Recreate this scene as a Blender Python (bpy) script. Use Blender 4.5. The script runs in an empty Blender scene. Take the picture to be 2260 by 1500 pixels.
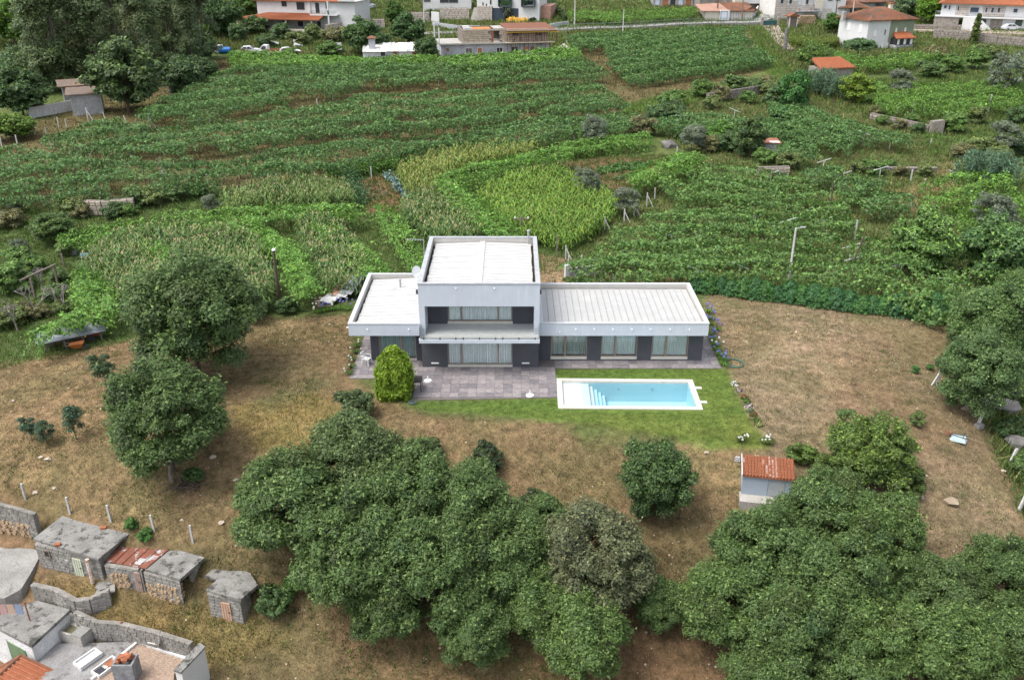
import bpy, math, random
import numpy as np
from mathutils import Vector, Matrix

S = bpy.context.scene
COL = S.collection
rnd = random.Random(7)
rng = np.random.default_rng(11)
R = math.radians
PI = math.pi

# ------------------------------------------------------------------ camera, sky, sun, exposure
CAM_F, CAM_PITCH, CAM_H = 1949.0, R(25.15), 26.7        # focal length in photo pixels (2260 wide), tilt down, height over the lawn
cam = bpy.data.cameras.new('camera')
camo = bpy.data.objects.new('camera', cam)
COL.objects.link(camo)
camo.location = (0, 0, CAM_H)
camo.rotation_euler = (PI/2 - CAM_PITCH, 0, 0)
cam.sensor_width = 36.0
cam.lens = 36.0*CAM_F/2260.0
cam.clip_start = 0.5
cam.clip_end = 1500
S.camera = camo

SUN_EL, SUN_AZ = R(62), R(-112)                           # high thin cloud: a broad soft sun from the left
world = bpy.data.worlds.new('World')
S.world = world
world.use_nodes = True
wn = world.node_tree.nodes
sky = wn.new('ShaderNodeTexSky')
sky.sky_type = 'NISHITA'
sky.sun_disc = False
sky.sun_elevation = SUN_EL
sky.sun_rotation = SUN_AZ
sky.air_density = 1.0
sky.dust_density = 3.0
bg = wn['Background']
bg.inputs['Strength'].default_value = 0.15
hs = wn.new('ShaderNodeHueSaturation')                    # thin overcast: a paler sky than the clear one
hs.inputs['Saturation'].default_value = 0.36
world.node_tree.links.new(sky.outputs['Color'], hs.inputs['Color'])
world.node_tree.links.new(hs.outputs['Color'], bg.inputs['Color'])
sl = bpy.data.lights.new('sun', 'SUN')
sl.energy = 1.35
sl.angle = R(30)
sl.color = (1.0, 0.95, 0.88)
so = bpy.data.objects.new('sun', sl)
COL.objects.link(so)
sd = Vector((math.sin(SUN_AZ)*math.cos(SUN_EL), math.cos(SUN_AZ)*math.cos(SUN_EL), math.sin(SUN_EL)))
so.rotation_euler = sd.to_track_quat('Z', 'Y').to_euler()
S.view_settings.view_transform = 'Standard'
S.view_settings.look = 'None'
S.view_settings.gamma = 1.0
S.view_settings.exposure = 1.25
S.view_settings.use_curve_mapping = False
S.cycles.max_bounces = 8
S.cycles.transparent_max_bounces = 12
S.cycles.use_denoising = True
S.cycles.sample_clamp_indirect = 4.0

# ------------------------------------------------------------------ materials
MATS = {}
def lin(r, g, b):
    f = lambda c: (c/12.92 if c <= .04045 else ((c+.055)/1.055)**2.4)
    return tuple(f(v/255.0) for v in (r, g, b))

def _base(name):
    m = bpy.data.materials.new(name)
    m.use_nodes = True
    nt = m.node_tree
    return m, nt, nt.nodes['Principled BSDF']

def _noise(nt, scale, detail=4, rough=.6, coord=None):
    n = nt.nodes.new('ShaderNodeTexNoise')
    n.inputs['Scale'].default_value = scale
    n.inputs['Detail'].default_value = detail
    n.inputs['Roughness'].default_value = rough
    if coord is None:
        g = nt.nodes.new('ShaderNodeNewGeometry')
        coord = g.outputs['Position']
    nt.links.new(coord, n.inputs['Vector'])
    return n

def _ramp(nt, a, b, src):
    r = nt.nodes.new('ShaderNodeMapRange')
    r.inputs['From Min'].default_value = a
    r.inputs['From Max'].default_value = b
    nt.links.new(src, r.inputs['Value'])
    return r.outputs['Result']

def _mix(nt, fac, a, b, mode='MIX'):
    n = nt.nodes.new('ShaderNodeMix')
    n.data_type = 'RGBA'
    n.blend_type = mode
    for s, v in ((0, fac), (6, a), (7, b)):
        if hasattr(v, 'links'):
            nt.links.new(v, n.inputs[s])
        elif s == 0:
            n.inputs[s].default_value = v
        else:
            n.inputs[s].default_value = (v[0], v[1], v[2], 1)
    return n.outputs[2]

def mat(name, c, rough=.75, c2=None, scale=2.5, lo=.35, hi=.65, var=.25, fine=14, bump=0, metal=0, spec=.4, c3=None, scale3=.8, lo3=.55, hi3=.7, stretch=None):
    """a painted, stone or metal surface: base colour c, blotched towards c2 (and c3) with a fine grain"""
    if name in MATS:
        return MATS[name]
    m, nt, p = _base(name)
    col = c
    if c2 is None:
        c2 = tuple(v*(1-var) for v in c)
    n = _noise(nt, scale)
    col = _mix(nt, _ramp(nt, lo, hi, n.outputs['Fac']), c, c2)
    if c3 is not None:
        cv_ = None
        if stretch:
            g_ = nt.nodes.new('ShaderNodeNewGeometry')
            mp_ = nt.nodes.new('ShaderNodeMapping')
            mp_.inputs['Scale'].default_value = stretch
            nt.links.new(g_.outputs['Position'], mp_.inputs['Vector'])
            cv_ = mp_.outputs['Vector']
        n3 = _noise(nt, scale3, 6, .7, cv_)
        col = _mix(nt, _ramp(nt, lo3, hi3, n3.outputs['Fac']), col, c3)
    nf = _noise(nt, fine, 2)
    col = _mix(nt, .5, col, _mix(nt, _ramp(nt, .3, .7, nf.outputs['Fac']), (.55, .55, .55), (1.45, 1.45, 1.45)), 'MULTIPLY') if var > .15 else col
    nt.links.new(col, p.inputs['Base Color'])
    p.inputs['Roughness'].default_value = rough
    p.inputs['Metallic'].default_value = metal
    p.inputs['Specular IOR Level'].default_value = spec
    if bump:
        b = nt.nodes.new('ShaderNodeBump')
        b.inputs['Strength'].default_value = bump
        b.inputs['Distance'].default_value = .05
        nt.links.new(nf.outputs['Fac'], b.inputs['Height'])
        nt.links.new(b.outputs['Normal'], p.inputs['Normal'])
    MATS[name] = m
    return m

def leafmat(name, transl=.25, rough=.55, spec=.3):
    """leaves: colour comes from the per-leaf attribute 'tint'"""
    if name in MATS:
        return MATS[name]
    m, nt, p = _base(name)
    a = nt.nodes.new('ShaderNodeAttribute')
    a.attribute_name = 'tint'
    oi = nt.nodes.new('ShaderNodeObjectInfo')
    lc = _mix(nt, 1, a.outputs['Color'], oi.outputs['Color'], 'MULTIPLY')
    nt.links.new(lc, p.inputs['Base Color'])
    p.inputs['Roughness'].default_value = rough
    p.inputs['Specular IOR Level'].default_value = spec
    if transl:
        t = nt.nodes.new('ShaderNodeBsdfTranslucent')
        nt.links.new(lc, t.inputs['Color'])
        x = nt.nodes.new('ShaderNodeMixShader')
        x.inputs[0].default_value = transl
        nt.links.new(p.outputs[0], x.inputs[1])
        nt.links.new(t.outputs[0], x.inputs[2])
        nt.links.new(x.outputs[0], nt.nodes['Material Output'].inputs['Surface'])
    MATS[name] = m
    return m

def glassmat(name, tint=(.75, .85, .88), refl=.12):
    if name in MATS:
        return MATS[name]
    m, nt, p = _base(name)
    nt.nodes.remove(p)
    tr = nt.nodes.new('ShaderNodeBsdfTransparent')
    tr.inputs['Color'].default_value = (*tint, 1)
    gl = nt.nodes.new('ShaderNodeBsdfGlossy')
    gl.inputs['Roughness'].default_value = .03
    fr = nt.nodes.new('ShaderNodeFresnel')
    fr.inputs['IOR'].default_value = 1.5
    mx = nt.nodes.new('ShaderNodeMixShader')
    ad = nt.nodes.new('ShaderNodeMath')
    ad.operation = 'ADD'
    ad.use_clamp = True
    ad.inputs[1].default_value = refl
    nt.links.new(fr.outputs[0], ad.inputs[0])
    nt.links.new(ad.outputs[0], mx.inputs[0])
    nt.links.new(tr.outputs[0], mx.inputs[1])
    nt.links.new(gl.outputs[0], mx.inputs[2])
    nt.links.new(mx.outputs[0], nt.nodes['Material Output'].inputs['Surface'])
    MATS[name] = m
    return m

# ------------------------------------------------------------------ objects
LOC = {}
def tag(o, label=None, cat=None, group=None, kind=None):
    for k, v in (('label', label), ('category', cat), ('group', group), ('kind', kind)):
        if v:
            o[k] = v
    return o

def thing(name, label, cat, loc=(0, 0, 0), rz=0, group=None):
    o = bpy.data.objects.new(name, None)
    COL.objects.link(o)
    o.empty_display_size = .2
    o.location = loc
    o.rotation_euler = (0, 0, rz)
    return tag(o, label, cat, group)

def link_mesh(name, me, parent=None, loc=None):
    o = bpy.data.objects.new(name, me)
    COL.objects.link(o)
    if parent is not None:
        o.parent = parent
    if loc is not None:
        o.location = loc
    return o

def copy_tree(o, parent=None):
    c = o.copy()
    COL.objects.link(c)
    if parent is not None:
        c.parent = parent
    for ch in o.children:
        copy_tree(ch, c)
    return c

def np_mesh(name, V, F, m, tint=None, n=4, smooth=False):
    """V (k,3), F (f,n) -> mesh datablock; tint per vertex (k,3)"""
    me = bpy.data.meshes.new(name)
    V = np.ascontiguousarray(V, np.float32)
    F = np.ascontiguousarray(F, np.int32)
    me.vertices.add(len(V))
    me.vertices.foreach_set('co', V.ravel())
    me.loops.add(F.size)
    me.loops.foreach_set('vertex_index', F.ravel())
    me.polygons.add(len(F))
    me.polygons.foreach_set('loop_start', np.arange(0, F.size, n, dtype=np.int32))
    if smooth:
        me.polygons.foreach_set('use_smooth', np.ones(len(F), dtype=bool))
    me.update(calc_edges=True)
    if tint is not None:
        a = me.attributes.new('tint', 'FLOAT_COLOR', 'POINT')
        t = np.ones((len(V), 4), np.float32)
        t[:, :3] = tint
        a.data.foreach_set('color', t.ravel())
    if m is not None:
        me.materials.append(m)
    return me

class MB:
    """collects simple solids and links them as ONE mesh object; origin is subtracted when the parent stands there"""
    def __init__(s):
        s.v, s.f = [], []
    def add(s, vs, fs):
        k = len(s.v)
        s.v += [tuple(v) for v in vs]
        s.f += [tuple(i+k for i in f) for f in fs]
        return s
    def box(s, x0, x1, y0, y1, z0, z1):
        return s.add([(x0, y0, z0), (x1, y0, z0), (x1, y1, z0), (x0, y1, z0), (x0, y0, z1), (x1, y0, z1), (x1, y1, z1), (x0, y1, z1)],
                     [(0, 3, 2, 1), (4, 5, 6, 7), (0, 1, 5, 4), (1, 2, 6, 5), (2, 3, 7, 6), (3, 0, 4, 7)])
    def cbox(s, c, size, rz=0, rx=0, ry=0):
        M = Matrix.Rotation(rz, 3, 'Z') @ Matrix.Rotation(ry, 3, 'Y') @ Matrix.Rotation(rx, 3, 'X')
        a, b, d = (v/2 for v in size)
        vs = [Vector(c) + M @ Vector(p) for p in ((-a, -b, -d), (a, -b, -d), (a, b, -d), (-a, b, -d), (-a, -b, d), (a, -b, d), (a, b, d), (-a, b, d))]
        return s.add(vs, [(0, 3, 2, 1), (4, 5, 6, 7), (0, 1, 5, 4), (1, 2, 6, 5), (2, 3, 7, 6), (3, 0, 4, 7)])
    def prism(s, poly, z0, z1):
        n = len(poly)
        h0 = z0 if hasattr(z0, '__len__') else [z0]*n
        h1 = z1 if hasattr(z1, '__len__') else [z1]*n
        vs = [(p[0], p[1], h0[i]) for i, p in enumerate(poly)] + [(p[0], p[1], h1[i]) for i, p in enumerate(poly)]
        fs = [tuple(range(n-1, -1, -1)), tuple(range(n, 2*n))] + [(i, (i+1) % n, n+(i+1) % n, n+i) for i in range(n)]
        return s.add(vs, fs)
    def bar(s, a, b, w, h=None):
        """square bar from a to b"""
        h = h or w
        a, b = Vector(a), Vector(b)
        d = (b-a).normalized()
        u = d.cross(Vector((0, 0, 1)))
        u = Vector((1, 0, 0)) if u.length < 1e-4 else u.normalized()
        w_ = u.cross(d).normalized()
        vs = [p + u*(i*w/2) + w_*(j*h/2) for p in (a, b) for i, j in ((-1, -1), (1, -1), (1, 1), (-1, 1))]
        return s.add(vs, [(3, 2, 1, 0), (4, 5, 6, 7), (0, 1, 5, 4), (1, 2, 6, 5), (2, 3, 7, 6), (3, 0, 4, 7)])
    def cone(s, a, b, r0, r1, n=8):
        a, b = Vector(a), Vector(b)
        d = (b-a).normalized()
        u = d.cross(Vector((0, 0, 1)))
        u = Vector((1, 0, 0)) if u.length < 1e-4 else u.normalized()
        w = d.cross(u).normalized()
        vs = [p + (u*math.cos(2*PI*i/n) + w*math.sin(2*PI*i/n))*r for p, r in ((a, r0), (b, r1)) for i in range(n)]
        return s.add(vs, [tuple(range(n-1, -1, -1)), tuple(range(n, 2*n))] + [(i, (i+1) % n, n+(i+1) % n, n+i) for i in range(n)])
    def path(s, pts, r, n=5, r1=None):
        r1 = r if r1 is None else r1
        k = len(pts)-1
        for i in range(k):
            s.cone(pts[i], pts[i+1], r+(r1-r)*i/k, r+(r1-r)*(i+1)/k, n)
        return s
    def quad(s, a, b, c, d):
        return s.add([a, b, c, d], [(0, 1, 2, 3)])
    def mesh(s, name, m=None, off=(0, 0, 0)):
        me = bpy.data.meshes.new(name)
        me.from_pydata([(x-off[0], y-off[1], z-off[2]) for x, y, z in s.v], [], s.f)
        me.update()
        if m is not None:
            me.materials.append(m)
        return me
    def build(s, name, m, parent=None, off=(0, 0, 0), label=None, cat=None, group=None, kind=None):
        o = link_mesh(name, s.mesh(name, m, off if parent is not None else (0, 0, 0)), parent)
        if parent is None:
            o.location = off                  # a thing of one mesh is modelled round its own foot
        return tag(o, label, cat, group, kind)

# ------------------------------------------------------------------ noise and leaf cards (numpy)
_perm = np.random.default_rng(3).random((256, 256))
def vnoise(x, y, sc, seed=0):
    x = np.asarray(x)/sc + seed*17.3
    y = np.asarray(y)/sc + seed*9.7
    xi, yi = np.floor(x).astype(int), np.floor(y).astype(int)
    fx, fy = x-xi, y-yi
    fx = fx*fx*(3-2*fx)
    fy = fy*fy*(3-2*fy)
    g = lambda i, j: _perm[i & 255, j & 255]
    return (g(xi, yi)*(1-fx)+g(xi+1, yi)*fx)*(1-fy) + (g(xi, yi+1)*(1-fx)+g(xi+1, yi+1)*fx)*fy
def fbm(x, y, sc, seed=0, o=4):
    t, a, k = 0, .5, 0
    for i in range(o):
        t = t + a*vnoise(x, y, sc/2**i, seed+i*3)
        k += a
        a *= .55
    return t/k

def unit(a):
    return a/np.maximum(np.linalg.norm(a, axis=-1, keepdims=True), 1e-9)

def cards(P, N, L, W, T, fold=.25):
    """leaf cards: one pointed triangle per leaf at P facing N, length L, width W, colour T -> V, F, tint"""
    k = len(P)
    N = unit(N)
    t = unit(np.cross(N, rng.normal(size=(k, 3))))
    b = np.cross(N, t)
    L = np.broadcast_to(np.asarray(L, float), (k,))[:, None]
    W = np.broadcast_to(np.asarray(W, float), (k,))[:, None]
    V = np.stack([P - t*L*.4 + b*W*.62, P + t*L*.75, P - t*L*.4 - b*W*.62], 1).reshape(-1, 3)
    return V, np.arange(3*k).reshape(-1, 3), np.repeat(T, 3, 0)

def tint_var(base, k, v=.25, warm=.1):
    """k colours around base"""
    base = np.broadcast_to(np.asarray(base, float), (k, 3))
    s = np.exp(rng.normal(0, v, (k, 1)))
    w = rng.normal(0, warm, (k, 1))
    return np.clip(base*s*np.concatenate([1+w, 1+w*.2, 1-w*.6], 1), .003, .95)
# ------------------------------------------------------------------ terrain
_cp, _sp = math.cos(CAM_PITCH), math.sin(CAM_PITCH)
def rays(px, py):
    u = (np.asarray(px, float)-1130)/CAM_F
    v = (np.asarray(py, float)-750)/CAM_F
    return np.stack([u, _cp-v*_sp, -_sp-v*_cp], -1)
def atz(px, py, z=0.0):
    d = rays(px, py)
    t = (np.asarray(z)-CAM_H)/d[..., 2]
    return np.array([0, 0, CAM_H]) + d*t[..., None]

CTRL = [(900,900,0),(1230,900,0),(1560,900,0),(1700,700,0),(1550,650,0),(800,700,0),(700,760,0),(1300,940,-.1),
 (1900,720,0),(2100,715,-.3),(1700,900,-.2),(1900,880,-.4),(2080,900,-1),(1700,1000,-.9),(1690,1090,-1.9),
 (1300,980,-.6),(1000,980,-.6),(700,980,-.5),(500,980,-.4),(1300,1050,-1.5),(1000,1100,-2.2),(1500,1150,-3),(700,1200,-3.1),
 (900,1300,-4.2),(1300,1300,-4.4),(1480,1300,-4.6),(900,1420,-5.5),(1100,1500,-6.2),(600,1400,-5.5),(1400,1500,-6.5),(1700,1450,-6),(2000,1450,-5.5),(2250,1450,-5),
 (2000,1250,-3.2),(2100,1100,-1.9),(2200,1130,-2.4),(2260,1250,-3.6),(2260,1000,-3.2),(2250,880,-3),
 (400,950,-.3),(200,900,-.7),(0,900,-1.2),(60,780,-1.2),(280,760,-.6),(560,710,-.1),(300,1060,-1.4),(100,1050,-1.8),(0,1060,-2),(300,1190,-2.9),(100,1125,-2.6),(450,1230,-3.4),
 (200,1290,-4.6),(400,1330,-4.9),(520,1375,-5.3),(330,1400,-5.5),(30,1260,-4.9),(480,1480,-6.6),(150,1390,-6.2),(300,1500,-8.2),(100,1500,-8.5),
 (100,740,-2.4),(180,690,-2.1),(0,700,-2.8),(150,600,-1.6),(300,600,-1.5),(500,600,-1),(650,640,-.6),(50,520,-1.2),(300,500,-.8),(600,480,-.3),(0,450,-.2),(250,440,.3),(600,390,.8),
 (0,350,1),(400,345,1.4),(800,300,1.6),(0,290,1.6),(300,250,2.2),(700,210,2.8),(100,210,2.5),(500,130,3.8),(900,140,3.8),(1200,115,4.2),(200,100,4),(0,100,4.5),
 (500,60,5.5),(700,80,5),(1000,40,6.5),(1300,60,6),(1600,45,6.5),(0,30,7.5),(700,10,8),(1000,0,9),(1600,5,9.5),
 (900,560,-.2),(1000,500,.2),(1200,600,0),(1240,590,0),(1000,400,.8),(1200,350,1.2),(1300,300,1.6),
 (1300,520,.2),(1600,520,.1),(1900,580,-.4),(2100,640,-.8),(2250,600,-1.2),(2250,760,-2),(1600,400,1),(1900,400,.9),(2200,400,.4),(1500,250,2.2),(1900,250,2.2),(2200,250,2),
 (1700,150,3.6),(2000,150,3.4),(2250,150,3.6),(1900,105,4.2),(2250,95,5),(2200,65,6),(1900,60,5.5),(2200,20,8)]
_c = np.array(CTRL, float)
_w = atz(_c[:, 0], _c[:, 1], _c[:, 2])
far = [(-240,330,28),(0,340,24),(240,330,28),(-130,20,-10),(130,20,-9),(0,5,-12),(-240,120,6),(240,120,4),(-60,10,-12),(60,10,-10),(-120,60,-1),(120,60,-5)]
_w = np.vstack([_w, np.array(far, float)])
def _tps(d2):
    return np.where(d2 > 0, d2*np.log(np.maximum(d2, 1e-9)), 0)
_q = _w[:, :2]/100.0
_n = len(_q)
_A = np.zeros((_n+3, _n+3))
_A[:_n, :_n] = _tps(((_q[:, None]-_q[None])**2).sum(-1)) + np.eye(_n)*2e-3
_A[:_n, _n:] = np.c_[np.ones(_n), _q]
_A[_n:, :_n] = _A[:_n, _n:].T
_sol = np.linalg.solve(_A, np.r_[_w[:, 2], 0, 0, 0])
def tps_z(x, y):
    x, y = np.asarray(x, float), np.asarray(y, float)
    out = np.empty(x.size)
    q = np.c_[x.ravel(), y.ravel()]/100.0
    for i in range(0, len(q), 4000):
        b = q[i:i+4000]
        out[i:i+4000] = _tps(((b[:, None]-_q[None])**2).sum(-1)) @ _sol[:_n] + np.c_[np.ones(len(b)), b] @ _sol[_n:]
    return out.reshape(x.shape)

def _lines(a, b, step, fixed=()):
    v = list(np.arange(a, b, step))
    for f in fixed:
        v = [t for t in v if abs(t-f) > step*.45]
        v.append(f)
    return sorted(v)
xs = _lines(-34, 36, .4, (3.0, 11.5))
while xs[-1] < 250:
    xs.append(xs[-1] + .4 + (xs[-1]-35)*.035)
xs = [-x for x in []] + xs
l = xs[0]
left = []
while l > -250:
    l -= .4 + (-l-33)*.035
    left.append(l)
xs = np.array(left[::-1] + xs)
ys = _lines(6, 70, .4, (47.1, 50.68))
while ys[-1] < 340:
    ys.append(ys[-1] + .42 + (ys[-1]-70)*.014)
ys = np.array(ys)
GX, GY = np.meshgrid(xs, ys)
GZ = tps_z(GX, GY)
# small unevenness everywhere, dead level under the house, its terrace and its lawn
GZ += (fbm(GX, GY, 7, 1)-.5)*.5 + (fbm(GX, GY, 1.6, 2)-.5)*.16*np.clip((150-GY)/80, .3, 1)
def sd_rect(x, y, x0, x1, y0, y1):
    return np.hypot(np.maximum(np.maximum(x0-x, x-x1), 0), np.maximum(np.maximum(y0-y, y-y1), 0))
_d = np.minimum.reduce([sd_rect(GX, GY, -11.5, 14.8, 50, 63.5), sd_rect(GX, GY, -8, 14, 46.0, 52)])
_k = np.clip(_d/4.0, 0, 1)
_k = _k*_k*(3-2*_k)
GZ = GZ*_k - .012*(1-_k)
# terraces of the vineyard: the slope climbs in low steps
def gz(x, y):
    x, y = np.asarray(x, float), np.asarray(y, float)
    i = np.clip(np.searchsorted(xs, x)-1, 0, len(xs)-2)
    j = np.clip(np.searchsorted(ys, y)-1, 0, len(ys)-2)
    fx = np.clip((x-xs[i])/(xs[i+1]-xs[i]), 0, 1)
    fy = np.clip((y-ys[j])/(ys[j+1]-ys[j]), 0, 1)
    return (GZ[j, i]*(1-fx)+GZ[j, i+1]*fx)*(1-fy) + (GZ[j+1, i]*(1-fx)+GZ[j+1, i+1]*fx)*fy

def hits(px, py, dz=0.0):
    """where the sight line of a photo point meets the terrain raised by dz"""
    d = rays(px, py).reshape(-1, 3)
    dz = np.broadcast_to(np.asarray(dz, float), (len(d),))
    t = np.full(len(d), 18.0)
    o = np.array([0, 0, CAM_H])
    done = np.zeros(len(d), bool)
    for _ in range(900):
        p = o + d*t[:, None]
        h = p[:, 2]-gz(p[:, 0], p[:, 1])-dz
        done |= h < .02
        if done.all():
            break
        t = np.where(done, t, t + np.maximum(h*.45, .03))
        t = np.minimum(t, 420)
    return o + d*t[:, None]
def hit(px, py, dz=0.0):
    p = hits([px], [py], dz)[0]
    return Vector((p[0], p[1], p[2]-dz))
def ppm(p):
    """photo pixels per metre at a point"""
    return CAM_F/(p[1]*_cp-(p[2]-CAM_H)*_sp)
def wpoly(pts, dz=0.0):
    a = np.array(pts, float)
    return hits(a[:, 0], a[:, 1], dz)[:, :2]
def sdist(x, y, poly):
    """signed distance to a polygon, negative inside"""
    x, y = np.asarray(x, float), np.asarray(y, float)
    d = np.full(x.shape, 1e9)
    ins = np.zeros(x.shape, bool)
    n = len(poly)
    for i in range(n):
        a, b = poly[i], poly[(i+1) % n]
        ex, ey = b[0]-a[0], b[1]-a[1]
        t = np.clip(((x-a[0])*ex+(y-a[1])*ey)/(ex*ex+ey*ey+1e-12), 0, 1)
        d = np.minimum(d, np.hypot(x-a[0]-t*ex, y-a[1]-t*ey))
        c = ((a[1] > y) != (b[1] > y))
        with np.errstate(divide='ignore', invalid='ignore'):
            xi = ex*(y-a[1])/(ey if ey != 0 else 1e-12)+a[0]
        ins ^= c & (x < xi)
    return np.where(ins, -d, d)
def scatter(poly, density, dens_noise=None):
    lo, hi = poly.min(0), poly.max(0)
    k = int((hi-lo).prod()*density)
    q = rng.random((k, 2))*(hi-lo)+lo
    q = q[sdist(q[:, 0], q[:, 1], poly) < 0]
    return q

# ground cover zones: what grows or lies there (photo outlines carried onto the terrain)
DRY = (.176, .127, .069)
DRY2 = (.16, .108, .056)
GRASS = (.085, .118, .032)
GREENW = (.06, .10, .028)
SOIL = (.135, .075, .045)
EARTH = (.25, .165, .095)
ZONES = [   # (outline in photo pixels, colour, edge softness in m, strength)
 ('fore', [(-400,1000),(300,1000),(2260,1000),(2600,1100),(2600,1900),(-800,1900)], (.165,.112,.066), 2, 1),
 ('vine', [(-60,300),(60,280),(260,200),(480,130),(1300,95),(1660,55),(1720,150),(1380,240),(1300,300),(1000,330),(880,350),(650,400),(0,470),(-200,470)], (.105,.085,.042), 2.5, .95),
 ('field', [(-200,470),(250,450),(620,420),(880,350),(1300,330),(1550,350),(1420,440),(1330,520),(1230,600),(800,640),(660,690),(560,700),(430,690),(280,755),(100,790),(-100,840),(-300,700)], (.062,.096,.03), 2.0, .95),
 ('rvine', [(1380,250),(1720,170),(1900,230),(2040,310),(2100,420),(2040,480),(2300,560),(2400,760),(2110,715),(1550,630),(1290,610),(1250,560),(1400,440),(1540,350)], (.08,.10,.036), 2.5, .9),
 ('rgreen', [(1740,190),(2300,140),(2400,560),(2100,480),(2120,400),(2000,290)], (.062,.105,.03), 2.5, .9),
 ('town', [(-80,110),(480,110),(820,140),(1280,110),(1650,60),(1750,180),(2300,120),(2400,-30),(-150,-30)], (.085,.11,.04), 2, .75),
 ('drypatch', [(2000,420),(2110,330),(2130,440),(2030,480),(1900,480)], (.2,.145,.075), 1.5, .8),
 ('terrstrips', [(1680,430),(1760,395),(2080,420),(1900,440),(1700,470)], (.15,.115,.055), 1.5, .6),
 ('path', [(1650,60),(1700,62),(1745,150),(1760,195),(1700,190),(1520,230),(1380,252),(1370,232),(1500,205),(1690,170),(1690,140)], (.10,.165,.045), .8, .95),
 ('behind', [(1190,560),(1260,575),(1250,620),(1350,622),(1340,600),(1530,612),(1550,640),(1190,660)], (.27,.185,.115), .8, .8),
 ('soilA', [(786,400),(860,385),(905,440),(880,470),(820,468)], (.16,.082,.05), .5, 1),
 ('soilB', [(1250,360),(1330,345),(1470,350),(1440,400),(1360,420),(1310,395)], (.15,.085,.055), .6, 1),
 ('knoll', [(-200,840),(60,790),(280,752),(420,700),(560,700),(790,690),(780,840),(900,900),(1250,960),(1500,990),(1700,1000),(1660,1300),(1200,1290),(800,1290),(450,1200),(300,1180),(130,1120),(-200,1050)], DRY, .9, 1),
 ('slopes', [(450,1200),(900,1290),(1480,1200),(1660,1250),(2260,1200),(2300,1600),(400,1600),(350,1400)], (.145,.10,.058), 1.5, .95),
 ('ryard', [(1560,640),(1800,665),(2105,715),(2130,800),(2160,920),(2210,1010),(2260,1120),(2260,1300),(2000,1260),(1700,1000),(1650,920),(1600,820),(1560,720)], (.19,.145,.088), .8, 1),
 ('edgeright', [(2140,800),(2400,760),(2400,1150),(2270,1150),(2200,1000)], (.06,.075,.028), .8, .9),
 ('yellow', [(520,900),(700,860),(760,900),(700,1010),(560,1000)], (.215,.17,.06), 1.5, .6),
 ('mossy', [(560,880),(700,820),(740,850),(600,900)], (.12,.12,.055), 1, .7),
 ('pens', [(60,1270),(250,1300),(560,1370),(620,1420),(480,1480),(300,1440),(80,1330)], (.19,.14,.06), 1.0, .8),
 ('pathright', [(1720,660),(1880,680),(1880,920),(1690,980),(1640,880)], (.25,.19,.13), 1.5, .5),
 ('lawn', [(900,888),(1227,880),(1229,812),(1606,812),(1625,870),(1650,915),(1672,950),(1700,985),(1600,985),(1480,968),(1380,952),(1240,928),(1080,913),(960,908),(905,897)], (.088,.142,.031), .35, 1),
]
ZP = {}
tint = np.empty(GX.shape + (3,))
b0 = fbm(GX, GY, 5, 5)[..., None]
tint[:] = np.array(GREENW)*(1-b0) + np.array((.10, .11, .04))*b0
wob = (fbm(GX, GY, 3.0, 8)-.5)
for nm, pts, colr, soft, stren in ZONES:
    P = wpoly(pts)
    ZP[nm] = P
    d = sdist(GX, GY, P) + wob*soft*2.5
    w = np.clip(.5-d/soft, 0, 1)*stren
    tint = tint*(1-w[..., None]) + np.array(colr)*w[..., None]
# faint mowing lines across the dry slopes
mow = .5+.5*np.sin((GY+.12*GX+3*fbm(GX, GY, 9, 61))*2*PI/1.7)
mw = (GY < 66)*np.clip((fbm(GX, GY, 8, 63)-.42)*5, 0, 1)
tint = tint*(1+(.26*mw*(mow-.5))[..., None])
# blotches: greener and paler patches in the dry grass, yellower in the lawn
inl = sdist(GX, GY, ZP['lawn']) < 0
g1 = np.clip((fbm(GX, GY, 5, 21)-.46)*5, 0, 1)[..., None]*(~inl)[..., None]
tint = tint*(1-g1*.3) + np.array((.092, .108, .04))*g1*.3
g2 = np.clip((fbm(GX, GY, 2.2, 25)-.55)*6, 0, 1)[..., None]*(~inl)[..., None]
tint = tint*(1+g2*.25)
red = np.clip((fbm(GX, GY, 9, 35)-.45)*4, 0, 1)[..., None]*(~inl)[..., None]*((GY < 60)[..., None])
tint = tint*(1-red*np.array((.05, .12, .14)))
g3 = np.clip((fbm(GX, GY, 3.5, 29)-.48)*5, 0, 1)[..., None]*inl[..., None]
tint = tint*(1-g3*.25) + np.array((.14, .155, .035))*g3*.25
lawn_far = np.clip((47.5-GY)/2.5, 0, 1)*np.clip(1-np.abs(sdist(GX, GY, ZP['lawn'])+1)/2, 0, 1)
tint = tint*(1-.35*(lawn_far*inl)[..., None]) + np.array((.17, .15, .045))*.35*(lawn_far*inl)[..., None]

nx, ny = len(xs), len(ys)
V = np.stack([GX, GY, GZ], -1).reshape(-1, 3)
ii = np.arange(nx*ny).reshape(ny, nx)
F = np.stack([ii[:-1, :-1], ii[:-1, 1:], ii[1:, 1:], ii[1:, :-1]], -1).reshape(-1, 4)
cxm, cym = V[F, 0].mean(1), V[F, 1].mean(1)
F = F[~((cxm > 3.0) & (cxm < 11.5) & (cym > 47.1) & (cym < 50.68))]        # the pool is a real hole in the ground

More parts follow.
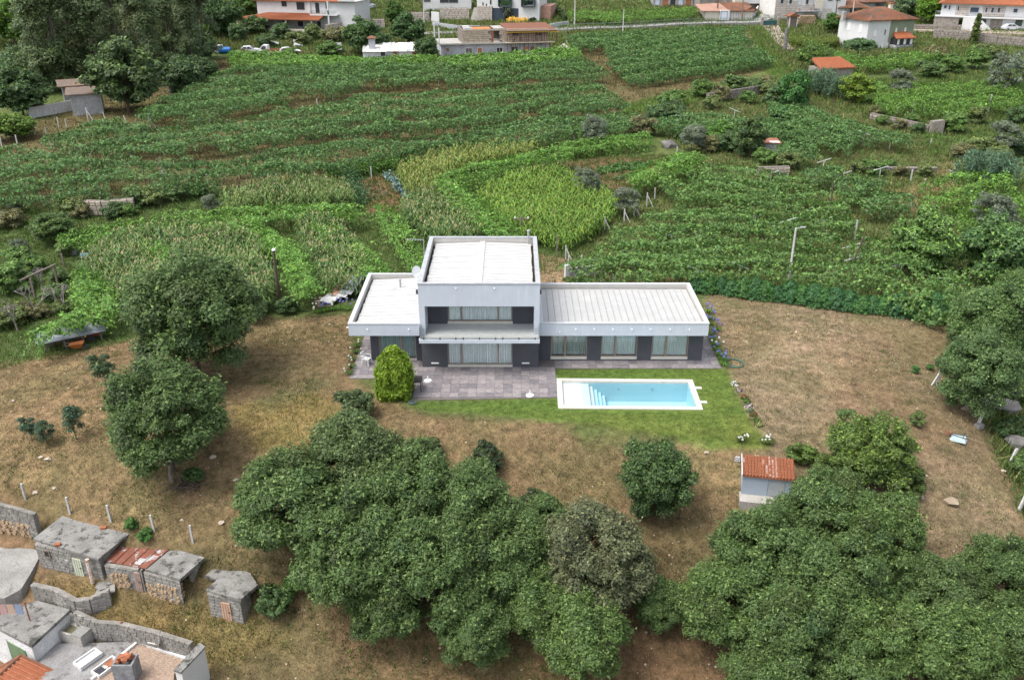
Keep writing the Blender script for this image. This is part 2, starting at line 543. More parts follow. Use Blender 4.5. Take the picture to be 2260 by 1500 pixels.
gm, nt, p = _base('ground_soil_and_grass')
a = nt.nodes.new('ShaderNodeAttribute')
a.attribute_name = 'tint'
n1 = _noise(nt, 2.2, 8, .72)
n2 = _noise(nt, 11, 6, .75)
n3 = _noise(nt, .55, 5, .65)
c = _mix(nt, 1, a.outputs['Color'], _mix(nt, _ramp(nt, .3, .7, n1.outputs['Fac']), (.5, .5, .5), (1.5, 1.5, 1.5)), 'MULTIPLY')
c = _mix(nt, 1, c, _mix(nt, _ramp(nt, .28, .72, n2.outputs['Fac']), (.6, .6, .6), (1.4, 1.4, 1.38)), 'MULTIPLY')
c = _mix(nt, 1, c, _mix(nt, _ramp(nt, .3, .7, n3.outputs['Fac']), (.8, .86, .8), (1.18, 1.1, 1.12)), 'MULTIPLY')
nt.links.new(c, p.inputs['Base Color'])
p.inputs['Roughness'].default_value = .95
p.inputs['Specular IOR Level'].default_value = .1
bp = nt.nodes.new('ShaderNodeBump')
bp.inputs['Strength'].default_value = .8
bp.inputs['Distance'].default_value = .12
nt.links.new(n2.outputs['Fac'], bp.inputs['Height'])
nt.links.new(bp.outputs['Normal'], p.inputs['Normal'])
ground = link_mesh('ground', np_mesh('ground', V, F, gm, tint.reshape(-1, 3), smooth=True))
tag(ground, kind='structure')
# ------------------------------------------------------------------ the modern house
M_WHITE = mat('house_white_render', (.50, .54, .60), .8, c2=(.475, .51, .57), scale=1.2, var=.1, c3=(.56, .59, .63), scale3=1.6, lo3=.5, hi3=.72, stretch=(2.2, 2.2, .25))
M_TRIM = mat('parapet_trim_metal', (.34, .345, .36), .5, c2=(.42, .43, .44), scale=3, var=.1, metal=.3)
M_PARAIN = mat('parapet_inner_cream', (.52, .50, .46), .8, c2=(.47, .45, .42), scale=2, var=.1)
M_GREY = mat('house_dark_grey_render', (.058, .062, .074), .85, c2=(.068, .072, .083), scale=1.6, var=.1, c3=(.085, .088, .095), scale3=1.4, lo3=.55, hi3=.75, stretch=(2, 2, .3))
M_ROOF = mat('white_roof_sheet', (.415, .41, .40), .5, c2=(.385, .382, .375), scale=1.5, var=.1, c3=(.32, .305, .28), scale3=1.1, lo3=.6, hi3=.75)
M_ROOFG = mat('pale_grey_roof_sheet', (.365, .362, .35), .5, c2=(.335, .335, .328), scale=1.2, var=.1, c3=(.40, .40, .385), scale3=.7, lo3=.5, hi3=.7)
M_FRAME = mat('window_frame_taupe', (.27, .225, .19), .5, var=.1)
M_SILL = mat('pale_stone_sill', (.55, .53, .47), .8, var=.12)
M_CURT = mat('white_curtain', (.80, .84, .84), .9, var=.08)
M_GLASS = glassmat('window_glass', (.94, .975, .98), .01)
M_BGLASS = glassmat('balustrade_glass', (.95, .965, .965), .015)
M_DARK = mat('dark_metal', (.05, .05, .055), .5, var=.1)
M_LAMP = mat('white_lamp_glass', (.85, .85, .82), .3, var=.05)
M_UNDERLAY = mat('dark_underlay', (.045, .04, .036), .9, var=.2)
M_STEEL = mat('galvanised_flue', (.42, .43, .43), .45, var=.12, metal=.4)

HX, HY = -2.1, 52.6
OFF = (HX, HY, 0)
house = thing('modern_house', 'white and dark grey two storey house with flat metal roofs beside the pool', 'house', OFF)
def part(mb, name, m, parent=house, **k):
    return mb.build(name, m, parent, OFF if parent is house else (0, 0, 0), **k)
def sub(mb, name, m, parent):
    return mb.build(name, m, parent, OFF)     # parent part keeps its own origin at the house's origin

def ring(b, x0, x1, y0, y1, z0, z1, t, front=True):
    b.box(x0, x1, y0, y0+t, z0, z1)
    b.box(x0, x1, y1-t, y1, z0, z1)
    b.box(x0, x0+t, y0+t, y1-t, z0, z1)
    b.box(x1-t, x1, y0+t, y1-t, z0, z1)

def wallx(b, x0, x1, y0, y1, z0, z1, holes):
    """front wall with window openings (hx0, hx1, hz0, hz1), left to right"""
    x = x0
    for a, c, h0, h1 in holes:
        if a > x:
            b.box(x, a, y0, y1, z0, z1)
        if h0 > z0+.01:
            b.box(a, c, y0, y1, z0, h0)
        if h1 < z1-.01:
            b.box(a, c, y0, y1, h1, z1)
        x = c
    if x < x1:
        b.box(x, x1, y0, y1, z0, z1)

def window(x0, x1, y, z0, z1, mulls, curtain=None, sill=.16, label=None, gap=.07):
    """window: frame with mullions; panes, curtain and sill are its pieces"""
    f = MB()
    t = .07
    f.box(x0, x0+t, y, y+.1, z0+sill, z1)
    f.box(x1-t, x1, y, y+.1, z0+sill, z1)
    f.box(x0+t, x1-t, y, y+.1, z1-t, z1)
    f.box(x0+t, x1-t, y, y+.1, z0+sill, z0+sill+t)
    for m_ in mulls:
        f.box(m_-.055, m_+.055, y-.01, y+.11, z0+sill+t, z1-t)
    w = part(f, 'window', M_FRAME)
    if label:
        w['label'] = label
    e = [x0+t] + [v for m_ in mulls for v in (m_-.055, m_+.055)] + [x1-t]
    for i in range(0, len(e), 2):
        sub(MB().box(e[i], e[i+1], y+.045, y+.06, z0+sill+t, z1-t), 'pane', M_GLASS, w)
        if curtain:
            c = MB()
            k = max(6, int((e[i+1]-e[i])/.05))
            pts = []
            for j in range(k+1):
                xx = e[i]+.01+(e[i+1]-e[i]-.02)*j/k
                pts.append((xx, y+gap+.035*math.sin(xx*40+rnd.random()*.4)+rnd.uniform(-.012, .012)))
            for j in range(k):
                c.quad((*pts[j], z0+sill+.09), (*pts[j+1], z0+sill+.09), (*pts[j+1], z1), (*pts[j], z1))
            sub(c, 'curtain', curtain, w)
    if sill:
        sub(MB().box(x0-.03, x1+.03, y-.06, y+.1, z0, z0+sill), 'sill', M_SILL, w)
    return w

# ground floor under the tower, with the big curtained window
b = MB()
wallx(b, -5.97, 1.75, 52.6, 52.85, 0, 2.38, [(-4.27, .03, 0, 2.3)])
b.box(-5.97, -5.72, 52.85, 61.2, 0, 2.38)
b.box(1.5, 1.75, 52.85, 61.2, 0, 2.38)
b.box(-5.72, 1.5, 60.95, 61.2, 0, 2.38)
part(b, 'wall', M_GREY, label='dark grey ground floor wall under the balcony')
window(-4.27, .03, 52.66, 0, 2.3, (-3.35, -.91), M_CURT, label='wide curtained ground floor window')
for vx in (-5.37, .66):
    part(MB().box(vx, vx+.5, 52.575, 52.6, .27, .35), 'air_vent', M_LAMP)
part(MB().box(-5.72, 1.5, 52.85, 60.95, -.05, .02), 'floor', M_SILL)
# upper storey: white box open at the front
b = MB()
ring(b, -5.97, 1.77, 52.05, 61.4, 4.63, 6.14, .22)
b.box(-5.97, -5.6, 52.05, 53.8, 2.64, 4.63)
b.box(1.43, 1.77, 52.05, 53.8, 2.64, 4.63)
b.box(-5.97, -5.72, 53.8, 61.4, 2.2, 4.63)
b.box(1.52, 1.77, 53.8, 61.4, 2.2, 4.63)
b.box(-5.72, 1.52, 61.15, 61.4, 2.2, 4.63)
b.box(-5.75, 1.55, 52.27, 61.18, 4.63, 4.75)
part(b, 'wall', M_WHITE, label='white upper storey box with an open loggia')
b = MB()
wallx(b, -5.6, 1.43, 53.8, 54.0, 2.64, 4.63, [(-4.26, .02, 2.64, 4.58)])
part(b, 'wall', M_GREY, label='dark grey back wall of the balcony recess')
window(-4.26, .02, 53.84, 2.64, 4.58, (-3.37, -.91), M_CURT, label='wide curtained upper window in the balcony recess')
b = MB()
ring(b, -6.0, 1.80, 52.02, 61.43, 6.14, 6.2, .29)
part(b, 'parapet_cap', M_TRIM)
b = MB()
ring(b, -5.75, 1.55, 52.27, 61.18, 5.5, 6.13, .02)
part(b, 'parapet_lining', M_PARAIN)
for lx in (-3.56, -1.12):
    part(MB().cone((lx, 52.05, 5.86), (lx, 52.0, 5.86), .05, .045, 10), 'spotlight', M_LAMP)
# balcony slab and glass
part(MB().box(-5.97, 1.78, 51.28, 53.8, 2.38, 2.63), 'balcony_slab', M_WHITE)
part(MB().box(-5.9, 1.71, 51.36, 53.79, 2.63, 2.645), 'balcony_floor', mat('balcony_floor_tile', (.44, .45, .45), .7, var=.1))
gx = [-5.88, -4.1, -3.36, -1.56, -.82, 1.0, 1.68]
gx = [-5.9, -3.36, -.82, 1.71]
for i in range(3):
    part(MB().box(gx[i]+.012, gx[i+1]-.012, 51.33, 51.345, 2.66, 3.43), 'glass_panel', M_BGLASS)
for sx in (-5.92, 1.72):
    part(MB().box(sx-.007, sx+.007, 51.36, 52.04, 2.66, 3.43), 'glass_panel', M_BGLASS)
for cx_ in (-5.67, -4.62, -3.6, -3.12, -2.09, -1.05, -.59, .44, 1.48):
    part(MB().box(cx_-.03, cx_+.03, 51.29, 51.325, 2.63, 2.76).box(cx_-.03, cx_+.03, 51.35, 51.385, 2.646, 2.76), 'glass_clip', M_DARK)

def sheets_y(x0, x1, y0, y1, za, zb, n, m, rib=.035):
    """standing seam sheets that run front to back, za at the front, zb at the rear"""
    w = (x1-x0)/n
    mb = MB()
    mb.add([(0, y0, za), (w-.03, y0, za), (w-.03, y1, zb), (0, y1, zb), (0, y0, za-.05), (w-.03, y0, za-.05), (w-.03, y1, zb-.05), (0, y1, zb-.05)],
           [(0, 1, 2, 3), (4, 7, 6, 5), (0, 4, 5, 1), (1, 5, 6, 2), (2, 6, 7, 3), (3, 7, 4, 0)])
    mb.add([(-.018, y0, za+rib), (.02, y0, za+rib), (.02, y1, zb+rib), (-.018, y1, zb+rib), (-.018, y0, za-.03), (.02, y0, za-.03), (.02, y1, zb-.03), (-.018, y1, zb-.03)],
           [(0, 1, 2, 3), (0, 4, 5, 1), (1, 5, 6, 2), (3, 7, 4, 0)])
    me = mb.mesh('roof_sheet', m, (0, HY, 0))
    for i in range(n):
        link_mesh('roof_sheet', me, house, (x0+i*w-HX, 0, rnd.uniform(-.006, .006)))

def sheets_x(x0, x1, y0, y1, za, zb, n, m, skew=0):
    """ribbed sheets that run left to right, za at x0, zb at x1"""
    w = (y1-y0)/n
    mb = MB()
    prof = [(0, 0), (w*.30, 0), (w*.36, .045), (w*.46, .045), (w*.52, 0), (w*.93, 0), (w*.93, -.05), (0, -.05)]
    vs = [(x0, q[0], za+q[1]) for q in prof] + [(x1, q[0], zb+q[1]) for q in prof]
    k = len(prof)
    mb.add(vs, [tuple(range(k)), tuple(range(2*k-1, k-1, -1))] + [(i, i+k, (i+1) % k+k, (i+1) % k) for i in range(k)])
    me = mb.mesh('roof_sheet', m, (HX, 0, 0))
    for i in range(n):
        o = link_mesh('roof_sheet', me, house, (rnd.uniform(-.03, .03), y0+i*w-HY, rnd.uniform(-.004, .004)))

# tower roof: ribbed sheets falling to both sides of a ridge cap
sheets_x(-5.52, -2.28, 52.35, 61.05, 5.78, 5.90, 15, M_ROOF)
sheets_x(-1.98, 1.36, 52.35, 61.05, 5.90, 5.78, 15, M_ROOF)
part(MB().box(-2.33, -1.93, 52.32, 61.08, 5.90, 5.955), 'ridge_cap', M_ROOF)
part(MB().box(-5.73, 1.53, 52.29, 61.16, 5.5, 5.55), 'gutter_underlay', M_UNDERLAY)
part(MB().cone((1.18, 60.9, 5.6), (1.18, 60.9, 6.75), .075, .075, 10).cone((1.18, 60.9, 6.75), (1.18, 60.9, 6.83), .13, .13, 10), 'flue', M_STEEL)
# right wing
b = MB()
ring(b, 1.78, 12.93, 52.85, 60.06, 2.19, 3.05, .2)
part(b, 'fascia', M_WHITE)
b = MB()
ring(b, 1.80, 12.96, 52.82, 60.09, 3.05, 3.1, .26)
part(b, 'parapet_cap', mat('parapet_cap_pale', (.46, .47, .49), .5, var=.1))
b = MB()
ring(b, 1.99, 12.72, 53.06, 59.85, 2.6, 3.045, .02)
part(b, 'parapet_lining', M_PARAIN)
part(MB().box(1.98, 12.73, 53.05, 59.86, 2.19, 2.3), 'soffit', M_WHITE)
part(MB().box(1.99, 12.72, 53.06, 59.84, 2.70, 2.73), 'gutter_underlay', M_UNDERLAY)  # dark underlay added to darken the seam gaps, the ribs shade too little
sheets_y(2.03, 12.66, 53.12, 59.6, 2.90, 2.80, 24, M_ROOFG)
b = MB()
wallx(b, 1.75, 12.83, 53.6, 53.85, 0, 2.19, [(2.61, 5.06, .1, 2.15), (6.0, 8.44, .1, 2.15), (9.39, 11.87, .1, 2.15)])
b.box(12.58, 12.83, 53.85, 59.8, 0, 2.19)
b.box(1.75, 12.58, 59.55, 59.8, 0, 2.19)
part(b, 'wall', M_GREY, label='dark grey wall of the long right wing')
M_CURT2 = mat('grey_net_curtain', (.45, .49, .48), .9, var=.1)
window(2.61, 5.06, 53.66, .1, 2.15, (3.58,), M_CURT2, label='right wing window with dark net curtains', gap=.2)
window(6.0, 8.44, 53.66, .1, 2.15, (6.95,), M_CURT, label='right wing window with bright curtains', gap=.2)
window(9.39, 11.87, 53.66, .1, 2.15, (10.36,), M_CURT, label='right wing window nearest the corner', gap=.12)
part(MB().box(1.76, 12.57, 53.86, 59.54, -.05, .02), 'floor', M_SILL)
for lx, lz in ((3.14, 2.48), (4.2, 2.66), (5.41, 2.66), (6.65, 2.66), (7.89, 2.65), (9.13, 2.66), (10.4, 2.65), (11.66, 2.64)):
    part(MB().cone((lx, 52.85, lz), (lx, 52.8, lz), .05, .045, 10), 'spotlight', M_LAMP)
part(MB().box(12.83, 12.9, 54.1, 54.22, 1.1, 1.35), 'wall_lamp', M_LAMP)
# left wing
b = MB()
ring(b, -10.75, -5.97, 52.85, 62.1, 2.19, 3.03, .2)
part(b, 'fascia', M_WHITE)
b = MB()
ring(b, -10.78, -6.0, 52.82, 62.13, 3.03, 3.08, .26)
part(b, 'parapet_cap', mat('parapet_cap_grey', (.47, .485, .51), .5, var=.1))
b = MB()
ring(b, -10.54, -6.2, 53.06, 61.89, 2.5, 3.02, .02)
part(b, 'parapet_lining', M_PARAIN)
part(MB().box(-10.55, -5.98, 53.05, 61.9, 2.19, 2.3), 'soffit', M_WHITE)
part(MB().box(-10.52, -6.0, 53.08, 61.87, 2.42, 2.46), 'gutter_underlay', M_UNDERLAY)
sheets_x(-10.36, -6.02, 53.16, 61.7, 2.72, 2.94, 15, M_ROOF)
part(MB().cone((-8.12, 59.8, 2.7), (-8.12, 59.8, 3.42), .07, .07, 10).cone((-8.12, 59.8, 3.42), (-8.12, 59.8, 3.5), .12, .12, 10), 'flue', M_STEEL)
b = MB()
wallx(b, -9.5, -5.97, 53.6, 53.85, 0, 2.19, [(-8.95, -6.45, 0, 2.15)])
b.box(-9.5, -9.25, 53.85, 61.9, 0, 2.19)
b.box(-9.25, -5.97, 61.65, 61.9, 0, 2.19)
part(b, 'wall', M_GREY, label='dark grey wall of the left wing')
window(-8.95, -6.45, 53.66, 0, 2.15, (-7.46,), mat('sea_green_blind', (.33, .43, .43), .8, var=.06), sill=.1, label='left wing glass door with a plain blind', gap=.12)
for lx in (-9.51, -6.79):
    part(MB().cone((lx, 52.85, 2.64), (lx, 52.8, 2.64), .05, .045, 10), 'spotlight', M_LAMP)
part(MB().box(-10.97, -10.75, 53.3, 53.4, 2.55, 2.6), 'wall_lamp', M_LAMP)
for sx in (-6.08, 1.8):
    part(MB().box(sx-.06, sx+.08, 52.35, 52.5, 5.35, 5.62), 'wall_lamp', M_DARK)
b = MB().path([(-5.98, 57.6, 4.9), (-6.5, 57.6, 4.9)], .025, 6)
dish = part(b, 'satellite_dish', M_STEEL)
b = MB()
n = 16
ctr = Vector((-6.62, 57.45, 4.95))
ax = Vector((.75, -.62, .22)).normalized()
u = ax.cross(Vector((0, 0, 1))).normalized()
w_ = u.cross(ax)
rim = [ctr+(u*math.cos(2*PI*i/n)+w_*math.sin(2*PI*i/n))*.42 for i in range(n)]
rim2 = [ctr-ax*.08+(u*math.cos(2*PI*i/n)+w_*math.sin(2*PI*i/n))*.22 for i in range(n)]
b.add(rim+rim2, [(i, (i+1) % n, n+(i+1) % n, n+i) for i in range(n)] + [tuple(range(n, 2*n))])
b.add([p-ax*.03 for p in rim+rim2], [((i+1) % n, i, n+i, n+(i+1) % n) for i in range(n)] + [tuple(range(2*n-1, n-1, -1))])
sub(b, 'reflector', M_LAMP, dish)
sub(MB().bar(ctr-w_*.4, ctr+ax*.45-w_*.25, .03), 'feed_arm', M_STEEL, dish)
mast = part(MB().path([(-5.98, 60.4, 4.6), (-6.35, 60.4, 4.6), (-6.35, 60.4, 6.3)], .025, 6), 'aerial', M_STEEL)
sub(MB().bar((-6.3, 60.4, 6.25), (-7.6, 60.5, 6.3), .03), 'boom', M_STEEL, mast)
b = MB()
for i in range(6):
    x_ = -6.55-i*.19
    b.bar((x_, 60.15, 6.27), (x_, 60.65, 6.29), .015)
sub(b, 'aerial_elements', M_STEEL, mast)

# ------------------------------------------------------------------ terrace of stone tiles
tm, nt, p = _base('slate_terrace_tile')
oi = nt.nodes.new('ShaderNodeObjectInfo')
tc = nt.nodes.new('ShaderNodeTexCoord')
mp = nt.nodes.new('ShaderNodeMapping')
mp.inputs['Scale'].default_value = (1.2, 4.5, 1)
cmb = nt.nodes.new('ShaderNodeVectorMath')
cmb.operation = 'MULTIPLY_ADD'
cmb.inputs[1].default_value = (37, 23, 11)
nt.links.new(oi.outputs['Random'], cmb.inputs[0])
nt.links.new(tc.outputs['Object'], cmb.inputs[2])
nt.links.new(cmb.outputs[0], mp.inputs['Vector'])
ns = _noise(nt, 3.0, 6, .65, mp.outputs['Vector'])
c = _mix(nt, _ramp(nt, .3, .55, ns.outputs['Fac']), (.095, .087, .09), (.225, .208, .21))
c = _mix(nt, _ramp(nt, .60, .72, ns.outputs['Fac']), c, (.42, .37, .36))
c = _mix(nt, 1, c, _mix(nt, oi.outputs['Random'], (.68, .68, .72), (1.2, 1.16, 1.14)), 'MULTIPLY')
nt.links.new(c, p.inputs['Base Color'])
p.inputs['Roughness'].default_value = .6
terrace = MB().prism([(-6.25, 48.05), (2.87, 48.4), (2.87, 52.38), (13.98, 52.38), (13.98, 60.8), (1.6, 60.8), (1.6, 62.9), (-10.62, 62.9), (-10.62, 50.93), (-8.3, 50.93), (-8.3, 49.9), (-6.25, 49.9)], -.06, .012).build(
    'terrace', mat('terrace_mortar', (.13, .115, .11), .9, var=.2))
tag(terrace, kind='structure')
TS = .56
tile = MB().box(-.272, .272, -.272, .272, .004, .032).mesh('tile', tm)
tile_half = MB().box(-.272, .272, -.13, .13, .004, .032).mesh('tile', tm)
def tiles(x0, x1, y0, y1, skip=None):
    nxx, nyy = int(round((x1-x0)/TS)), int(round((y1-y0)/TS))
    sx, sy = (x1-x0)/nxx, (y1-y0)/nyy
    for i in range(nxx):
        for j in range(nyy):
            c_ = (x0+(i+.5)*sx, y0+(j+.5)*sy)
            if skip and skip(*c_):
                continue
            o = link_mesh('tile', tile, terrace, (c_[0], c_[1], rnd.uniform(-.003, .003)))
            o.rotation_euler = (0, 0, rnd.choice((0, PI)) + rnd.uniform(-.006, .006))
            o.scale = (sx/TS, sy/TS, 1)
tiles(-6.2, 2.85, 48.42, 52.58)
tiles(2.87, 13.95, 52.41, 53.57)
tiles(12.85, 13.95, 53.6, 60.7)
tiles(-10.58, -6.2, 50.96, 53.58, lambda x, y: x > -8.3 and y < 51 and False)
tiles(-10.58, -9.53, 53.6, 61.9)

# ------------------------------------------------------------------ pool
PC = Vector((7.26, 48.88, 0))
pool = thing('swimming_pool', 'rectangular pool with pale blue water and white beach steps at one end', 'swimming pool', PC, R(-1.1))
M_COPE = mat('pale_pool_coping', (.46, .43, .375), .8, c2=(.50, .47, .42), scale=2, var=.1, c3=(.34, .31, .28), scale3=1.3, lo3=.6, hi3=.75)
M_LINER = mat('water_tinted_liner', (.43, .60, .655), .5, c2=(.45, .615, .665), scale=.8, var=.05)  # blue stands in for light absorbed by deep water, painted into a white liner
M_BEACH = mat('white_pool_steps', (.56, .55, .54), .6, var=.05)
M_STEPB = mat('water_tinted_steps', (.46, .61, .66), .6, var=.05)  # deeper white steps, the water's blue put into their colour too
ix, iy, wx, wy = 4.07, 1.62, .34, .34       # half inner size, coping width
segs = [(-ix-wx, -ix), (ix, ix+wx)]
n = 10
for side in (-1, 1):
    for i in range(n):
        a_, c_ = -ix-wx + (2*ix+2*wx)*i/n, -ix-wx + (2*ix+2*wx)*(i+1)/n
        y0_, y1_ = (iy, iy+wy) if side > 0 else (-iy-wy, -iy)
        MB().box(a_+.006, c_-.006, y0_, y1_, -.1, .05).build('coping_slab', M_COPE, pool)
    for i in range(4):
        a_, c_ = -iy + 2*iy*i/4, -iy + 2*iy*(i+1)/4
        x0_, x1_ = segs[0] if side < 0 else segs[1]
        MB().box(x0_, x1_, a_+.006, c_-.006, -.1, .05).build('coping_slab', M_COPE, pool)
b = MB()
for (x0_, x1_, y0_, y1_) in ((-ix-.1, ix+.1, iy, iy+.1), (-ix-.1, ix+.1, -iy-.1, -iy), (-ix-.1, -ix, -iy, iy), (ix, ix+.1, -iy, iy)):
    b.box(x0_, x1_, y0_, y1_, -1.7, -.1)
b.box(-ix-.1, ix+.1, -iy-.1, iy+.1, -1.75, -1.45)
b.build('basin', M_LINER, pool)
MB().box(-ix, -2.35, -iy, iy, -1.45, -.16).build('beach_ledge', M_BEACH, pool)
for i in range(4):
    MB().box(-2.35+i*.27, -2.35+(i+1)*.27, -iy, iy, -1.45, -.22-.22*(i+.6)).build('step', M_BEACH if i == 0 else M_STEPB, pool)
wm, nt, p = _base('pool_water')
nt.nodes.remove(p)
tr = nt.nodes.new('ShaderNodeBsdfTransparent')
tr.inputs['Color'].default_value = (.84, .965, 1.0, 1)
gl = nt.nodes.new('ShaderNodeBsdfGlossy')
gl.inputs['Roughness'].default_value = .05
fr = nt.nodes.new('ShaderNodeFresnel')
fr.inputs['IOR'].default_value = 1.33
mx = nt.nodes.new('ShaderNodeMixShader')
wnz = _noise(nt, 3.5, 3)
wb = nt.nodes.new('ShaderNodeBump')
wb.inputs['Strength'].default_value = .06
wb.inputs['Distance'].default_value = .04
nt.links.new(wnz.outputs['Fac'], wb.inputs['Height'])
nt.links.new(wb.outputs['Normal'], gl.inputs['Normal'])
nt.links.new(wb.outputs['Normal'], fr.inputs['Normal'])
nt.links.new(fr.outputs[0], mx.inputs[0])
nt.links.new(tr.outputs[0], mx.inputs[1])
nt.links.new(gl.outputs[0], mx.inputs[2])
nt.links.new(mx.outputs[0], nt.nodes['Material Output'].inputs['Surface'])
MB().quad((-2.9, -iy, -.08), (ix, -iy, -.08), (ix, iy, -.08), (-2.9, iy, -.08)).build('water', wm, pool)
M_PLAST = mat('white_pool_fitting', (.75, .78, .78), .4, var=.05)
for fx, fy in ((-.4, iy-.03), (1.8, iy-.03)):
    MB().cone((fx, fy+.03, -.5), (fx, fy-.02, -.5), .07, .07, 10).build('pool_light', M_STEEL, pool)
MB().cone((3.4, -1.15, -1.45), (3.4, -1.15, -1.4), .09, .09, 10).build('drain', M_STEEL, pool)
for yy in (.85, -1.0):
    MB().box(ix+wx+.01, ix+wx+.4, yy-.13, yy+.13, -.03, .045).build('coping_slab', M_COPE, pool)
# ------------------------------------------------------------------ plants: generators
M_LEAF = leafmat('oak_leaves', .35, .5)
M_VINE = leafmat('vine_leaves', .28, .55)
M_BLADE = leafmat('grass_blades', .2, .8, .1)
M_BARK = mat('grey_brown_bark', (.10, .08, .062), .95, var=.4, scale=6)
M_BARKP = mat('pale_bark', (.21, .175, .14), .9, var=.35, scale=5)
M_WOOD = mat('weathered_wood', (.20, .16, .13), .9, var=.3, scale=7)
M_POST = mat('concrete_post', (.50, .49, .47), .85, var=.2, scale=6)

def sphere_dirs(k):
    return unit(rng.normal(size=(k, 3)))

def clump_leaves(cs, rs, per, L, base, tip, tipf, flat=.75, droop=0.0, cv=.22, lv=.2, asp=.55, shoots=0):
    """leaf cards around clump centres cs (k,3) with radii rs"""
    k = len(cs)
    n = np.maximum((per*(rs/np.mean(rs))**2).astype(int), 6)
    idx = np.repeat(np.arange(k), n)
    m_ = len(idx)
    d = sphere_dirs(m_)
    d[:, 2] = np.where(d[:, 2] < -.25, -d[:, 2]*.6, d[:, 2])
    rr = rs[idx]*(.42+.70*rng.random(m_)**.6)
    # spiky clumps: radius varies with direction
    rr *= .82+.36*vnoise(d[:, 0]*2+idx*1.7, d[:, 1]*2+d[:, 2]*3, .5, 4)
    P = cs[idx]+d*rr[:, None]*np.array([1, 1, flat])
    P[:, 2] -= droop*rng.random(m_)*rs[idx]
    N = d*.85+np.array([0, 0, .5])+rng.normal(0, .30, (m_, 3))
    ct = tint_var(base, k, cv, .08)[idx]
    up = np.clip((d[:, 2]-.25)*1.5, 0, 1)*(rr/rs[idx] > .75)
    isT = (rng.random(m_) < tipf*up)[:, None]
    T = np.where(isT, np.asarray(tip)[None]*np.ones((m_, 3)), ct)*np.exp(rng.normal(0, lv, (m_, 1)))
    LL = L*np.exp(rng.normal(0, .25, m_))
    if shoots:
        # leafy shoots standing out of the clumps, pale at their ends
        ns = int(k*shoots)
        j = rng.integers(0, k, ns)
        d = sphere_dirs(ns)
        d[:, 2] = np.abs(d[:, 2])*.8+.15
        d = unit(d)
        t = np.linspace(.75, 1.0, 8)
        ln = rng.uniform(1.0, 1.55, ns)
        X = (cs[j][:, None]+d[:, None]*(rs[j]*ln)[:, None, None]*t[None, :, None]*np.array([1, 1, flat])).reshape(-1, 3)
        X = X+rng.normal(0, L*.32, X.shape)
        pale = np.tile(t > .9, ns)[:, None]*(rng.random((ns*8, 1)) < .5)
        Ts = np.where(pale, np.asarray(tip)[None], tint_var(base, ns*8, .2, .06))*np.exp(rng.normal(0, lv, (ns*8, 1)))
        P = np.vstack([P, X])
        N = np.vstack([N, np.repeat(d, 8, 0)*.4+rng.normal(0, .6, (ns*8, 3))+np.array([0, 0, .5])])
        T = np.vstack([T, Ts])
        LL = np.r_[LL, L*np.exp(rng.normal(0, .25, ns*8))]
    return P, N, LL, LL*asp, np.clip(T, .004, 4)

def crown_points(c, r, h, k, shell=.5, low=-.55):
    """clump centres in a bumpy ellipsoid crown"""
    d = sphere_dirs(k*3)
    d = d[d[:, 2] > low][:k]
    ph = np.arctan2(d[:, 1], d[:, 0])
    s = rnd.random()*9
    bump = .68+.50*vnoise(ph*1.6+s, d[:, 2]*2.5+s, .55, 7)
    q = (shell+(1-shell)*rng.random(len(d))**.5)*bump
    return np.asarray(c)+d*q[:, None]*np.array([r, r, h])

def limb_mesh(base, cs, top, r0, n_l, lean=.5):
    b = MB()
    base, top = Vector(base), Vector(top)
    mid = base.lerp(top, .5)+Vector((rnd.uniform(-.15, .15), rnd.uniform(-.15, .15), 0))*lean
    b.path([base-Vector((0, 0, .3)), base.lerp(mid, .5), mid, top], r0, 7, r0*.45)
    order = list(range(len(cs)))
    rnd.shuffle(order)
    for i in order[:n_l]:
        e = Vector(cs[i])
        s = mid.lerp(top, rnd.uniform(0, .9))
        j = s.lerp(e, .5)+Vector((0, 0, -.1*(e-s).length))
        b.path([s, j, e], r0*.34, 5, r0*.08)
    return b

def proto(r, h, hc, k, per, L, cl, tip=(2.6, 2.1, 2.2), tipf=.3, low=-.75, shell=.45, r0=.18, n_l=10, bark=None, cs=None, rs=None, top=None, ground=.35, **kw):
    """one tree or shrub of a kind, foot at the origin: (foliage mesh, stem mesh); colour is set per object"""
    if cs is None:
        cs = crown_points((0, 0, hc), r*.84, h*.84, k, shell, low)
        cs = cs[cs[:, 2] > ground]
        rs = r*cl*rng.uniform(.55, 1.5, len(cs))
    P, N, LL, W, T = clump_leaves(cs, rs, per, L, (1, 1, 1), tip, tipf, **kw)
    keep = P[:, 2] > .02
    V, F, tt = cards(P[keep], N[keep], LL[keep], W[keep], T[keep])
    f = np_mesh('foliage', V, F, M_LEAF, tt, 3)
    st = limb_mesh((0, 0, 0), cs, top or (0, 0, hc+h*.1), r0, n_l).mesh('stem', bark or M_BARK)
    return f, st

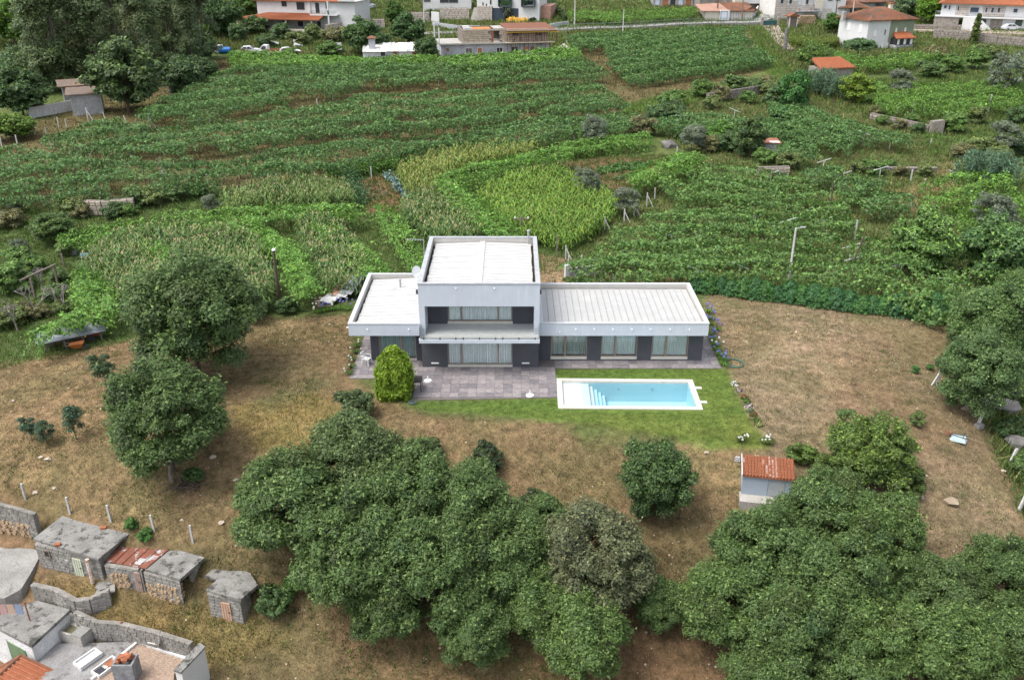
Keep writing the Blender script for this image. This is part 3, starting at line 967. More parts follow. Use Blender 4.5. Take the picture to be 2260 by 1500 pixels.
OAKS = [proto(4.0, 4.2, 4.3, 118, 480, .16, .175, (1.9, 1.7, 1.7), .12, ground=.4, shell=.64, flat=1.15, cv=.42, lv=.17, shoots=18) for i in range(5)]
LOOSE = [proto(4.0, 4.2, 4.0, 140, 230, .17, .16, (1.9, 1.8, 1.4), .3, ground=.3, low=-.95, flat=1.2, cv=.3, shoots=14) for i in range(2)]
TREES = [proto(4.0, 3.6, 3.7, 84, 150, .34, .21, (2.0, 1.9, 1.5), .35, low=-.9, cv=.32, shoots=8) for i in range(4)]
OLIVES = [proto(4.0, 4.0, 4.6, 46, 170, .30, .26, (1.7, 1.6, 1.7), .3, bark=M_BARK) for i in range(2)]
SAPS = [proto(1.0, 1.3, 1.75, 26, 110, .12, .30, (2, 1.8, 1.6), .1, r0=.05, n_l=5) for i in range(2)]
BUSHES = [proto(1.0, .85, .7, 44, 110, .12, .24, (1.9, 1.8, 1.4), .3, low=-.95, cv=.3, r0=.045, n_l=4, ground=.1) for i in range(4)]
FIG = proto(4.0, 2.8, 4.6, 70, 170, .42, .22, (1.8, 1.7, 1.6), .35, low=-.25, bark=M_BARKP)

OAK = (.094, .154, .047)
def set_tree(t, pr, col, nf, ns):
    f = link_mesh(nf, pr[0], t)
    f.color = (*col, 1)
    link_mesh(ns, pr[1], t)

_pick = {}
def tree(px, py, rp, label, col=OAK, protos=OAKS, hf=1.0, name='oak_tree', cat='tree', group=None, r0=4.0, hc0=4.3):
    """tree whose crown centre is seen at (px,py) with a radius of rp photo pixels"""
    c = hits([px], [py], 3.0)[0]
    for _ in range(3):
        s = rp/ppm(c)/r0
        c = hits([px], [py], hc0*s*hf)[0]
    t = thing(name, label, cat, (c[0], c[1], float(gz(c[0], c[1]))-.03), rnd.random()*2*PI, group)
    t.scale = (s*rnd.uniform(.94, 1.06), s*rnd.uniform(.94, 1.06), s*hf)
    k = _pick[id(protos)] = _pick.get(id(protos), -1)+1
    set_tree(t, protos[k % len(protos)], col, 'crown', 'trunk')
    return t

def bush(px, py, rp, label, col, hf=.8, name='shrub', cat='shrub', group=None, protos=None):
    """shrub seen with its foot at (px,py) and a half-width of rp photo pixels"""
    g = hit(px, py)
    s = rp/ppm(g)
    t = thing(name, label, cat, g, rnd.random()*2*PI, group)
    t.scale = (s*rnd.uniform(.85, 1.15), s*rnd.uniform(.85, 1.15), s*hf*1.2)
    protos = protos or BUSHES
    k = _pick[id(protos)] = _pick.get(id(protos), -1)+1
    set_tree(t, protos[k % len(protos)], col, 'foliage', 'stem')
    return t

def canopy_mesh(poly, h, dens, L, base, und=.5, gap=.32, curtain=(.45, 1.7), shoots=1.0, orig=(0, 0, 0), lv=.3, hang_all=.35, ridge=(2.6, .30, .05), holes=(), strip=0):
    """leaves of a vine trellis over a ground outline poly (k,2): a wavy roof of leaves, long shoots, curtains at its rim"""
    Q = scatter(poly, dens)
    ax_ = np.linalg.svd(poly-poly.mean(0), full_matrices=False)[2][0]
    pv = np.array([-ax_[1], ax_[0]])
    pv = pv*(1 if pv[1] > 0 else -1)
    wave = lambda q: np.cos((q @ pv+1.6*(fbm(q[:, 0], q[:, 1], 6, 77)-.5)+.5*(fbm(q[:, 0], q[:, 1], 1.3, 78)-.5))*2*PI/ridge[0])
    keep = (fbm(Q[:, 0], Q[:, 1], 3.2, 31) > gap) | (rng.random(len(Q)) < .12)
    keep &= (wave(Q) > -1+2*ridge[2]) | (rng.random(len(Q)) < .1)
    Q = Q[keep]
    for hp_ in holes:
        Q = Q[sdist(Q[:, 0], Q[:, 1], hp_)+1.2*(fbm(Q[:, 0], Q[:, 1], 2, 79)-.5) > 0]
    n = len(Q)
    zt = h+(fbm(Q[:, 0], Q[:, 1], 2.6, 33, 3)-.5)*2*und+rng.normal(0, .10, n)
    zt = zt+ridge[1]*wave(Q)
    if strip:
        # separate rows: a hanging front face, a top sloping back, then a dark gap before the next row
        saw = ((Q @ pv)/strip+.55*(fbm(Q[:, 0], Q[:, 1], 9, 83)-.5)*2+.16*(fbm(Q[:, 0], Q[:, 1], 1.5, 84)-.5)) % 1.0
        zt = zt+1.1*(.4-saw)
        face = saw < .18
        zt = np.where(face, zt-1.6*rng.random(n)**1.2*np.clip(.3+1.4*vnoise(Q[:, 0], Q[:, 1], 1.0, 85), 0, 1), zt)
        ok = (saw < .77) | (rng.random(n) < .06)
    deep = rng.random(n) < .25
    zt = np.where(deep, zt-rng.random(n)*.5, zt)
    if strip:
        Q, zt = Q[ok], zt[ok]
        n = len(Q)
        face = face[ok]
    P = np.c_[Q, gz(Q[:, 0], Q[:, 1])+zt]
    e = .35
    hx = fbm(Q[:, 0]+e, Q[:, 1], 2.6, 33, 3)-fbm(Q[:, 0]-e, Q[:, 1], 2.6, 33, 3)
    hy = fbm(Q[:, 0], Q[:, 1]+e, 2.6, 33, 3)-fbm(Q[:, 0], Q[:, 1]-e, 2.6, 33, 3)
    N = np.c_[-hx*2*und/e, -hy*2*und/e, np.ones(n)]+rng.normal(0, .42, (n, 3))
    if strip:
        N = np.where(face[:, None], np.array([-pv[0]*.9, -pv[1]*.9, .35])+rng.normal(0, .4, (n, 3)), N)
    blot = (.72+.6*fbm(Q[:, 0], Q[:, 1], 4.5, 37))[:, None]
    T = tint_var(base, n, lv, .12)*blot
    parts = [(P, N, T)]
    area = n/max(dens, 1)*1.6
    ns = int(area*2.2*shoots)
    if ns:
        S0 = P[rng.integers(0, n, ns)]
        a = rng.random(ns)*2*PI
        ln = rng.uniform(.5, 1.7, ns)
        t = np.linspace(.1, 1, 12)
        X = S0[:, None, :]+np.stack([np.cos(a)[:, None]*ln[:, None]*t, np.sin(a)[:, None]*ln[:, None]*t, (.45*t-.62*t*t)*ln[:, None]+0*t], -1)
        X = X.reshape(-1, 3)+rng.normal(0, .05, (ns*12, 3))
        parts.append((X, rng.normal(0, .5, (ns*12, 3))+np.array([0, 0, .9]), tint_var(np.asarray(base)*1.4, ns*12, .25, .12)))
    k = len(poly)
    for i in range(k):
        a_, b_ = poly[i], poly[(i+1) % k]
        ed = b_-a_
        ln = np.hypot(*ed)
        if ln < .3:
            continue
        nrm = np.array([ed[1], -ed[0]])/ln
        if nrm @ (a_-poly.mean(0)) < 0:
            nrm = -nrm
        isf = nrm[1] < -.5
        m_ = int(ln*dens*(1.1 if isf else .5))
        if m_ < 1:
            continue
        t = rng.random(m_)
        q = a_+ed*t[:, None]+nrm*rng.normal(0, .22, (m_, 1))
        for hp_ in holes:
            q = q[sdist(q[:, 0], q[:, 1], hp_) > -.1]
        m_ = len(q)
        hang = curtain[0]+(curtain[1]-curtain[0])*np.clip((vnoise(q[:, 0], q[:, 1], 1.1, 41)-.25)*1.6, 0, 1)
        if not isf:
            hang = hang*hang_all
        z = gz(q[:, 0], q[:, 1])+h+.1-hang*rng.random(m_)**.8
        n3 = np.c_[np.tile(nrm, (m_, 1))*.8, np.full(m_, .45)]+rng.normal(0, .4, (m_, 3))
        parts.append((np.c_[q, z], n3, tint_var(base, m_, lv, .12)))
    P = np.vstack([p_[0] for p_ in parts])-np.array(orig)
    N = np.vstack([p_[1] for p_ in parts])
    T = np.vstack([p_[2] for p_ in parts])
    LL = L*np.exp(rng.normal(0, .25, len(P)))
    return cards(P, N, LL, LL*.85, T, .12)

VDARK = (.078, .150, .042)
VMID = (.078, .135, .042)
VBRIGHT = (.11, .215, .038)
def pergola(pts, label, base, h=1.9, dens=16, L=.30, dm=5.0, lm=.52, name='vine_pergola', cat='vine trellis', group=None, stems=True, holes=(), **kw):
    """pts: outline of the leaf roof in the photo"""
    poly = wpoly(pts, h)
    o = poly.mean(0)
    org = (float(o[0]), float(o[1]), float(gz(o[0], o[1])))
    t = thing(name, label, cat, org, 0, group)
    V, F, tt = canopy_mesh(poly, h, dens*dm, L*lm, base, orig=org, holes=[wpoly(hp_, h) for hp_ in holes], **kw)
    link_mesh('foliage', np_mesh('vine_foliage', V, F, M_VINE, tt, 3), t)
    if stems:
        b = MB()
        for q in scatter(poly, .07):
            g = float(gz(q[0], q[1]))
            b.path([(q[0], q[1], g-.1), (q[0]+rnd.uniform(-.15, .15), q[1], g+h*.55), (q[0]+rnd.uniform(-.3, .3), q[1]+rnd.uniform(-.3, .3), g+h)], .045, 4, .03)
        if b.v:
            b.build('vine_stems', M_BARK, t, org, kind='stuff')
    return t

def maize(name, pts, dens, h, base, tas, tasf=.8, kinds='maize_crop'):
    poly = wpoly(pts, h*.5)
    Q = scatter(poly, dens)
    n = len(Q)
    hh = h*rng.uniform(.8, 1.15, n)*(.8+.4*fbm(Q[:, 0], Q[:, 1], 4, 51))
    g = gz(Q[:, 0], Q[:, 1])
    nl = 8
    a = (rng.random((n, 1))*2*PI+np.arange(nl)*2.4+rng.normal(0, .4, (n, nl)))
    z0 = hh[:, None]*(.18+.75*np.arange(nl)/nl)
    ln = hh[:, None]*rng.uniform(.26, .42, (n, nl))
    B = np.stack([np.broadcast_to(Q[:, :1], (n, nl)), np.broadcast_to(Q[:, 1:], (n, nl)), g[:, None]+z0], -1).reshape(-1, 3)
    dirv = np.stack([np.cos(a), np.sin(a), 0*a], -1).reshape(-1, 3)
    side = np.stack([-np.sin(a), np.cos(a), 0*a], -1).reshape(-1, 3)
    ln = ln.reshape(-1, 1)
    w = .055
    up = np.array([0, 0, 1.])
    A0, A1 = B-side*w*.6, B+side*w*.6
    M0, M1 = B+dirv*ln*.55+up*ln*.5-side*w, B+dirv*ln*.55+up*ln*.5+side*w
    E0, E1 = B+dirv*ln*1.05+up*ln*.12-side*.01, B+dirv*ln*1.05+up*ln*.12+side*.01
    V = np.stack([A0, A1, M1, M0, E1, E0], 1).reshape(-1, 3)
    k = np.arange(len(B))[:, None]*6
    F = np.vstack([k+np.array([0, 1, 2, 3]), k+np.array([3, 2, 4, 5])])
    T = np.repeat(tint_var(base, len(B), .25, .12)*np.repeat(.8+.5*fbm(Q[:, 0], Q[:, 1], 5, 53), nl)[:, None], 6, 0)
    # tassels
    s = rng.random(n) < tasf
    qs = np.c_[Q[s], (g+hh)[s]]
    kk = len(qs)
    off = len(V)
    tv, tf, ttt = [], [], []
    for j in range(3):
        a2 = rng.random(kk)*2*PI
        d2 = np.c_[np.cos(a2)*.16, np.sin(a2)*.16, np.full(kk, .18)]
        s2 = np.c_[-np.sin(a2), np.cos(a2), 0*a2]*.022
        v = np.stack([qs-s2, qs+s2, qs+d2+s2, qs+d2-s2], 1).reshape(-1, 3)
        tv.append(v)
        tf.append(off+np.arange(len(v)).reshape(-1, 4))
        off += len(v)
        ttt.append(np.repeat(tint_var(tas, kk, .15, .08), 4, 0))
    V = np.vstack([V]+tv)
    F = np.vstack([F]+tf)
    T = np.vstack([T]+ttt)
    o = link_mesh(kinds, np_mesh(kinds, V, F, M_BLADE, T))
    return tag(o, kind='stuff')

def tufts(name, poly, dens, h, w, cols, blades=4, spread=.09, where=None, label=None):
    """grass tufts: thin leaning triangles"""
    Q = scatter(poly, dens)
    if where is not None:
        Q = Q[where(Q[:, 0], Q[:, 1])]
    n = len(Q)
    if n == 0:
        return None
    ci = rng.integers(0, len(cols), n)
    base = np.asarray(cols)[ci]
    Q = np.repeat(Q, blades, 0)+rng.normal(0, spread, (n*blades, 2))
    k = len(Q)
    g = gz(Q[:, 0], Q[:, 1])
    a = rng.random(k)*2*PI
    hh = h*np.exp(rng.normal(0, .35, k))
    lean = rng.normal(0, .5, (k, 2))*hh[:, None]
    s = np.c_[np.cos(a), np.sin(a)]*w*.5
    z = g-.02
    V = np.stack([np.c_[Q-s, z], np.c_[Q+s, z], np.c_[Q+lean, g+hh]], 1).reshape(-1, 3)
    T = np.repeat(np.clip(np.repeat(base, blades, 0)*np.exp(rng.normal(0, .28, (k, 1))), .004, .9), 3, 0)
    o = link_mesh(name, np_mesh(name, V, np.arange(3*k).reshape(-1, 3), M_BLADE, T, 3))
    return tag(o, kind='stuff')
# ------------------------------------------------------------------ the oaks and other trees
GREYOAK, BRIOAK = (.132, .152, .074), (.104, .170, .048)
T_ = lambda *a, **k: tree(*a, **k)
def sap(px, py, rp, lb, col, hf=1.0):
    return tree(px, py, rp, lb, col, SAPS, hf, 'oak_sapling', 'sapling', None, 1.0, 1.75)
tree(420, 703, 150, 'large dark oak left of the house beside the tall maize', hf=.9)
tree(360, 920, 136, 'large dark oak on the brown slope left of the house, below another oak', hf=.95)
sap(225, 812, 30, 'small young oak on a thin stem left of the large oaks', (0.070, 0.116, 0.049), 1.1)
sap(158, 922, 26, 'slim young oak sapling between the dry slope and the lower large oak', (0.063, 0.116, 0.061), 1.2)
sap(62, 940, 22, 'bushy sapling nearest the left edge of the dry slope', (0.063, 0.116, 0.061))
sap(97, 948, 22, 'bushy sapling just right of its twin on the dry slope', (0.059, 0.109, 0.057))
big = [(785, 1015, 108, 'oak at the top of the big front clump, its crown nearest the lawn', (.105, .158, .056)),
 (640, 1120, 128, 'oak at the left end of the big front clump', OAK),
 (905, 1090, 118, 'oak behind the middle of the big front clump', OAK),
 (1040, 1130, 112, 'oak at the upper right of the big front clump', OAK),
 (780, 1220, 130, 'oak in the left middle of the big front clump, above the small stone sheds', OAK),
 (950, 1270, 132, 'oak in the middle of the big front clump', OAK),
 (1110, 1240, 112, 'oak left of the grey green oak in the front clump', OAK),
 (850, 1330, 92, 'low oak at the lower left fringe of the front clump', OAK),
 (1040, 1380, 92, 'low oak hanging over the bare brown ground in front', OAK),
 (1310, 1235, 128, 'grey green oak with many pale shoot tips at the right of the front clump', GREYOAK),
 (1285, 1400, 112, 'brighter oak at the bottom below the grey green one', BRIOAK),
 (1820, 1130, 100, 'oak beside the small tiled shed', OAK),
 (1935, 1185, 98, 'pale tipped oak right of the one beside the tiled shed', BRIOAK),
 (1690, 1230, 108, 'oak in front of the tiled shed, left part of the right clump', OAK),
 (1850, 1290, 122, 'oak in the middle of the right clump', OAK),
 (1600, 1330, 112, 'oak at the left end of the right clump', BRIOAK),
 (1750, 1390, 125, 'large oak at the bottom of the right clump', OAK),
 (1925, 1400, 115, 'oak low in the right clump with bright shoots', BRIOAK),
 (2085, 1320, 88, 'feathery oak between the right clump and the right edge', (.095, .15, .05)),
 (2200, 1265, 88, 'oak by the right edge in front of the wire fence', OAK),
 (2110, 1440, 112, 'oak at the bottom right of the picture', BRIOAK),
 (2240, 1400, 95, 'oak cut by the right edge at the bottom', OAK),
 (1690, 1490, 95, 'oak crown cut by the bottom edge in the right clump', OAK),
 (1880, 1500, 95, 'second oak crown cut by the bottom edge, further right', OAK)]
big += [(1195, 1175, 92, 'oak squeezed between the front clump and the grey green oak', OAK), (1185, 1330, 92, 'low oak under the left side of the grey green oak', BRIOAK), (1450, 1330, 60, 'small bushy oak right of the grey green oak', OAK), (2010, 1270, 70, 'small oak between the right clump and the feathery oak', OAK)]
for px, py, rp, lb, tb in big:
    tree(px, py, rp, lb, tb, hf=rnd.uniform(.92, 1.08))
tree(1455, 1058, 95, 'loose dark green tree alone on the slope below the pool lawn', (0.070, 0.123, 0.041), LOOSE, hc0=4.0)
tree(1925, 998, 106, 'wide yellowish green tree behind the tiled shed', (0.112, 0.174, 0.041), LOOSE, .8, hc0=4.0)
tree(2168, 828, 92, 'bright green round oak beside the leaning fence posts at the right', (0.101, 0.167, 0.057))
tree(2195, 715, 98, 'darker oak behind the bright round oak at the right edge', (0.109, 0.186, 0.057))
tree(2250, 650, 60, 'dark bushy tree at the right edge above the oaks', (0.109, 0.186, 0.051))
tree(2255, 790, 60, 'dark tree cut by the right edge beside the bright oak', (0.100, 0.177, 0.051))
tree(2045, 525, 76, 'round dark green tree among the vines at the right', (0.127, 0.225, 0.061), TREES, hc0=3.9)
tree(2210, 545, 80, 'broad dark tree by the right edge above the vines', (0.095, 0.177, 0.057), TREES, hc0=3.9)
tree(2290, 560, 70, 'dark tree cut by the right edge among the vines', (0.095, 0.173, 0.057), TREES, hc0=3.9)
sap(1865, 922, 24, 'tiny thin young fruit tree on the dry yard', (0.140, 0.203, 0.061))
OLIVE = (0.147, 0.181, 0.115)
for px, py, rp, lb in ((1385, 440, 34, 'grey green olive tree beside the row of white braced posts'),
                       (1293, 400, 34, 'thin grey olive tree at the edge of the tall grass field'),
                       (465, 445, 22, 'small round grey olive left of the maize strip'),
                       (1310, 285, 34, 'broad grey olive tree above the bright pergola'),
                       (1528, 300, 32, 'grey olive tree on the terrace above the white hut'),
                       (40, 545, 22, 'greyish shrubby olive at the left edge'),
                       (35, 450, 18, 'small greyish olive under the left vineyard'),
                       (2190, 470, 50, 'loose grey olive tree by the right edge'),
                       (2220, 300, 40, 'grey olive at the right edge above the bright vines'),
                       (2230, 160, 46, 'large grey olive near the top right'),
                       (1990, 180, 34, 'grey olive beside the round yellow green tree')):
    tree(px, py, rp, lb, OLIVE, OLIVES, 1.0, 'olive_tree', hc0=4.6)
tree(1660, 300, 38, 'tall dark bushy tree beside the white hut in the terraces', (0.074, 0.122, 0.041), TREES, 1.3, 'broadleaf_tree', hc0=3.9)
tree(1590, 290, 36, 'leafy green tree on the terrace left of the white hut', (0.090, 0.188, 0.036), TREES, .7, 'broadleaf_tree', hc0=3.9)
tree(1890, 190, 36, 'round yellow green tree below the red tiled lean-to roof', (0.150, 0.227, 0.031), TREES, 1.0, 'broadleaf_tree', hc0=3.9)
tree(1895, 108, 38, 'dark domed fig tree on a bare trunk before the white house', (0.074, 0.139, 0.051), [FIG], .72, 'fig_tree', hc0=3.9)
tree(1800, 120, 38, 'feathery green tree between the hedge and the domed fig', (0.106, 0.179, 0.043), TREES, 1.0, 'broadleaf_tree', hc0=3.9)
tree(110, 500, 50, 'loose dark green tree left of the vine covered arch', (0.083, 0.139, 0.041), TREES, .7, 'broadleaf_tree', hc0=3.9)
tree(2050, 15, 28, 'large bright green tree at the top right, beside the white villa', (0.113, 0.220, 0.024), TREES, 1.3, 'broadleaf_tree', hc0=3.9)
tree(2000, 12, 30, 'grey olive like tree behind the white house roof', (0.120, 0.179, 0.085), TREES, 1.0, 'broadleaf_tree', hc0=3.9)
tree(870, 25, 24, 'clipped egg shaped tree by the drive of the top left house', (0.074, 0.146, 0.029), TREES, 1.25, 'broadleaf_tree', hc0=3.9)
tree(800, 78, 48, 'dark bushy laurel below the top left house', (0.064, 0.122, 0.036), TREES, .85, 'broadleaf_tree', hc0=3.9)
tree(900, 62, 40, 'dark leafy tree between the stone wall and the ruin', (0.064, 0.130, 0.041), TREES, .9, 'broadleaf_tree', hc0=3.9)
tree(940, 105, 28, 'small dark tree left of the unfinished house', (0.067, 0.122, 0.041), TREES, 1.0, 'broadleaf_tree', hc0=3.9)
tree(1840, 48, 24, 'round dark green bush tree by the firewood heap', (0.083, 0.163, 0.034), TREES, 1.0, 'broadleaf_tree', hc0=3.9)
tree(730, 110, 34, 'straggling bush below the stone terrace wall', (0.090, 0.163, 0.043), TREES, .6, 'broadleaf_tree', hc0=3.9)
tree(100, 25, 80, 'bright leafy tree at the top left corner', (0.106, 0.195, 0.036), TREES, 1.0, 'broadleaf_tree', hc0=3.9)
tree(20, 40, 60, 'bright green tree cut by the left edge at the top', (0.106, 0.204, 0.036), TREES, 1.0, 'broadleaf_tree', hc0=3.9)
tree(480, 30, 50, 'dark tree beside the veranda of the top left house', (0.060, 0.114, 0.036), TREES, 1.0, 'broadleaf_tree', hc0=3.9)
tree(540, 15, 40, 'green tree behind the veranda roof', (0.090, 0.163, 0.036), TREES, 1.0, 'broadleaf_tree', hc0=3.9)
tree(40, 200, 60, 'dark tree left of the grey hut by the grove', (0.074, 0.130, 0.048), TREES, 1.0, 'broadleaf_tree', hc0=3.9)
tree(30, 150, 52, 'grey green tree at the left edge by the grove', (0.090, 0.146, 0.061), TREES, 1.0, 'broadleaf_tree', hc0=3.9)
tree(25, 275, 50, 'low yellow green bush mound at the left edge', (0.113, 0.188, 0.036), TREES, .7, 'broadleaf_tree', hc0=3.9)
tree(270, 165, 88, 'broad bushy laurel at the front of the tall grove', (0.088, 0.139, 0.051), TREES, .95, 'broadleaf_tree', hc0=3.9)
for px, py, rp in ((420, 100, 50), (400, 165, 48), (445, 150, 36), (190, 120, 52)):
    tree(px, py, rp, {420: 'dark undergrowth tree at the right rear of the tall grove', 400: 'dark undergrowth tree at the right front of the tall grove', 445: 'small dark undergrowth tree nearest the brown bank by the grove', 190: 'dark undergrowth tree at the left foot of the tall grove'}[px], (0.067, 0.114, 0.044), TREES, 1.0, 'broadleaf_tree', group='undergrowth trees of the grove', hc0=3.9)

# tall eucalyptus grove
def euc_proto():
    cs, rs = [], []
    for i in range(46):
        f = rnd.uniform(.08, 1)
        a = rnd.random()*2*PI
        rr = (1.05-f*.65)*2.9*rnd.uniform(.3, 1.1)
        cs.append((rr*math.cos(a), rr*math.sin(a), 15*f))
        rs.append(1.15*rnd.uniform(.7, 1.3))
    return proto(0, 0, 0, 0, 190, .40, 0, (2, 1.9, 1.8), .2, cs=np.array(cs), rs=np.array(rs), top=(.3, 0, 14.6), r0=.2, n_l=14, bark=M_BARKP, flat=1.1, droop=.6, asp=.35)
EUC = [euc_proto() for i in range(4)]
ORD = ['first', 'second', 'third', 'fourth', 'fifth', 'sixth', 'seventh', 'eighth', 'ninth', 'tenth', 'eleventh', 'twelfth', 'thirteenth', 'fourteenth', 'fifteenth', 'sixteenth', 'seventeenth', 'eighteenth', 'nineteenth', 'twentieth', 'twenty-first', 'twenty-second', 'twenty-third', 'twenty-fourth', 'twenty-fifth', 'twenty-sixth']
EP = ((120, 165), (165, 150), (205, 168), (235, 140), (270, 175), (300, 135), (325, 160), (345, 185), (360, 140), (385, 165), (410, 140), (430, 175), (250, 110), (320, 105), (400, 108), (150, 118), (205, 112), (90, 140), (455, 130), (100, 205), (140, 200), (180, 195), (225, 190))
_o = sorted(range(len(EP)), key=lambda k: EP[k][0])
EUCL = {k: 'tall slender eucalyptus, %s from the left in the grove at the top left' % ORD[r_] for r_, k in enumerate(_o)}
for i, (px, py) in enumerate(EP):
    g = hit(px, py)
    t = thing('eucalyptus_tree', EUCL[i], 'tree', g, rnd.random()*6, 'tall eucalyptus grove')
    sc = rnd.uniform(.85, 1.2)
    t.scale = (sc, sc, sc)
    set_tree(t, EUC[i % 4], rnd.choice(((.11, .155, .06), (.095, .135, .052), (.12, .155, .065))), 'crown', 'trunk')
# ------------------------------------------------------------------ vineyards
def band(rear, front):
    return rear+front[::-1]
E1 = [(300,250),(330,253),(480,238),(560,226),(640,214),(720,200),(800,182),(870,180),(960,178),(1060,172),(1310,163),(1345,160)]
E2 = [(90,308),(250,325),(396,330),(483,322),(616,302),(700,288),(800,286),(1000,272),(1100,258),(1200,248),(1385,228)]
E3 = [(-40,435),(60,432),(120,428),(235,412),(356,402),(464,392),(557,384),(650,372),(760,356),(880,330),(1000,308)]
pergola(band([(470,165),(520,150),(700,142),(1000,140),(1290,130)], E1), 'long dark vine roof on the highest of the left terraces', VDARK, holes=([(600,215),(650,200),(715,196),(720,215)], [(795,190),(805,172),(870,178),(880,192)], [(930,185),(960,170),(985,172),(985,185)]), dens=10, L=.36, und=.55, h=2.2, strip=5.4)
pergola(band([(215,268),(300,272),(330,285),(480,268),(560,256),(640,244),(720,228),(800,212),(880,208),(1000,200),(1100,192),(1310,182)], E2), 'widest dark vine roof in the middle of the left vineyard', VDARK, holes=([(400,335),(420,318),(480,312),(490,328)], [(1140,262),(1150,244),(1190,240),(1200,256)], [(640,310),(655,294),(700,290),(700,302)]), dens=11, L=.36, und=.55, h=2.2, strip=5.4)
pergola(band([(-40,335),(40,325),(90,332),(230,356),(396,362),(483,356),(616,336),(700,318),(800,312),(1000,296),(1060,290)], E3), 'dark vine roof on the lowest left terrace with hanging curtains of leaves', VDARK, holes=([(230,415),(240,398),(330,392),(340,405)], [(470,400),(490,386),(560,380),(570,390)]), dens=13, L=.34, und=.5, h=2.2, strip=5.4)
pergola([(1040,285),(1200,262),(1400,248),(1420,262),(1380,282),(1290,290),(1180,305),(1060,318)], 'dark vine roof right of the lowest left terrace', VDARK, dens=12, L=.34)
pergola([(505,118),(640,122),(800,128),(960,122),(960,138),(800,150),(640,146),(510,138)], 'bright green vine row below the wrecked vans', VBRIGHT, dens=10, L=.4, h=1.7)
pergola([(970,125),(1100,118),(1270,105),(1282,122),(1200,135),(1000,148)], 'bright green vine row in front of the unfinished house', VBRIGHT, dens=10, L=.4, h=2.2)
# upper right of the left vineyard
pergola([(1250,78),(1330,72),(1400,68),(1560,62),(1640,58),(1642,72),(1560,84),(1400,95),(1270,98)], 'dark vine roof just below the road', VDARK, dens=10, L=.38, und=.5, h=2.2, strip=4.2)
pergola([(1340,98),(1480,92),(1640,80),(1660,92),(1640,104),(1500,118),(1345,128)], 'dark vine roof second below the road', VDARK, dens=10, L=.38, und=.5, h=2.2, strip=4.2)
pergola([(1340,136),(1480,118),(1660,104),(1690,116),(1640,126),(1500,138),(1370,154)], 'dark vine roof third below the road', VDARK, dens=10, L=.38, und=.5, h=2.2, strip=4.2)
pergola([(1380,158),(1500,145),(1690,122),(1705,131),(1620,148),(1480,166),(1385,180)], 'dark vine roof beside the grassy path', VDARK, dens=10, L=.36, und=.4, h=1.5, strip=3.6)
# terraces right of the path
TL = 'thin vine row on a wire trellis in the right hand terraces'
TG = 'vine rows of the right terraces'
for pts, lb in (
 ([(1440,262),(1560,252),(1640,262),(1760,285),(1770,300),(1640,282),(1500,278),(1440,275)], 'vine row under the rough stone terrace wall'),
 ([(1700,225),(1790,240),(1880,268),(2000,300),(2010,312),(1900,300),(1760,262),(1700,245)], 'long vine row climbing past the bamboo cane'),
 ([(1690,262),(1800,268),(1890,300),(1880,322),(1790,310),(1700,285)], 'vine row above the white hut'),
 ([(1480,270),(1560,268),(1580,282),(1500,290)], 'short vine row left of the tall dark bushy tree'),
 ([(1720,320),(1800,330),(1800,342),(1720,335)], 'small vine right of the white hut'),
 ([(1780,375),(1850,368),(1860,388),(1780,395)], 'lone green vine on the open terrace'),
 ([(1880,385),(1950,390),(1950,405),(1890,402)], 'lone vine in the middle of the right terraces'),
 ([(1850,395),(1920,400),(1910,425),(1850,420)], 'low ragged vine above the row of T posts'),
 ([(1930,425),(2015,430),(2010,452),(1935,460),(1905,450)], 'dense vine beside the leaning white post')):
    pergola(pts, lb, VDARK, dens=11, L=.34, h=1.7)
for pts, lb in (
 ([(1500,355),(1600,365),(1680,372),(1790,400),(1790,412),(1640,398),(1520,385)], 'first dark vine row of the right vineyard, next to the hut'),
 ([(1460,400),(1560,395),(1700,408),(1880,425),(1890,440),(1700,432),(1480,428)], 'second dark vine row of the right vineyard'),
 ([(1500,432),(1640,438),(1860,450),(1880,468),(1700,468),(1490,462)], 'third dark vine row of the right vineyard'),
 ([(1425,470),(1560,468),(1730,472),(1880,478),(1900,492),(1700,492),(1440,495)], 'fourth dark vine row of the right vineyard'),
 ([(1355,505),(1500,498),(1640,505),(1800,512),(1860,525),(1700,528),(1360,532)], 'fifth dark vine row of the right vineyard'),
 ([(1320,540),(1450,536),(1640,538),(1850,548),(1860,562),(1640,562),(1320,566)], 'sixth dark vine row of the right vineyard'),
 ([(1260,575),(1400,570),(1640,572),(1740,580),(1740,598),(1500,602),(1270,600)], 'vine row of the right vineyard nearest the house'),
 ([(1760,575),(1900,580),(1990,600),(1985,620),(1850,615),(1750,600)], 'vine row behind the right end of the conifer hedge'),
 ([(1880,525),(2000,530),(2080,560),(2060,580),(1960,572),(1880,555)], 'vine row below the round dark tree'),
 ([(1990,575),(2120,565),(2260,590),(2270,640),(2160,640),(2060,625)], 'broad vine roof at the right above the oaks'),
 ([(1960,630),(2080,640),(2230,660),(2150,690),(2080,690),(1960,650)], 'low vine roof running into the oaks at the right')):
    pergola(pts, lb, (.095,.172,.042), dens=13, L=.33, h=1.6, gap=.36, und=.55, ridge=(2.1, .15, .12), strip=3.0)
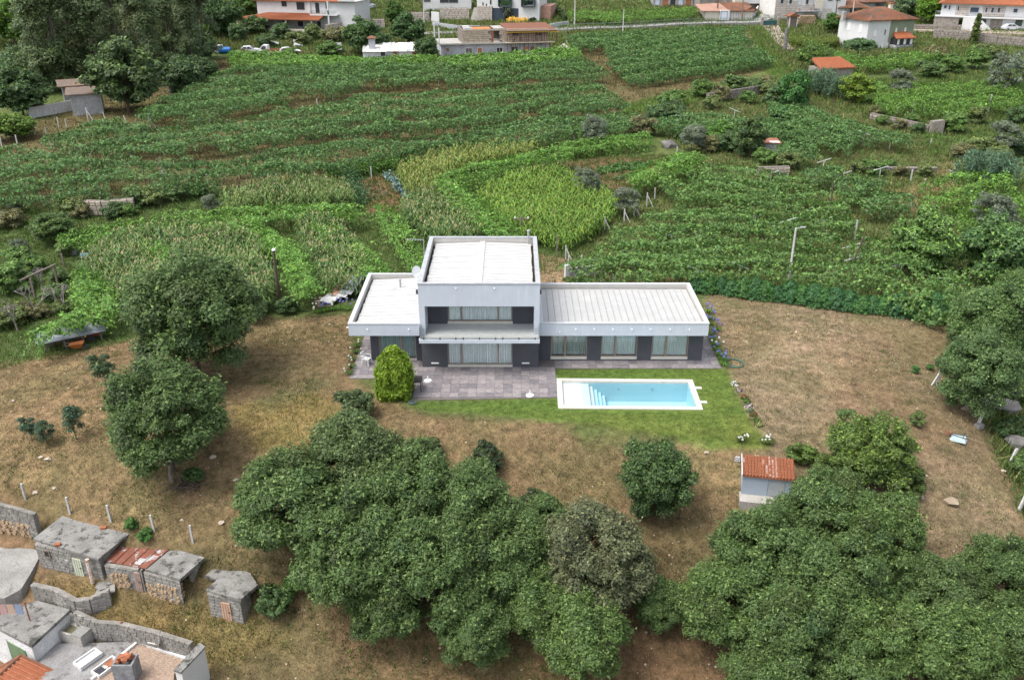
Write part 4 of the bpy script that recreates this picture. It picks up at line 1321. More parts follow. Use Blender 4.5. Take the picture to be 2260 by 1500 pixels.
# bright pergolas round the small fields
for pts, lb, hh in (
 ([(130,520),(190,510),(260,497),(330,488),(400,478),(470,474),(475,488),(400,494),(330,502),(260,514),(190,524),(140,532)], 'bright pergola arm edging the far side of the left maize', 2.0),
 ([(470,474),(560,488),(610,520),(600,535),(540,512),(475,492)], 'bright pergola arm between the left maize and the olive', 2.0),
 ([(590,505),(640,535),(680,580),(695,640),(668,655),(640,630),(622,570),(575,520)], 'large bright vine mass by the brown utility pole', 2.1),
 ([(170,592),(215,600),(240,650),(250,690),(200,700),(150,722),(90,750),(70,742),(120,712),(180,680),(165,640)], 'bright vine arm draped over the low lean-to shed', 2.0),
 ([(318,535),(350,530),(390,560),(430,592),(400,602),(350,590),(325,565)], 'bright vine patch in the middle of the left maize', 2.0),
 ([(480,470),(560,455),(690,452),(790,462),(780,476),(680,470),(560,480),(500,486)], 'bright pergola strip below the upper maize field', 1.9),
 ([(700,470),(740,500),(800,545),(850,590),(880,640),(840,640),(790,590),(730,540),(690,500)], 'bright vine diagonal between two maize strips behind the house', 2.0),
 ([(830,450),(870,468),(905,510),(930,550),(960,590),(920,600),(890,560),(850,500)], 'bright vine diagonal running to the tower of the house', 2.0),
 ([(970,392),(1010,405),(1060,440),(1110,480),(1150,515),(1100,520),(1050,490),(990,440),(965,405)], 'bright vine diagonal behind the tower roof', 2.0),
 ([(975,390),(1050,358),(1150,340),(1250,330),(1260,345),(1150,358),(1080,378),(1000,402)], 'bright pergola arm at the upper edge of the tall grass', 2.0),
 ([(1240,320),(1330,302),(1430,298),(1440,310),(1340,320),(1250,330)], 'bright pergola above the bare brown soil', 1.3),
 ([(1385,385),(1440,358),(1510,335),(1550,345),(1530,365),(1460,385),(1400,405)], 'bright vine cluster right of the bare soil', 2.0),
 ([(720,372),(800,355),(880,338),(1000,318),(1060,308),(1060,316),(960,332),(880,350),(780,370),(725,380)], 'thin bright vine strip under the lowest left terrace', 1.2)):
    pergola(pts, lb, VBRIGHT, h=hh, dens=22, L=.27, und=.45, gap=.30, shoots=1.6)
for pts, lb in (
 ([(1920,190),(2080,185),(2260,175),(2280,190),(2100,205),(1930,208)], 'first bright vine row of the upper right corner'),
 ([(1930,215),(2060,205),(2150,215),(2260,205),(2270,222),(2120,240),(2040,232),(1940,228)], 'second bright vine row of the upper right corner'),
 ([(2040,400),(2120,378),(2230,385),(2240,425),(2150,445),(2080,440),(2035,425)], 'mid green vine mass at the right'),
 ([(2120,470),(2180,440),(2280,420),(2290,455),(2200,480),(2130,490)], 'bright vine rows at the right edge'),
 ([(2060,480),(2120,500),(2150,520),(2110,530)], 'small bright vine by the round dark tree'),
 ([(1830,110),(1900,128),(2000,120),(2080,105),(2090,118),(2000,138),(1880,142)], 'bright vine roof in front of the white house'),
 ([(1255,22),(1330,25),(1450,20),(1530,18),(1530,30),(1450,36),(1340,40),(1260,34)], 'bright pergola along the far side of the road')):
    pergola(pts, lb, (.105,.20,.034), h=1.9, dens=12, L=.34, gap=.42, strip=3.2)

# crops
MZ, TAS = (.095, .15, .05), (.34, .30, .17)
maize('left', [(180,600),(230,545),(330,515),(400,508),(520,510),(570,540),(600,600),(600,650),(560,690),(300,690),(240,640)], 5.5, 2.2, MZ, TAS)
maize('upper', [(490,440),(560,415),(700,398),(770,412),(785,450),(690,452),(560,458),(500,468)], 4.5, 2.1, (.105, .16, .05), TAS)
maize('mid', [(880,375),(960,345),(1080,325),(1200,318),(1170,340),(1040,362),(980,392),(960,420),(900,430)], 4.5, 2.0, (.15, .195, .05), (.32, .30, .13), .6)
maize('mid2', [(880,450),(960,425),(1000,440),(1060,490),(1090,525),(960,540),(900,480)], 6, 2.0, MZ, TAS)
maize('strip', [(655,495),(720,485),(780,540),(810,590),(800,630),(720,640),(690,580),(670,530)], 6, 2.1, MZ, TAS)
maize('grass', [(1050,425),(1130,392),(1240,378),(1330,420),(1370,455),(1330,500),(1250,540),(1150,520),(1080,460)], 6, 1.6, (.125, .21, .04), (.22, .25, .08), .4, kinds='tall_forage_crop')
def leafy_rows(kind, pts, dens, L, base, h=.35):
    poly = wpoly(pts)
    Q = scatter(poly, dens)
    n = len(Q)
    k = 9
    P = np.repeat(np.c_[Q, gz(Q[:, 0], Q[:, 1])+h*.6], k, 0)+rng.normal(0, 1, (n*k, 3))*np.array([h*.5, h*.5, h*.3])
    V, F, T = cards(P, rng.normal(0, .5, (n*k, 3))+np.array([0, 0, .8]), L, L*.7, tint_var(base, n*k, .2, .06))
    return tag(link_mesh(kind, np_mesh(kind, V, F, M_VINE, T, 3)), kind='stuff')
leafy_rows('cabbage_bed', [(848,388),(866,384),(880,405),(905,435),(895,442),(872,420)], 5, .3, (.15, .24, .22), .4)
leafy_rows('potato_bed', [(806,410),(840,404),(858,432),(840,446),(815,436)], 3, .16, (.12, .16, .09), .15)
leafy_rows('pumpkin_bed', [(1310,375),(1380,362),(1440,360),(1430,370),(1370,380),(1320,385)], 6, .3, (.07, .16, .04), .3)
leafy_rows('pumpkin_bed', [(1350,395),(1400,380),(1395,392),(1360,402)], 6, .26, (.07, .14, .04), .3)
leafy_rows('bean_hedge', [(762,388),(772,384),(800,440),(795,462),(783,455)], 14, .22, (.05, .11, .04), 1.3)

# ------------------------------------------------------------------ hedge, conifers, shrubs
# the clipped block of yellow green conifer beside the terrace
hb = thing('conifer_hedge_block', 'tall clipped yellow green conifer hedge at the left end of the terrace', 'hedge', (-7.33, 48.75, 0))
k = 52000
u3 = rng.random((k, 3))
face = rng.integers(0, 6, k)
P = (u3-.5)*np.array([1.84, 1.5, 0])+np.c_[np.zeros(k), np.zeros(k), u3[:, 2]*2.95]
for f_, (ax_, v_) in enumerate(((0, -.92), (0, .92), (1, -.75), (1, .75))):
    P[face == f_, ax_] = v_
P[face >= 4, 2] = 2.95
nf = np.zeros((k, 3))
for f_, (ax_, v_) in enumerate(((0, -1), (0, 1), (1, -1), (1, 1))):
    nf[face == f_, ax_] = v_
nf[face >= 4, 2] = 1
edge = np.clip((P[:, 2]-1.5)/1.45, 0, 1)**2.2
P[:, :2] *= (1-.55*edge)[:, None]*np.where(np.abs(P[:, :2]).min(1, keepdims=True) > .5, .93, 1)
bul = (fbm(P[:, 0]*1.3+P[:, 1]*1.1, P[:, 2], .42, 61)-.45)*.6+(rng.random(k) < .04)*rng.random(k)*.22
P += nf*bul[:, None]+rng.normal(0, .05, (k, 3))
P[:, :2] *= (.93+.07*np.sin(np.clip(P[:, 2]/2.95, 0, 1)*PI))[:, None]
N = nf*.6+np.array([0, 0, .6])+rng.normal(0, .5, (k, 3))
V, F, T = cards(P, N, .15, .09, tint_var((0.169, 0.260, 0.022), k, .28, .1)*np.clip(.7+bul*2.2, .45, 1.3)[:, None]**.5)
link_mesh('foliage', np_mesh('hedge_foliage', V, F, M_LEAF, T, 3), hb)
MB().path([(0, 0, -.1), (.05, 0, 1.3), (0, .05, 2.5)], .09, 6, .03).build('trunk', M_BARK, hb)

def conifer_mesh(h, r, base, n=5000, L=.16):
    f = rng.random(n)**.8
    a = rng.random(n)*2*PI
    rr = r*(1-f**1.8)**.7*(.35+.7*rng.random(n))*(.55+.8*vnoise(a*2, f*6, .7, 71))
    P = np.c_[np.cos(a)*rr, np.sin(a)*rr, f*h+.05]
    N = np.c_[np.cos(a), np.sin(a), np.full(n, .7)]+rng.normal(0, .4, (n, 3))
    return cards(P, N, L, L*.5, tint_var(base, n, .28, .1))
CON = []
for i in range(5):
    V, F, T = conifer_mesh(1.55, 1.0, ((0.050, 0.137, 0.043), (0.062, 0.156, 0.036), (0.045, 0.124, 0.043))[i % 3])
    CON.append((np_mesh('conifer_foliage', V, F, M_LEAF, T, 3), MB().path([(0, 0, -.1), (0, 0, 1.2)], .05, 5, .02).mesh('conifer_trunk', M_BARK)))
line = wpoly([(1535,640),(1600,650),(1680,660),(1760,668),(1850,680),(1950,692),(2040,704),(2105,716)])
seg = np.r_[0, np.cumsum(np.hypot(*np.diff(line, axis=0).T))]
for i, s in enumerate(np.arange(.3, seg[-1], .88)):
    x, y = np.interp(s, seg, line[:, 0])+rnd.uniform(-.1, .1), np.interp(s, seg, line[:, 1])+rnd.uniform(-.15, .15)+.3
    t = thing('conifer_shrub', 'bushy green conifer, %s from the house in the hedge row behind the dry yard' % ORD[i], 'conifer', (x, y, float(gz(x, y))), rnd.random()*6, 'conifer hedge row behind the right yard')
    sc = rnd.uniform(.75, 1.2)
    t.scale = (sc, sc, sc*rnd.uniform(.8, 1.15))
    f_, s_ = CON[i % 5]
    link_mesh('foliage', f_, t)
    link_mesh('trunk', s_, t)

for px, py, rp, lb, bs, kw in (
 (785, 918, 46, 'loose dark shrub left of the clipped hedge block', (0.075, 0.111, 0.042), dict(hf=.9)),
 (1770, 1020, 34, 'low yellow green shrub right of the tiled shed', (0.106, 0.169, 0.036), dict()),
 (1830, 1050, 44, 'loose leafy shrub between the tiled shed and the wide yellowish tree', (.085, .13, .03), dict()),
 (2000, 1085, 46, 'loose shrub at the right foot of the wide yellowish tree', (.08, .125, .03), dict()),
 (1990, 1040, 30, 'spreading green shrub right of the yellowish tree', (0.075, 0.150, 0.030), dict()),
 (1960, 985, 24, 'white flowering rose bush on the dry yard', (0.094, 0.156, 0.042), dict()),
 (2020, 935, 22, 'small rose bush with pink blooms', (0.112, 0.156, 0.048), dict()),
 (2020, 822, 12, 'small bright green seedling on the right yard', (0.062, 0.169, 0.036), dict()),
 (2052, 815, 10, 'thin green seedling beside the leaning posts', (0.062, 0.156, 0.036), dict()),
 (430, 1060, 24, 'leafy green shrub at the foot of the lower large oak', (0.069, 0.130, 0.036), dict()),
 (1075, 1040, 34, 'narrow dark shrub above the big front clump', (0.062, 0.091, 0.041), dict(hf=1.3)),
 (955, 1000, 28, 'dry leaved bush at the top of the big front clump', (0.088, 0.111, 0.048), dict()),
 (1060, 1060, 36, 'brownish green bush behind the front clump', (0.075, 0.104, 0.043), dict()),
 (1180, 1130, 40, 'bush filling the gap left of the grey green oak', (0.075, 0.111, 0.043), dict()),
 (320, 1190, 20, 'green weed bush behind the concrete sheds', (0.069, 0.156, 0.036), dict()),
 (290, 1165, 18, 'small green bush beside a fence post', (0.069, 0.156, 0.036), dict()),
 (610, 1345, 44, 'dark shrub right of the stone hut', (0.062, 0.111, 0.036), dict()),
 (660, 1300, 36, 'green brambles under the left end of the front clump', (0.075, 0.143, 0.030), dict()),
 (640, 690, 30, 'dark shrub at the foot of the brown utility pole', (0.062, 0.117, 0.036), dict()),
 (580, 690, 26, 'yellow green weed bush below the brown utility pole', (0.112, 0.182, 0.042), dict()),
 (1275, 635, 30, 'grassy shrub below the grey garden wall', (0.094, 0.143, 0.036), dict(hf=.5)),
 (1700, 700, 0, None, None, None)):
    if lb:
        bush(px, py, rp, lb, bs, **kw)
def place(px, py):
    """where a plant or post stands, by the landmarks round it"""
    if py < 130 and px < 860:
        return 'on the bank near the abandoned cars' if px < 640 else 'on the bank below the villa stone wall'
    L_ = [(60, 620, 'by the bare wooden trellis at the left'), (40, 720, 'left of the tin lean-to'), (140, 670, 'beside the bright vine arm'), (30, 500, 'at the left edge below the vineyard'), (230, 470, 'by the old wall of big pale blocks'), (380, 450, 'left of the small round olive'),
          (1440, 285, 'above the rock outcrop'), (1580, 215, 'by the wall under the grassy path'), (1740, 225, 'by the vivid green leafy clump'), (1620, 335, 'left of the white block hut'), (1715, 365, 'below the white block hut'), (1790, 205, 'by the giant cane'),
          (2150, 350, 'above the bed of giant cane'), (2160, 275, 'below the upper right bright vine rows'), (2100, 155, 'under the large top right olive'), (2220, 680, 'behind the right edge oaks'), (2220, 900, 'beyond the fence at the right'), (2250, 1010, 'by the right leaning fence posts'),
          (20, 325, 'at the left end of the vineyard'), (110, 295, 'along the left end of the middle vine terrace'), (230, 275, 'in front of the nearer grey hut'), (330, 290, 'at the gap between the two upper left vine roofs'), (400, 190, 'between the grove and the upper vineyard'), (540, 250, 'under the upper left vine roof'), (470, 415, 'in front of the lowest left vine roof'), (550, 435, 'at the end of the upper maize'), (740, 225, 'in the gap of the upper left vineyard'), (830, 190, 'under the highest left vine roof'), (980, 190, 'under the highest vine roof behind the house'), (1160, 255, 'under the middle vine roof far behind the house'), (820, 395, 'by the cabbage bed'),
          (1430, 450, 'by the grey green olive above the right vineyard'), (1380, 490, 'at the left ends of the right vine rows'), (1510, 395, 'beside the bright vine cluster'), (1500, 345, 'above the bright vine cluster'), (1265, 315, 'behind the bright pergola over the bare soil'), (1350, 290, 'beside the broad grey olive'), (1280, 515, 'between the tall grass and the right vineyard'), (1320, 615, 'by the grey garden wall'), (1250, 580, 'by the earth track behind the house'), (1415, 622, 'just behind the right wing roof'), (1556, 630, 'at the house end of the conifer hedge'), (1710, 375, 'by the white block hut'), (1995, 255, 'by the squat stone pier'), (2180, 248, 'under the bright vine rows at the upper right'), (2020, 420, 'on the dry patch of the right terraces'), (1886, 530, 'beside the leaning dark post'), (1645, 88, 'at the end of the vine roofs below the road'), (1258, 108, 'right of the unfinished house'), (1015, 318, 'in the earthy gap behind the tower'), (2068, 850, 'under the bright round oak'), (350, 375, 'under the lowest left vine roof')]
    return min(L_, key=lambda l: (l[0]-px)**2+((l[1]-py)*1.5)**2)[2]
WILD = [(545,131,15),(585,133,14),(605,133,12),(640,133,16),(660,132,13),(1590,222,22),(1665,205,20),(1690,196,18),(1570,240,20),(1650,228,18),(1890,380,16),(1935,385,18),(1985,388,16),(2040,388,16),(1910,372,14),(1960,372,14),(1945,275,14),(1985,285,14),(2025,292,14),(1930,255,16),(2010,270,14),(180,478,18),(245,482,18),(210,460,14),(285,474,18),(1690,395,14),(1725,397,12),(1420,300,30),(1445,275,26),(1480,265,28),(1555,215,26),(1620,205,24),(1480,235,24),(1720,230,26),(1745,215,28),(1700,212,22),(1790,200,26),(1600,330,26),(1560,335,22),(1640,330,26),(1690,360,22),(1740,372,24),
 (30,640,40),(80,600,26),(15,720,36),(60,705,26),(120,660,22),(40,580,26),(130,620,18),(150,560,20),(20,500,26),(95,700,18),(140,690,20),(170,470,26),(300,455,28),(340,450,26),(390,440,24),(260,470,22),(150,455,20),(430,430,22),
 (2160,350,30),(2200,360,30),(2250,340,26),(2120,350,24),(2100,290,26),(2150,270,24),(2240,270,24),(2050,170,24),(2100,160,26),(2150,150,28),(2180,130,22),(2060,140,24),(1960,150,20),(2200,640,24),(2240,700,30),(2180,900,24),(2230,880,30),(2250,960,30),(2210,960,20),(2250,1040,26),
 (570,75,26),(620,85,22),(690,88,22),(660,100,20),(590,105,20),(740,95,24),(525,90,22),(840,105,22),(700,60,20),(560,50,14)]
_w = []
for px, py, rp in sorted(WILD):
    nm_, bs = rnd.choice((('mid green', (.098, .163, .05)), ('bright green', (.11, .195, .046)), ('yellowish', (.137, .182, .058)), ('dark green', (.078, .137, .048)), ('dry brownish', (.163, .163, .072))))
    _w.append([px, py, rp, bs, ('large ' if rp > 27 else 'small ' if rp < 23 else '')+nm_+' wild bush '+place(px, py)])
def number_repeats(rows, k=4):
    """repeats of a label, left to right, say which one they are"""
    for lb in set(r[k] for r in rows):
        same = [r for r in rows if r[k] == lb]
        if len(same) > 1:
            for n_, r in enumerate(same):
                r[k] = (('left ', 'right ')[n_] if len(same) == 2 else ('leftmost ', 'middle ', 'rightmost ')[n_] if len(same) == 3 else ORD[n_]+' ')+lb
number_repeats(_w)
for px, py, rp, bs, lb in _w:
    bush(px, py, rp*1.25, lb, bs, .75, group='wild bushes on the terrace banks')
# ------------------------------------------------------------------ the village at the top of the slope
W_WHITE = mat('white_house_paint', (.56, .56, .56), .85, c2=(.51, .51, .505), scale=.8, var=.1, c3=(.44, .44, .43), scale3=.5, lo3=.6, hi3=.75)
W_CREAM = mat('cream_house_paint', (.58, .53, .45), .85, c2=(.52, .47, .40), scale=.8, var=.12)
W_GREY = mat('grey_cement_render', (.30, .31, .34), .9, c2=(.40, .41, .43), scale=.9, var=.2, c3=(.22, .22, .24), scale3=.6)
W_GREEN = mat('moss_green_house_paint', (.17, .21, .14), .9, c2=(.21, .25, .18), scale=.8, var=.12)
W_STONE = mat('granite_blocks', (.36, .31, .27), .9, c2=(.47, .42, .37), scale=1.6, var=.3, c3=(.27, .22, .19), scale3=1.1)
W_JOINT = mat('stone_joint_mortar', (.20, .17, .15), .95, var=.3)
W_JOINTW = mat('white_joint_mortar', (.62, .60, .57), .95, var=.2)
W_RUBBLE = mat('rubble_stone', (.27, .24, .21), .95, c2=(.17, .15, .13), scale=2.2, var=.4, c3=(.40, .37, .33), scale3=2.6)
W_DRYST = mat('pale_field_stone', (.42, .36, .29), .95, c2=(.28, .24, .19), scale=2.2, var=.35)
R_ORANGE = mat('new_orange_tiles', (.29, .095, .04), .8, c2=(.24, .078, .034), scale=2, var=.2, c3=(.32, .13, .07), scale3=.9)
R_OLD = mat('old_weathered_tiles', (.21, .078, .036), .85, c2=(.13, .066, .042), scale=1.2, var=.3, c3=(.085, .06, .046), scale3=.45, lo3=.5, hi3=.62)
R_RUST = mat('rusty_sheet', (.20, .075, .04), .85, c2=(.28, .12, .07), scale=2, var=.3)
R_PINK = mat('faded_pink_tiles', (.34, .20, .15), .85, c2=(.27, .15, .11), scale=1.5, var=.2)
D_DARK = mat('dark_opening', (.025, .025, .03), .4, var=.1, spec=.6)
D_WOOD = mat('orange_door', (.38, .14, .05), .7, var=.2)
D_BLUE = mat('dark_blue_metal', (.035, .05, .075), .45, var=.1)
D_PALE = mat('pale_blue_door', (.52, .56, .64), .6, var=.1)
D_SHUT = mat('white_shutter', (.72, .72, .70), .7, var=.1)
C_CONC = mat('raw_concrete', (.36, .34, .31), .9, c2=(.27, .26, .24), scale=1.2, var=.3)
C_BLOCK = mat('concrete_block', (.40, .33, .25), .9, c2=(.31, .26, .21), scale=1.6, var=.3)
C_GREYB = mat('grey_block', (.34, .345, .36), .9, c2=(.25, .25, .26), scale=1.8, var=.3, c3=(.46, .46, .47), scale3=1.5)
P_RED = mat('red_scaffold_prop', (.17, .055, .045), .8, var=.2)

class Fr:
    """a building's own axes: x along its front from the left front ground corner to the right one, y away from us"""
    def __init__(s, a, b, dz=0.0):
        A, B = hit(*a), hit(*b)
        s.A = Vector((A.x, A.y, min(A.z, B.z)+dz))
        d = Vector((B.x-A.x, B.y-A.y))
        s.w = d.length
        s.rz = math.atan2(d.y, d.x)
        s.ux = Vector((math.cos(s.rz), math.sin(s.rz), 0))
        s.uy = Vector((-math.sin(s.rz), math.cos(s.rz), 0))
    def pt(s, px, py, y=0.0):
        d = rays([px], [py])[0]
        o = s.A+s.uy*y
        n = s.uy
        t = (o-Vector((0, 0, CAM_H))).dot(n)/Vector(d).dot(n)
        p = Vector((0, 0, CAM_H))+Vector(d)*t
        return (p-s.A).dot(s.ux), p.z-s.A.z
    def thing(s, name, label, cat, group=None):
        return thing(name, label, cat, s.A, s.rz, group)

def hip(b, x0, x1, y0, y1, z, h, ov=.4, ridge='x', gable=False, th=.14):
    """hipped or gabled roof slab"""
    X0, X1, Y0, Y1 = x0-ov, x1+ov, y0-ov, y1+ov
    ym, xm = (Y0+Y1)/2, (X0+X1)/2
    k = 0 if gable else min((Y1-Y0)/2, (X1-X0)/2.2)
    if ridge == 'x':
        r0, r1 = (X0+k, ym, z+h), (X1-k, ym, z+h)
    else:
        k = 0 if gable else min((X1-X0)/2, (Y1-Y0)/2.2)
        r0, r1 = (xm, Y0+k, z+h), (xm, Y1-k, z+h)
    c = [(X0, Y0, z), (X1, Y0, z), (X1, Y1, z), (X0, Y1, z)]
    v = [(p[0], p[1], p[2]-th) for p in c]+c+[r0, r1]
    if ridge == 'x':
        fs = [(4, 5, 9, 8), (5, 6, 9), (6, 7, 8, 9), (7, 4, 8)]
    else:
        fs = [(4, 5, 8), (5, 6, 9, 8), (6, 7, 9), (7, 4, 8, 9)]
    b.add(v, fs+[(3, 2, 1, 0), (0, 1, 5, 4), (1, 2, 6, 5), (2, 3, 7, 6), (3, 0, 4, 7)])
    return b
def ribs(b, p00, p10, p11, p01, n, r=.05, lift=.02):
    """rounded tile courses running from the lower edge p00-p10 up to p01-p11"""
    p00, p10, p11, p01 = map(Vector, (p00, p10, p11, p01))
    up = (p10-p00).cross(p01-p00).normalized()
    if up.z < 0:
        up = -up
    for i in range(n):
        f = (i+.5)/n
        a, c = p00.lerp(p10, f)+up*lift, p01.lerp(p11, f)+up*lift
        b.cone(a, c, r, r, 5)

def owin(parent, x0, x1, z0, z1, y=0, name='window', fm=None, pm=None, t=.07, mull=0, proud=.05, sill=None):
    """opening on a far front: a frame standing proud of the wall with its pane or leaf set in"""
    b = MB()
    b.box(x0-t, x1+t, y-proud, y-.003, z1, z1+t)
    b.box(x0-t, x1+t, y-proud, y-.003, z0-t, z0)
    b.box(x0-t, x0, y-proud, y-.003, z0, z1)
    b.box(x1, x1+t, y-proud, y-.003, z0, z1)
    for i in range(mull):
        m_ = x0+(x1-x0)*(i+1)/(mull+1)
        b.box(m_-.03, m_+.03, y-proud, y-.003, z0, z1)
    w = b.build(name, fm or W_WHITE, parent)
    MB().box(x0, x1, y-.016, y-.003, z0, z1).build('pane' if name == 'window' else 'leaf', pm or D_DARK, w)
    return w

def blocks(parent, x0, x1, y, z0, z1, bw, bh, m, th=.12, jit=.25, mjit=None, name='stone', skip=None, maxn=300, gap=.03, rng_=None):
    """a coursed face of blocks, each its own piece, in front of plane y"""
    R_ = rng_ or random.Random(5)
    n = 0
    rows = max(1, int(round((z1-z0)/bh)))
    h = (z1-z0)/rows
    meshes = []
    for i in range(6):
        w = bw*(.75+.1*i)
        a, c, e = w/2-gap/2, th, h/2-gap/2
        k = min(.03, e*.3)
        b = MB()
        b.add([(-a, 0, -e), (a, 0, -e), (a, 0, e), (-a, 0, e), (-a+k, -c, -e+k), (a-k, -c, -e+k), (a-k, -c, e-k), (-a+k, -c, e-k)],
              [(4, 5, 6, 7), (0, 1, 5, 4), (1, 2, 6, 5), (2, 3, 7, 6), (3, 0, 4, 7)])
        meshes.append((w, b.mesh(name, m)))
    rest = MB()
    for r in range(rows):
        x = x0-(bw*.4 if r % 2 else 0)
        zc = z0+(r+.5)*h
        while x < x1-.05:
            w, me = meshes[R_.randrange(6)]
            a, c = max(x, x0), min(x+w, x1)
            x += w
            if c-a < .08 or (skip and skip((a+c)/2, zc)):
                continue
            dy = R_.uniform(0, th*jit)
            if n < maxn:
                o = link_mesh(name, me, parent, ((a+c)/2, y+dy, zc))
                o.scale = ((c-a)/w, 1, 1)
                n += 1
            else:
                rest.box(a+gap/2, c-gap/2, y+dy-th, y+dy, zc-h/2+gap/2, zc+h/2-gap/2)
    if rest.v:
        rest.build(name, m, parent, kind='stuff')

# --- top left villa with the wraparound veranda
f = Fr((526, 69), (688, 72))
q = lambda X, Y, y=0: f.pt(500+X/7.06, Y/7.06, y)
t = f.thing('white_villa', 'white two storey villa with orange tiled veranda roof at the top left', 'house')
xl, _ = q(185, 420)
xr, _ = q(1420, 430)
ez = q(300, 285)[1]
ud = 3.6                                                   # depth of the veranda
ux0, uz0 = q(640, 205, ud)
ux1, uz1 = q(1610, 95, ud)
uxr = q(1990, 60, ud)[0]
uz0 = ez+.9
uz1 = uz0+2.7
MB().box(xl+3.2, uxr, ud, ud+9, -1.5, uz1).build('wall', W_WHITE, t)
b = MB()
b.add([(xl-.5, -.5, ez), (xr+.6, -.5, ez), (xr+.6, ud, uz0+.05), (ux0, ud, uz0+.05), (ux0, ud+6, uz0+.05), (xl-.5, ud+6, ez),
       (xl-.5, -.5, ez-.14), (xr+.6, -.5, ez-.14), (xr+.6, ud, uz0-.1), (ux0, ud, uz0-.1), (ux0, ud+6, uz0-.1), (xl-.5, ud+6, ez-.14)],
      [(0, 1, 2, 3), (0, 3, 4, 5), (6, 9, 8, 7), (6, 11, 10, 9), (0, 6, 7, 1), (1, 7, 8, 2), (5, 11, 6, 0)])
ribs(b, (xl+.2, -.5, ez), (xr+.6, -.5, ez), (xr+.6, ud, uz0+.05), (ux0, ud, uz0+.05), 46, .07)
b.build('veranda_roof', R_ORANGE, t)
b = hip(MB(), xl+3.2, uxr-2.5, ud, ud+9, uz1, 2.2, .6, gable=False)
ribs(b, (xl+2.8, ud-.6, uz1), (uxr-2, ud-.6, uz1), (uxr-5.5, ud+4.4, uz1+2.15), (xl+7.2, ud+4.4, uz1+2.15), 50, .07)
b.build('roof', R_ORANGE, t)
b = MB()
b.add([(uxr-3.6, ud-.8, uz1), (uxr+.7, ud-.8, uz1), (uxr-1.5, ud-.8, uz1+1.5), (uxr-3.6, ud+9, uz1), (uxr+.7, ud+9, uz1), (uxr-1.5, ud+9, uz1+1.5)],
      [(0, 1, 2), (5, 4, 3), (0, 2, 5, 3), (1, 4, 5, 2), (0, 3, 4, 1)])
b.build('gable', W_WHITE, t)
for X in (185, 545, 935, 1330):
    x_ = q(X, 450)[0]
    MB().box(x_-.17, x_+.17, -.15, .19, -1.2, ez-.1).build('column', W_CREAM, t)
b = MB().box(xl, xr, -.12, .12, -1.6, .75)
b.build('parapet', W_CREAM, t)
MB().box(xl, uxr, -.1, ud+8, -1.6, -.02).build('veranda_floor', C_CONC, t)
for X0, Y0, X1, Y1 in ((865, 85, 940, 148), (1100, 95, 1215, 190), (1395, 100, 1445, 240), (1548, 100, 1585, 165)):
    a, c = q(X0, Y1, ud), q(X1, Y0, ud)
    owin(t, a[0], c[0], uz0+max(.1, (240-Y1)/7.06/9.6), min(uz1-.15, uz0+(240-Y0)/7.06/9.6+.2), ud)
for X0, X1, z0, z1 in ((880, 965, 0, 2.1), (1115, 1195, .9, 2), (1420, 1470, 0, 2.1), (590, 660, 0, 2.2)):
    owin(t, q(X0, 400, ud)[0], q(X1, 400, ud)[0], z0+.05, z1, ud, 'door' if z0 == 0 else 'window')
MB().box(q(1250, 0, ud)[0], q(1310, 0, ud)[0], ud+2.2, ud+3, uz1, uz1+2.6).build('chimney', W_WHITE, t)
MB().box(q(1250, 0, ud)[0], q(1300, 0, ud)[0], ud-.25, ud-.003, uz0, uz1-.1).build('flue_shaft', W_WHITE, t)
bx0, bx1 = q(1345, 250, ud)[0], q(1760, 250, ud)[0]
MB().box(bx0, bx1, ud-1.6, ud-.003, uz0-.25, uz0).build('balcony', W_WHITE, t)
MB().box(bx0+.05, bx1-.05, ud-1.58, ud-1.55, uz0, uz0+.9).build('glass_panel', M_BGLASS, t)
for X in (1625,):
    x_ = q(X, 200, ud)[0]
    MB().box(x_-.17, x_+.17, ud-1.55, ud-1.2, -1, uz1).build('column', W_WHITE, t)
w0 = q(1480, 430)[0]
b = MB().box(xr+.1, w0+6, -.3, .1, -2.6, .5)
b.build('stone_base', W_STONE, t)

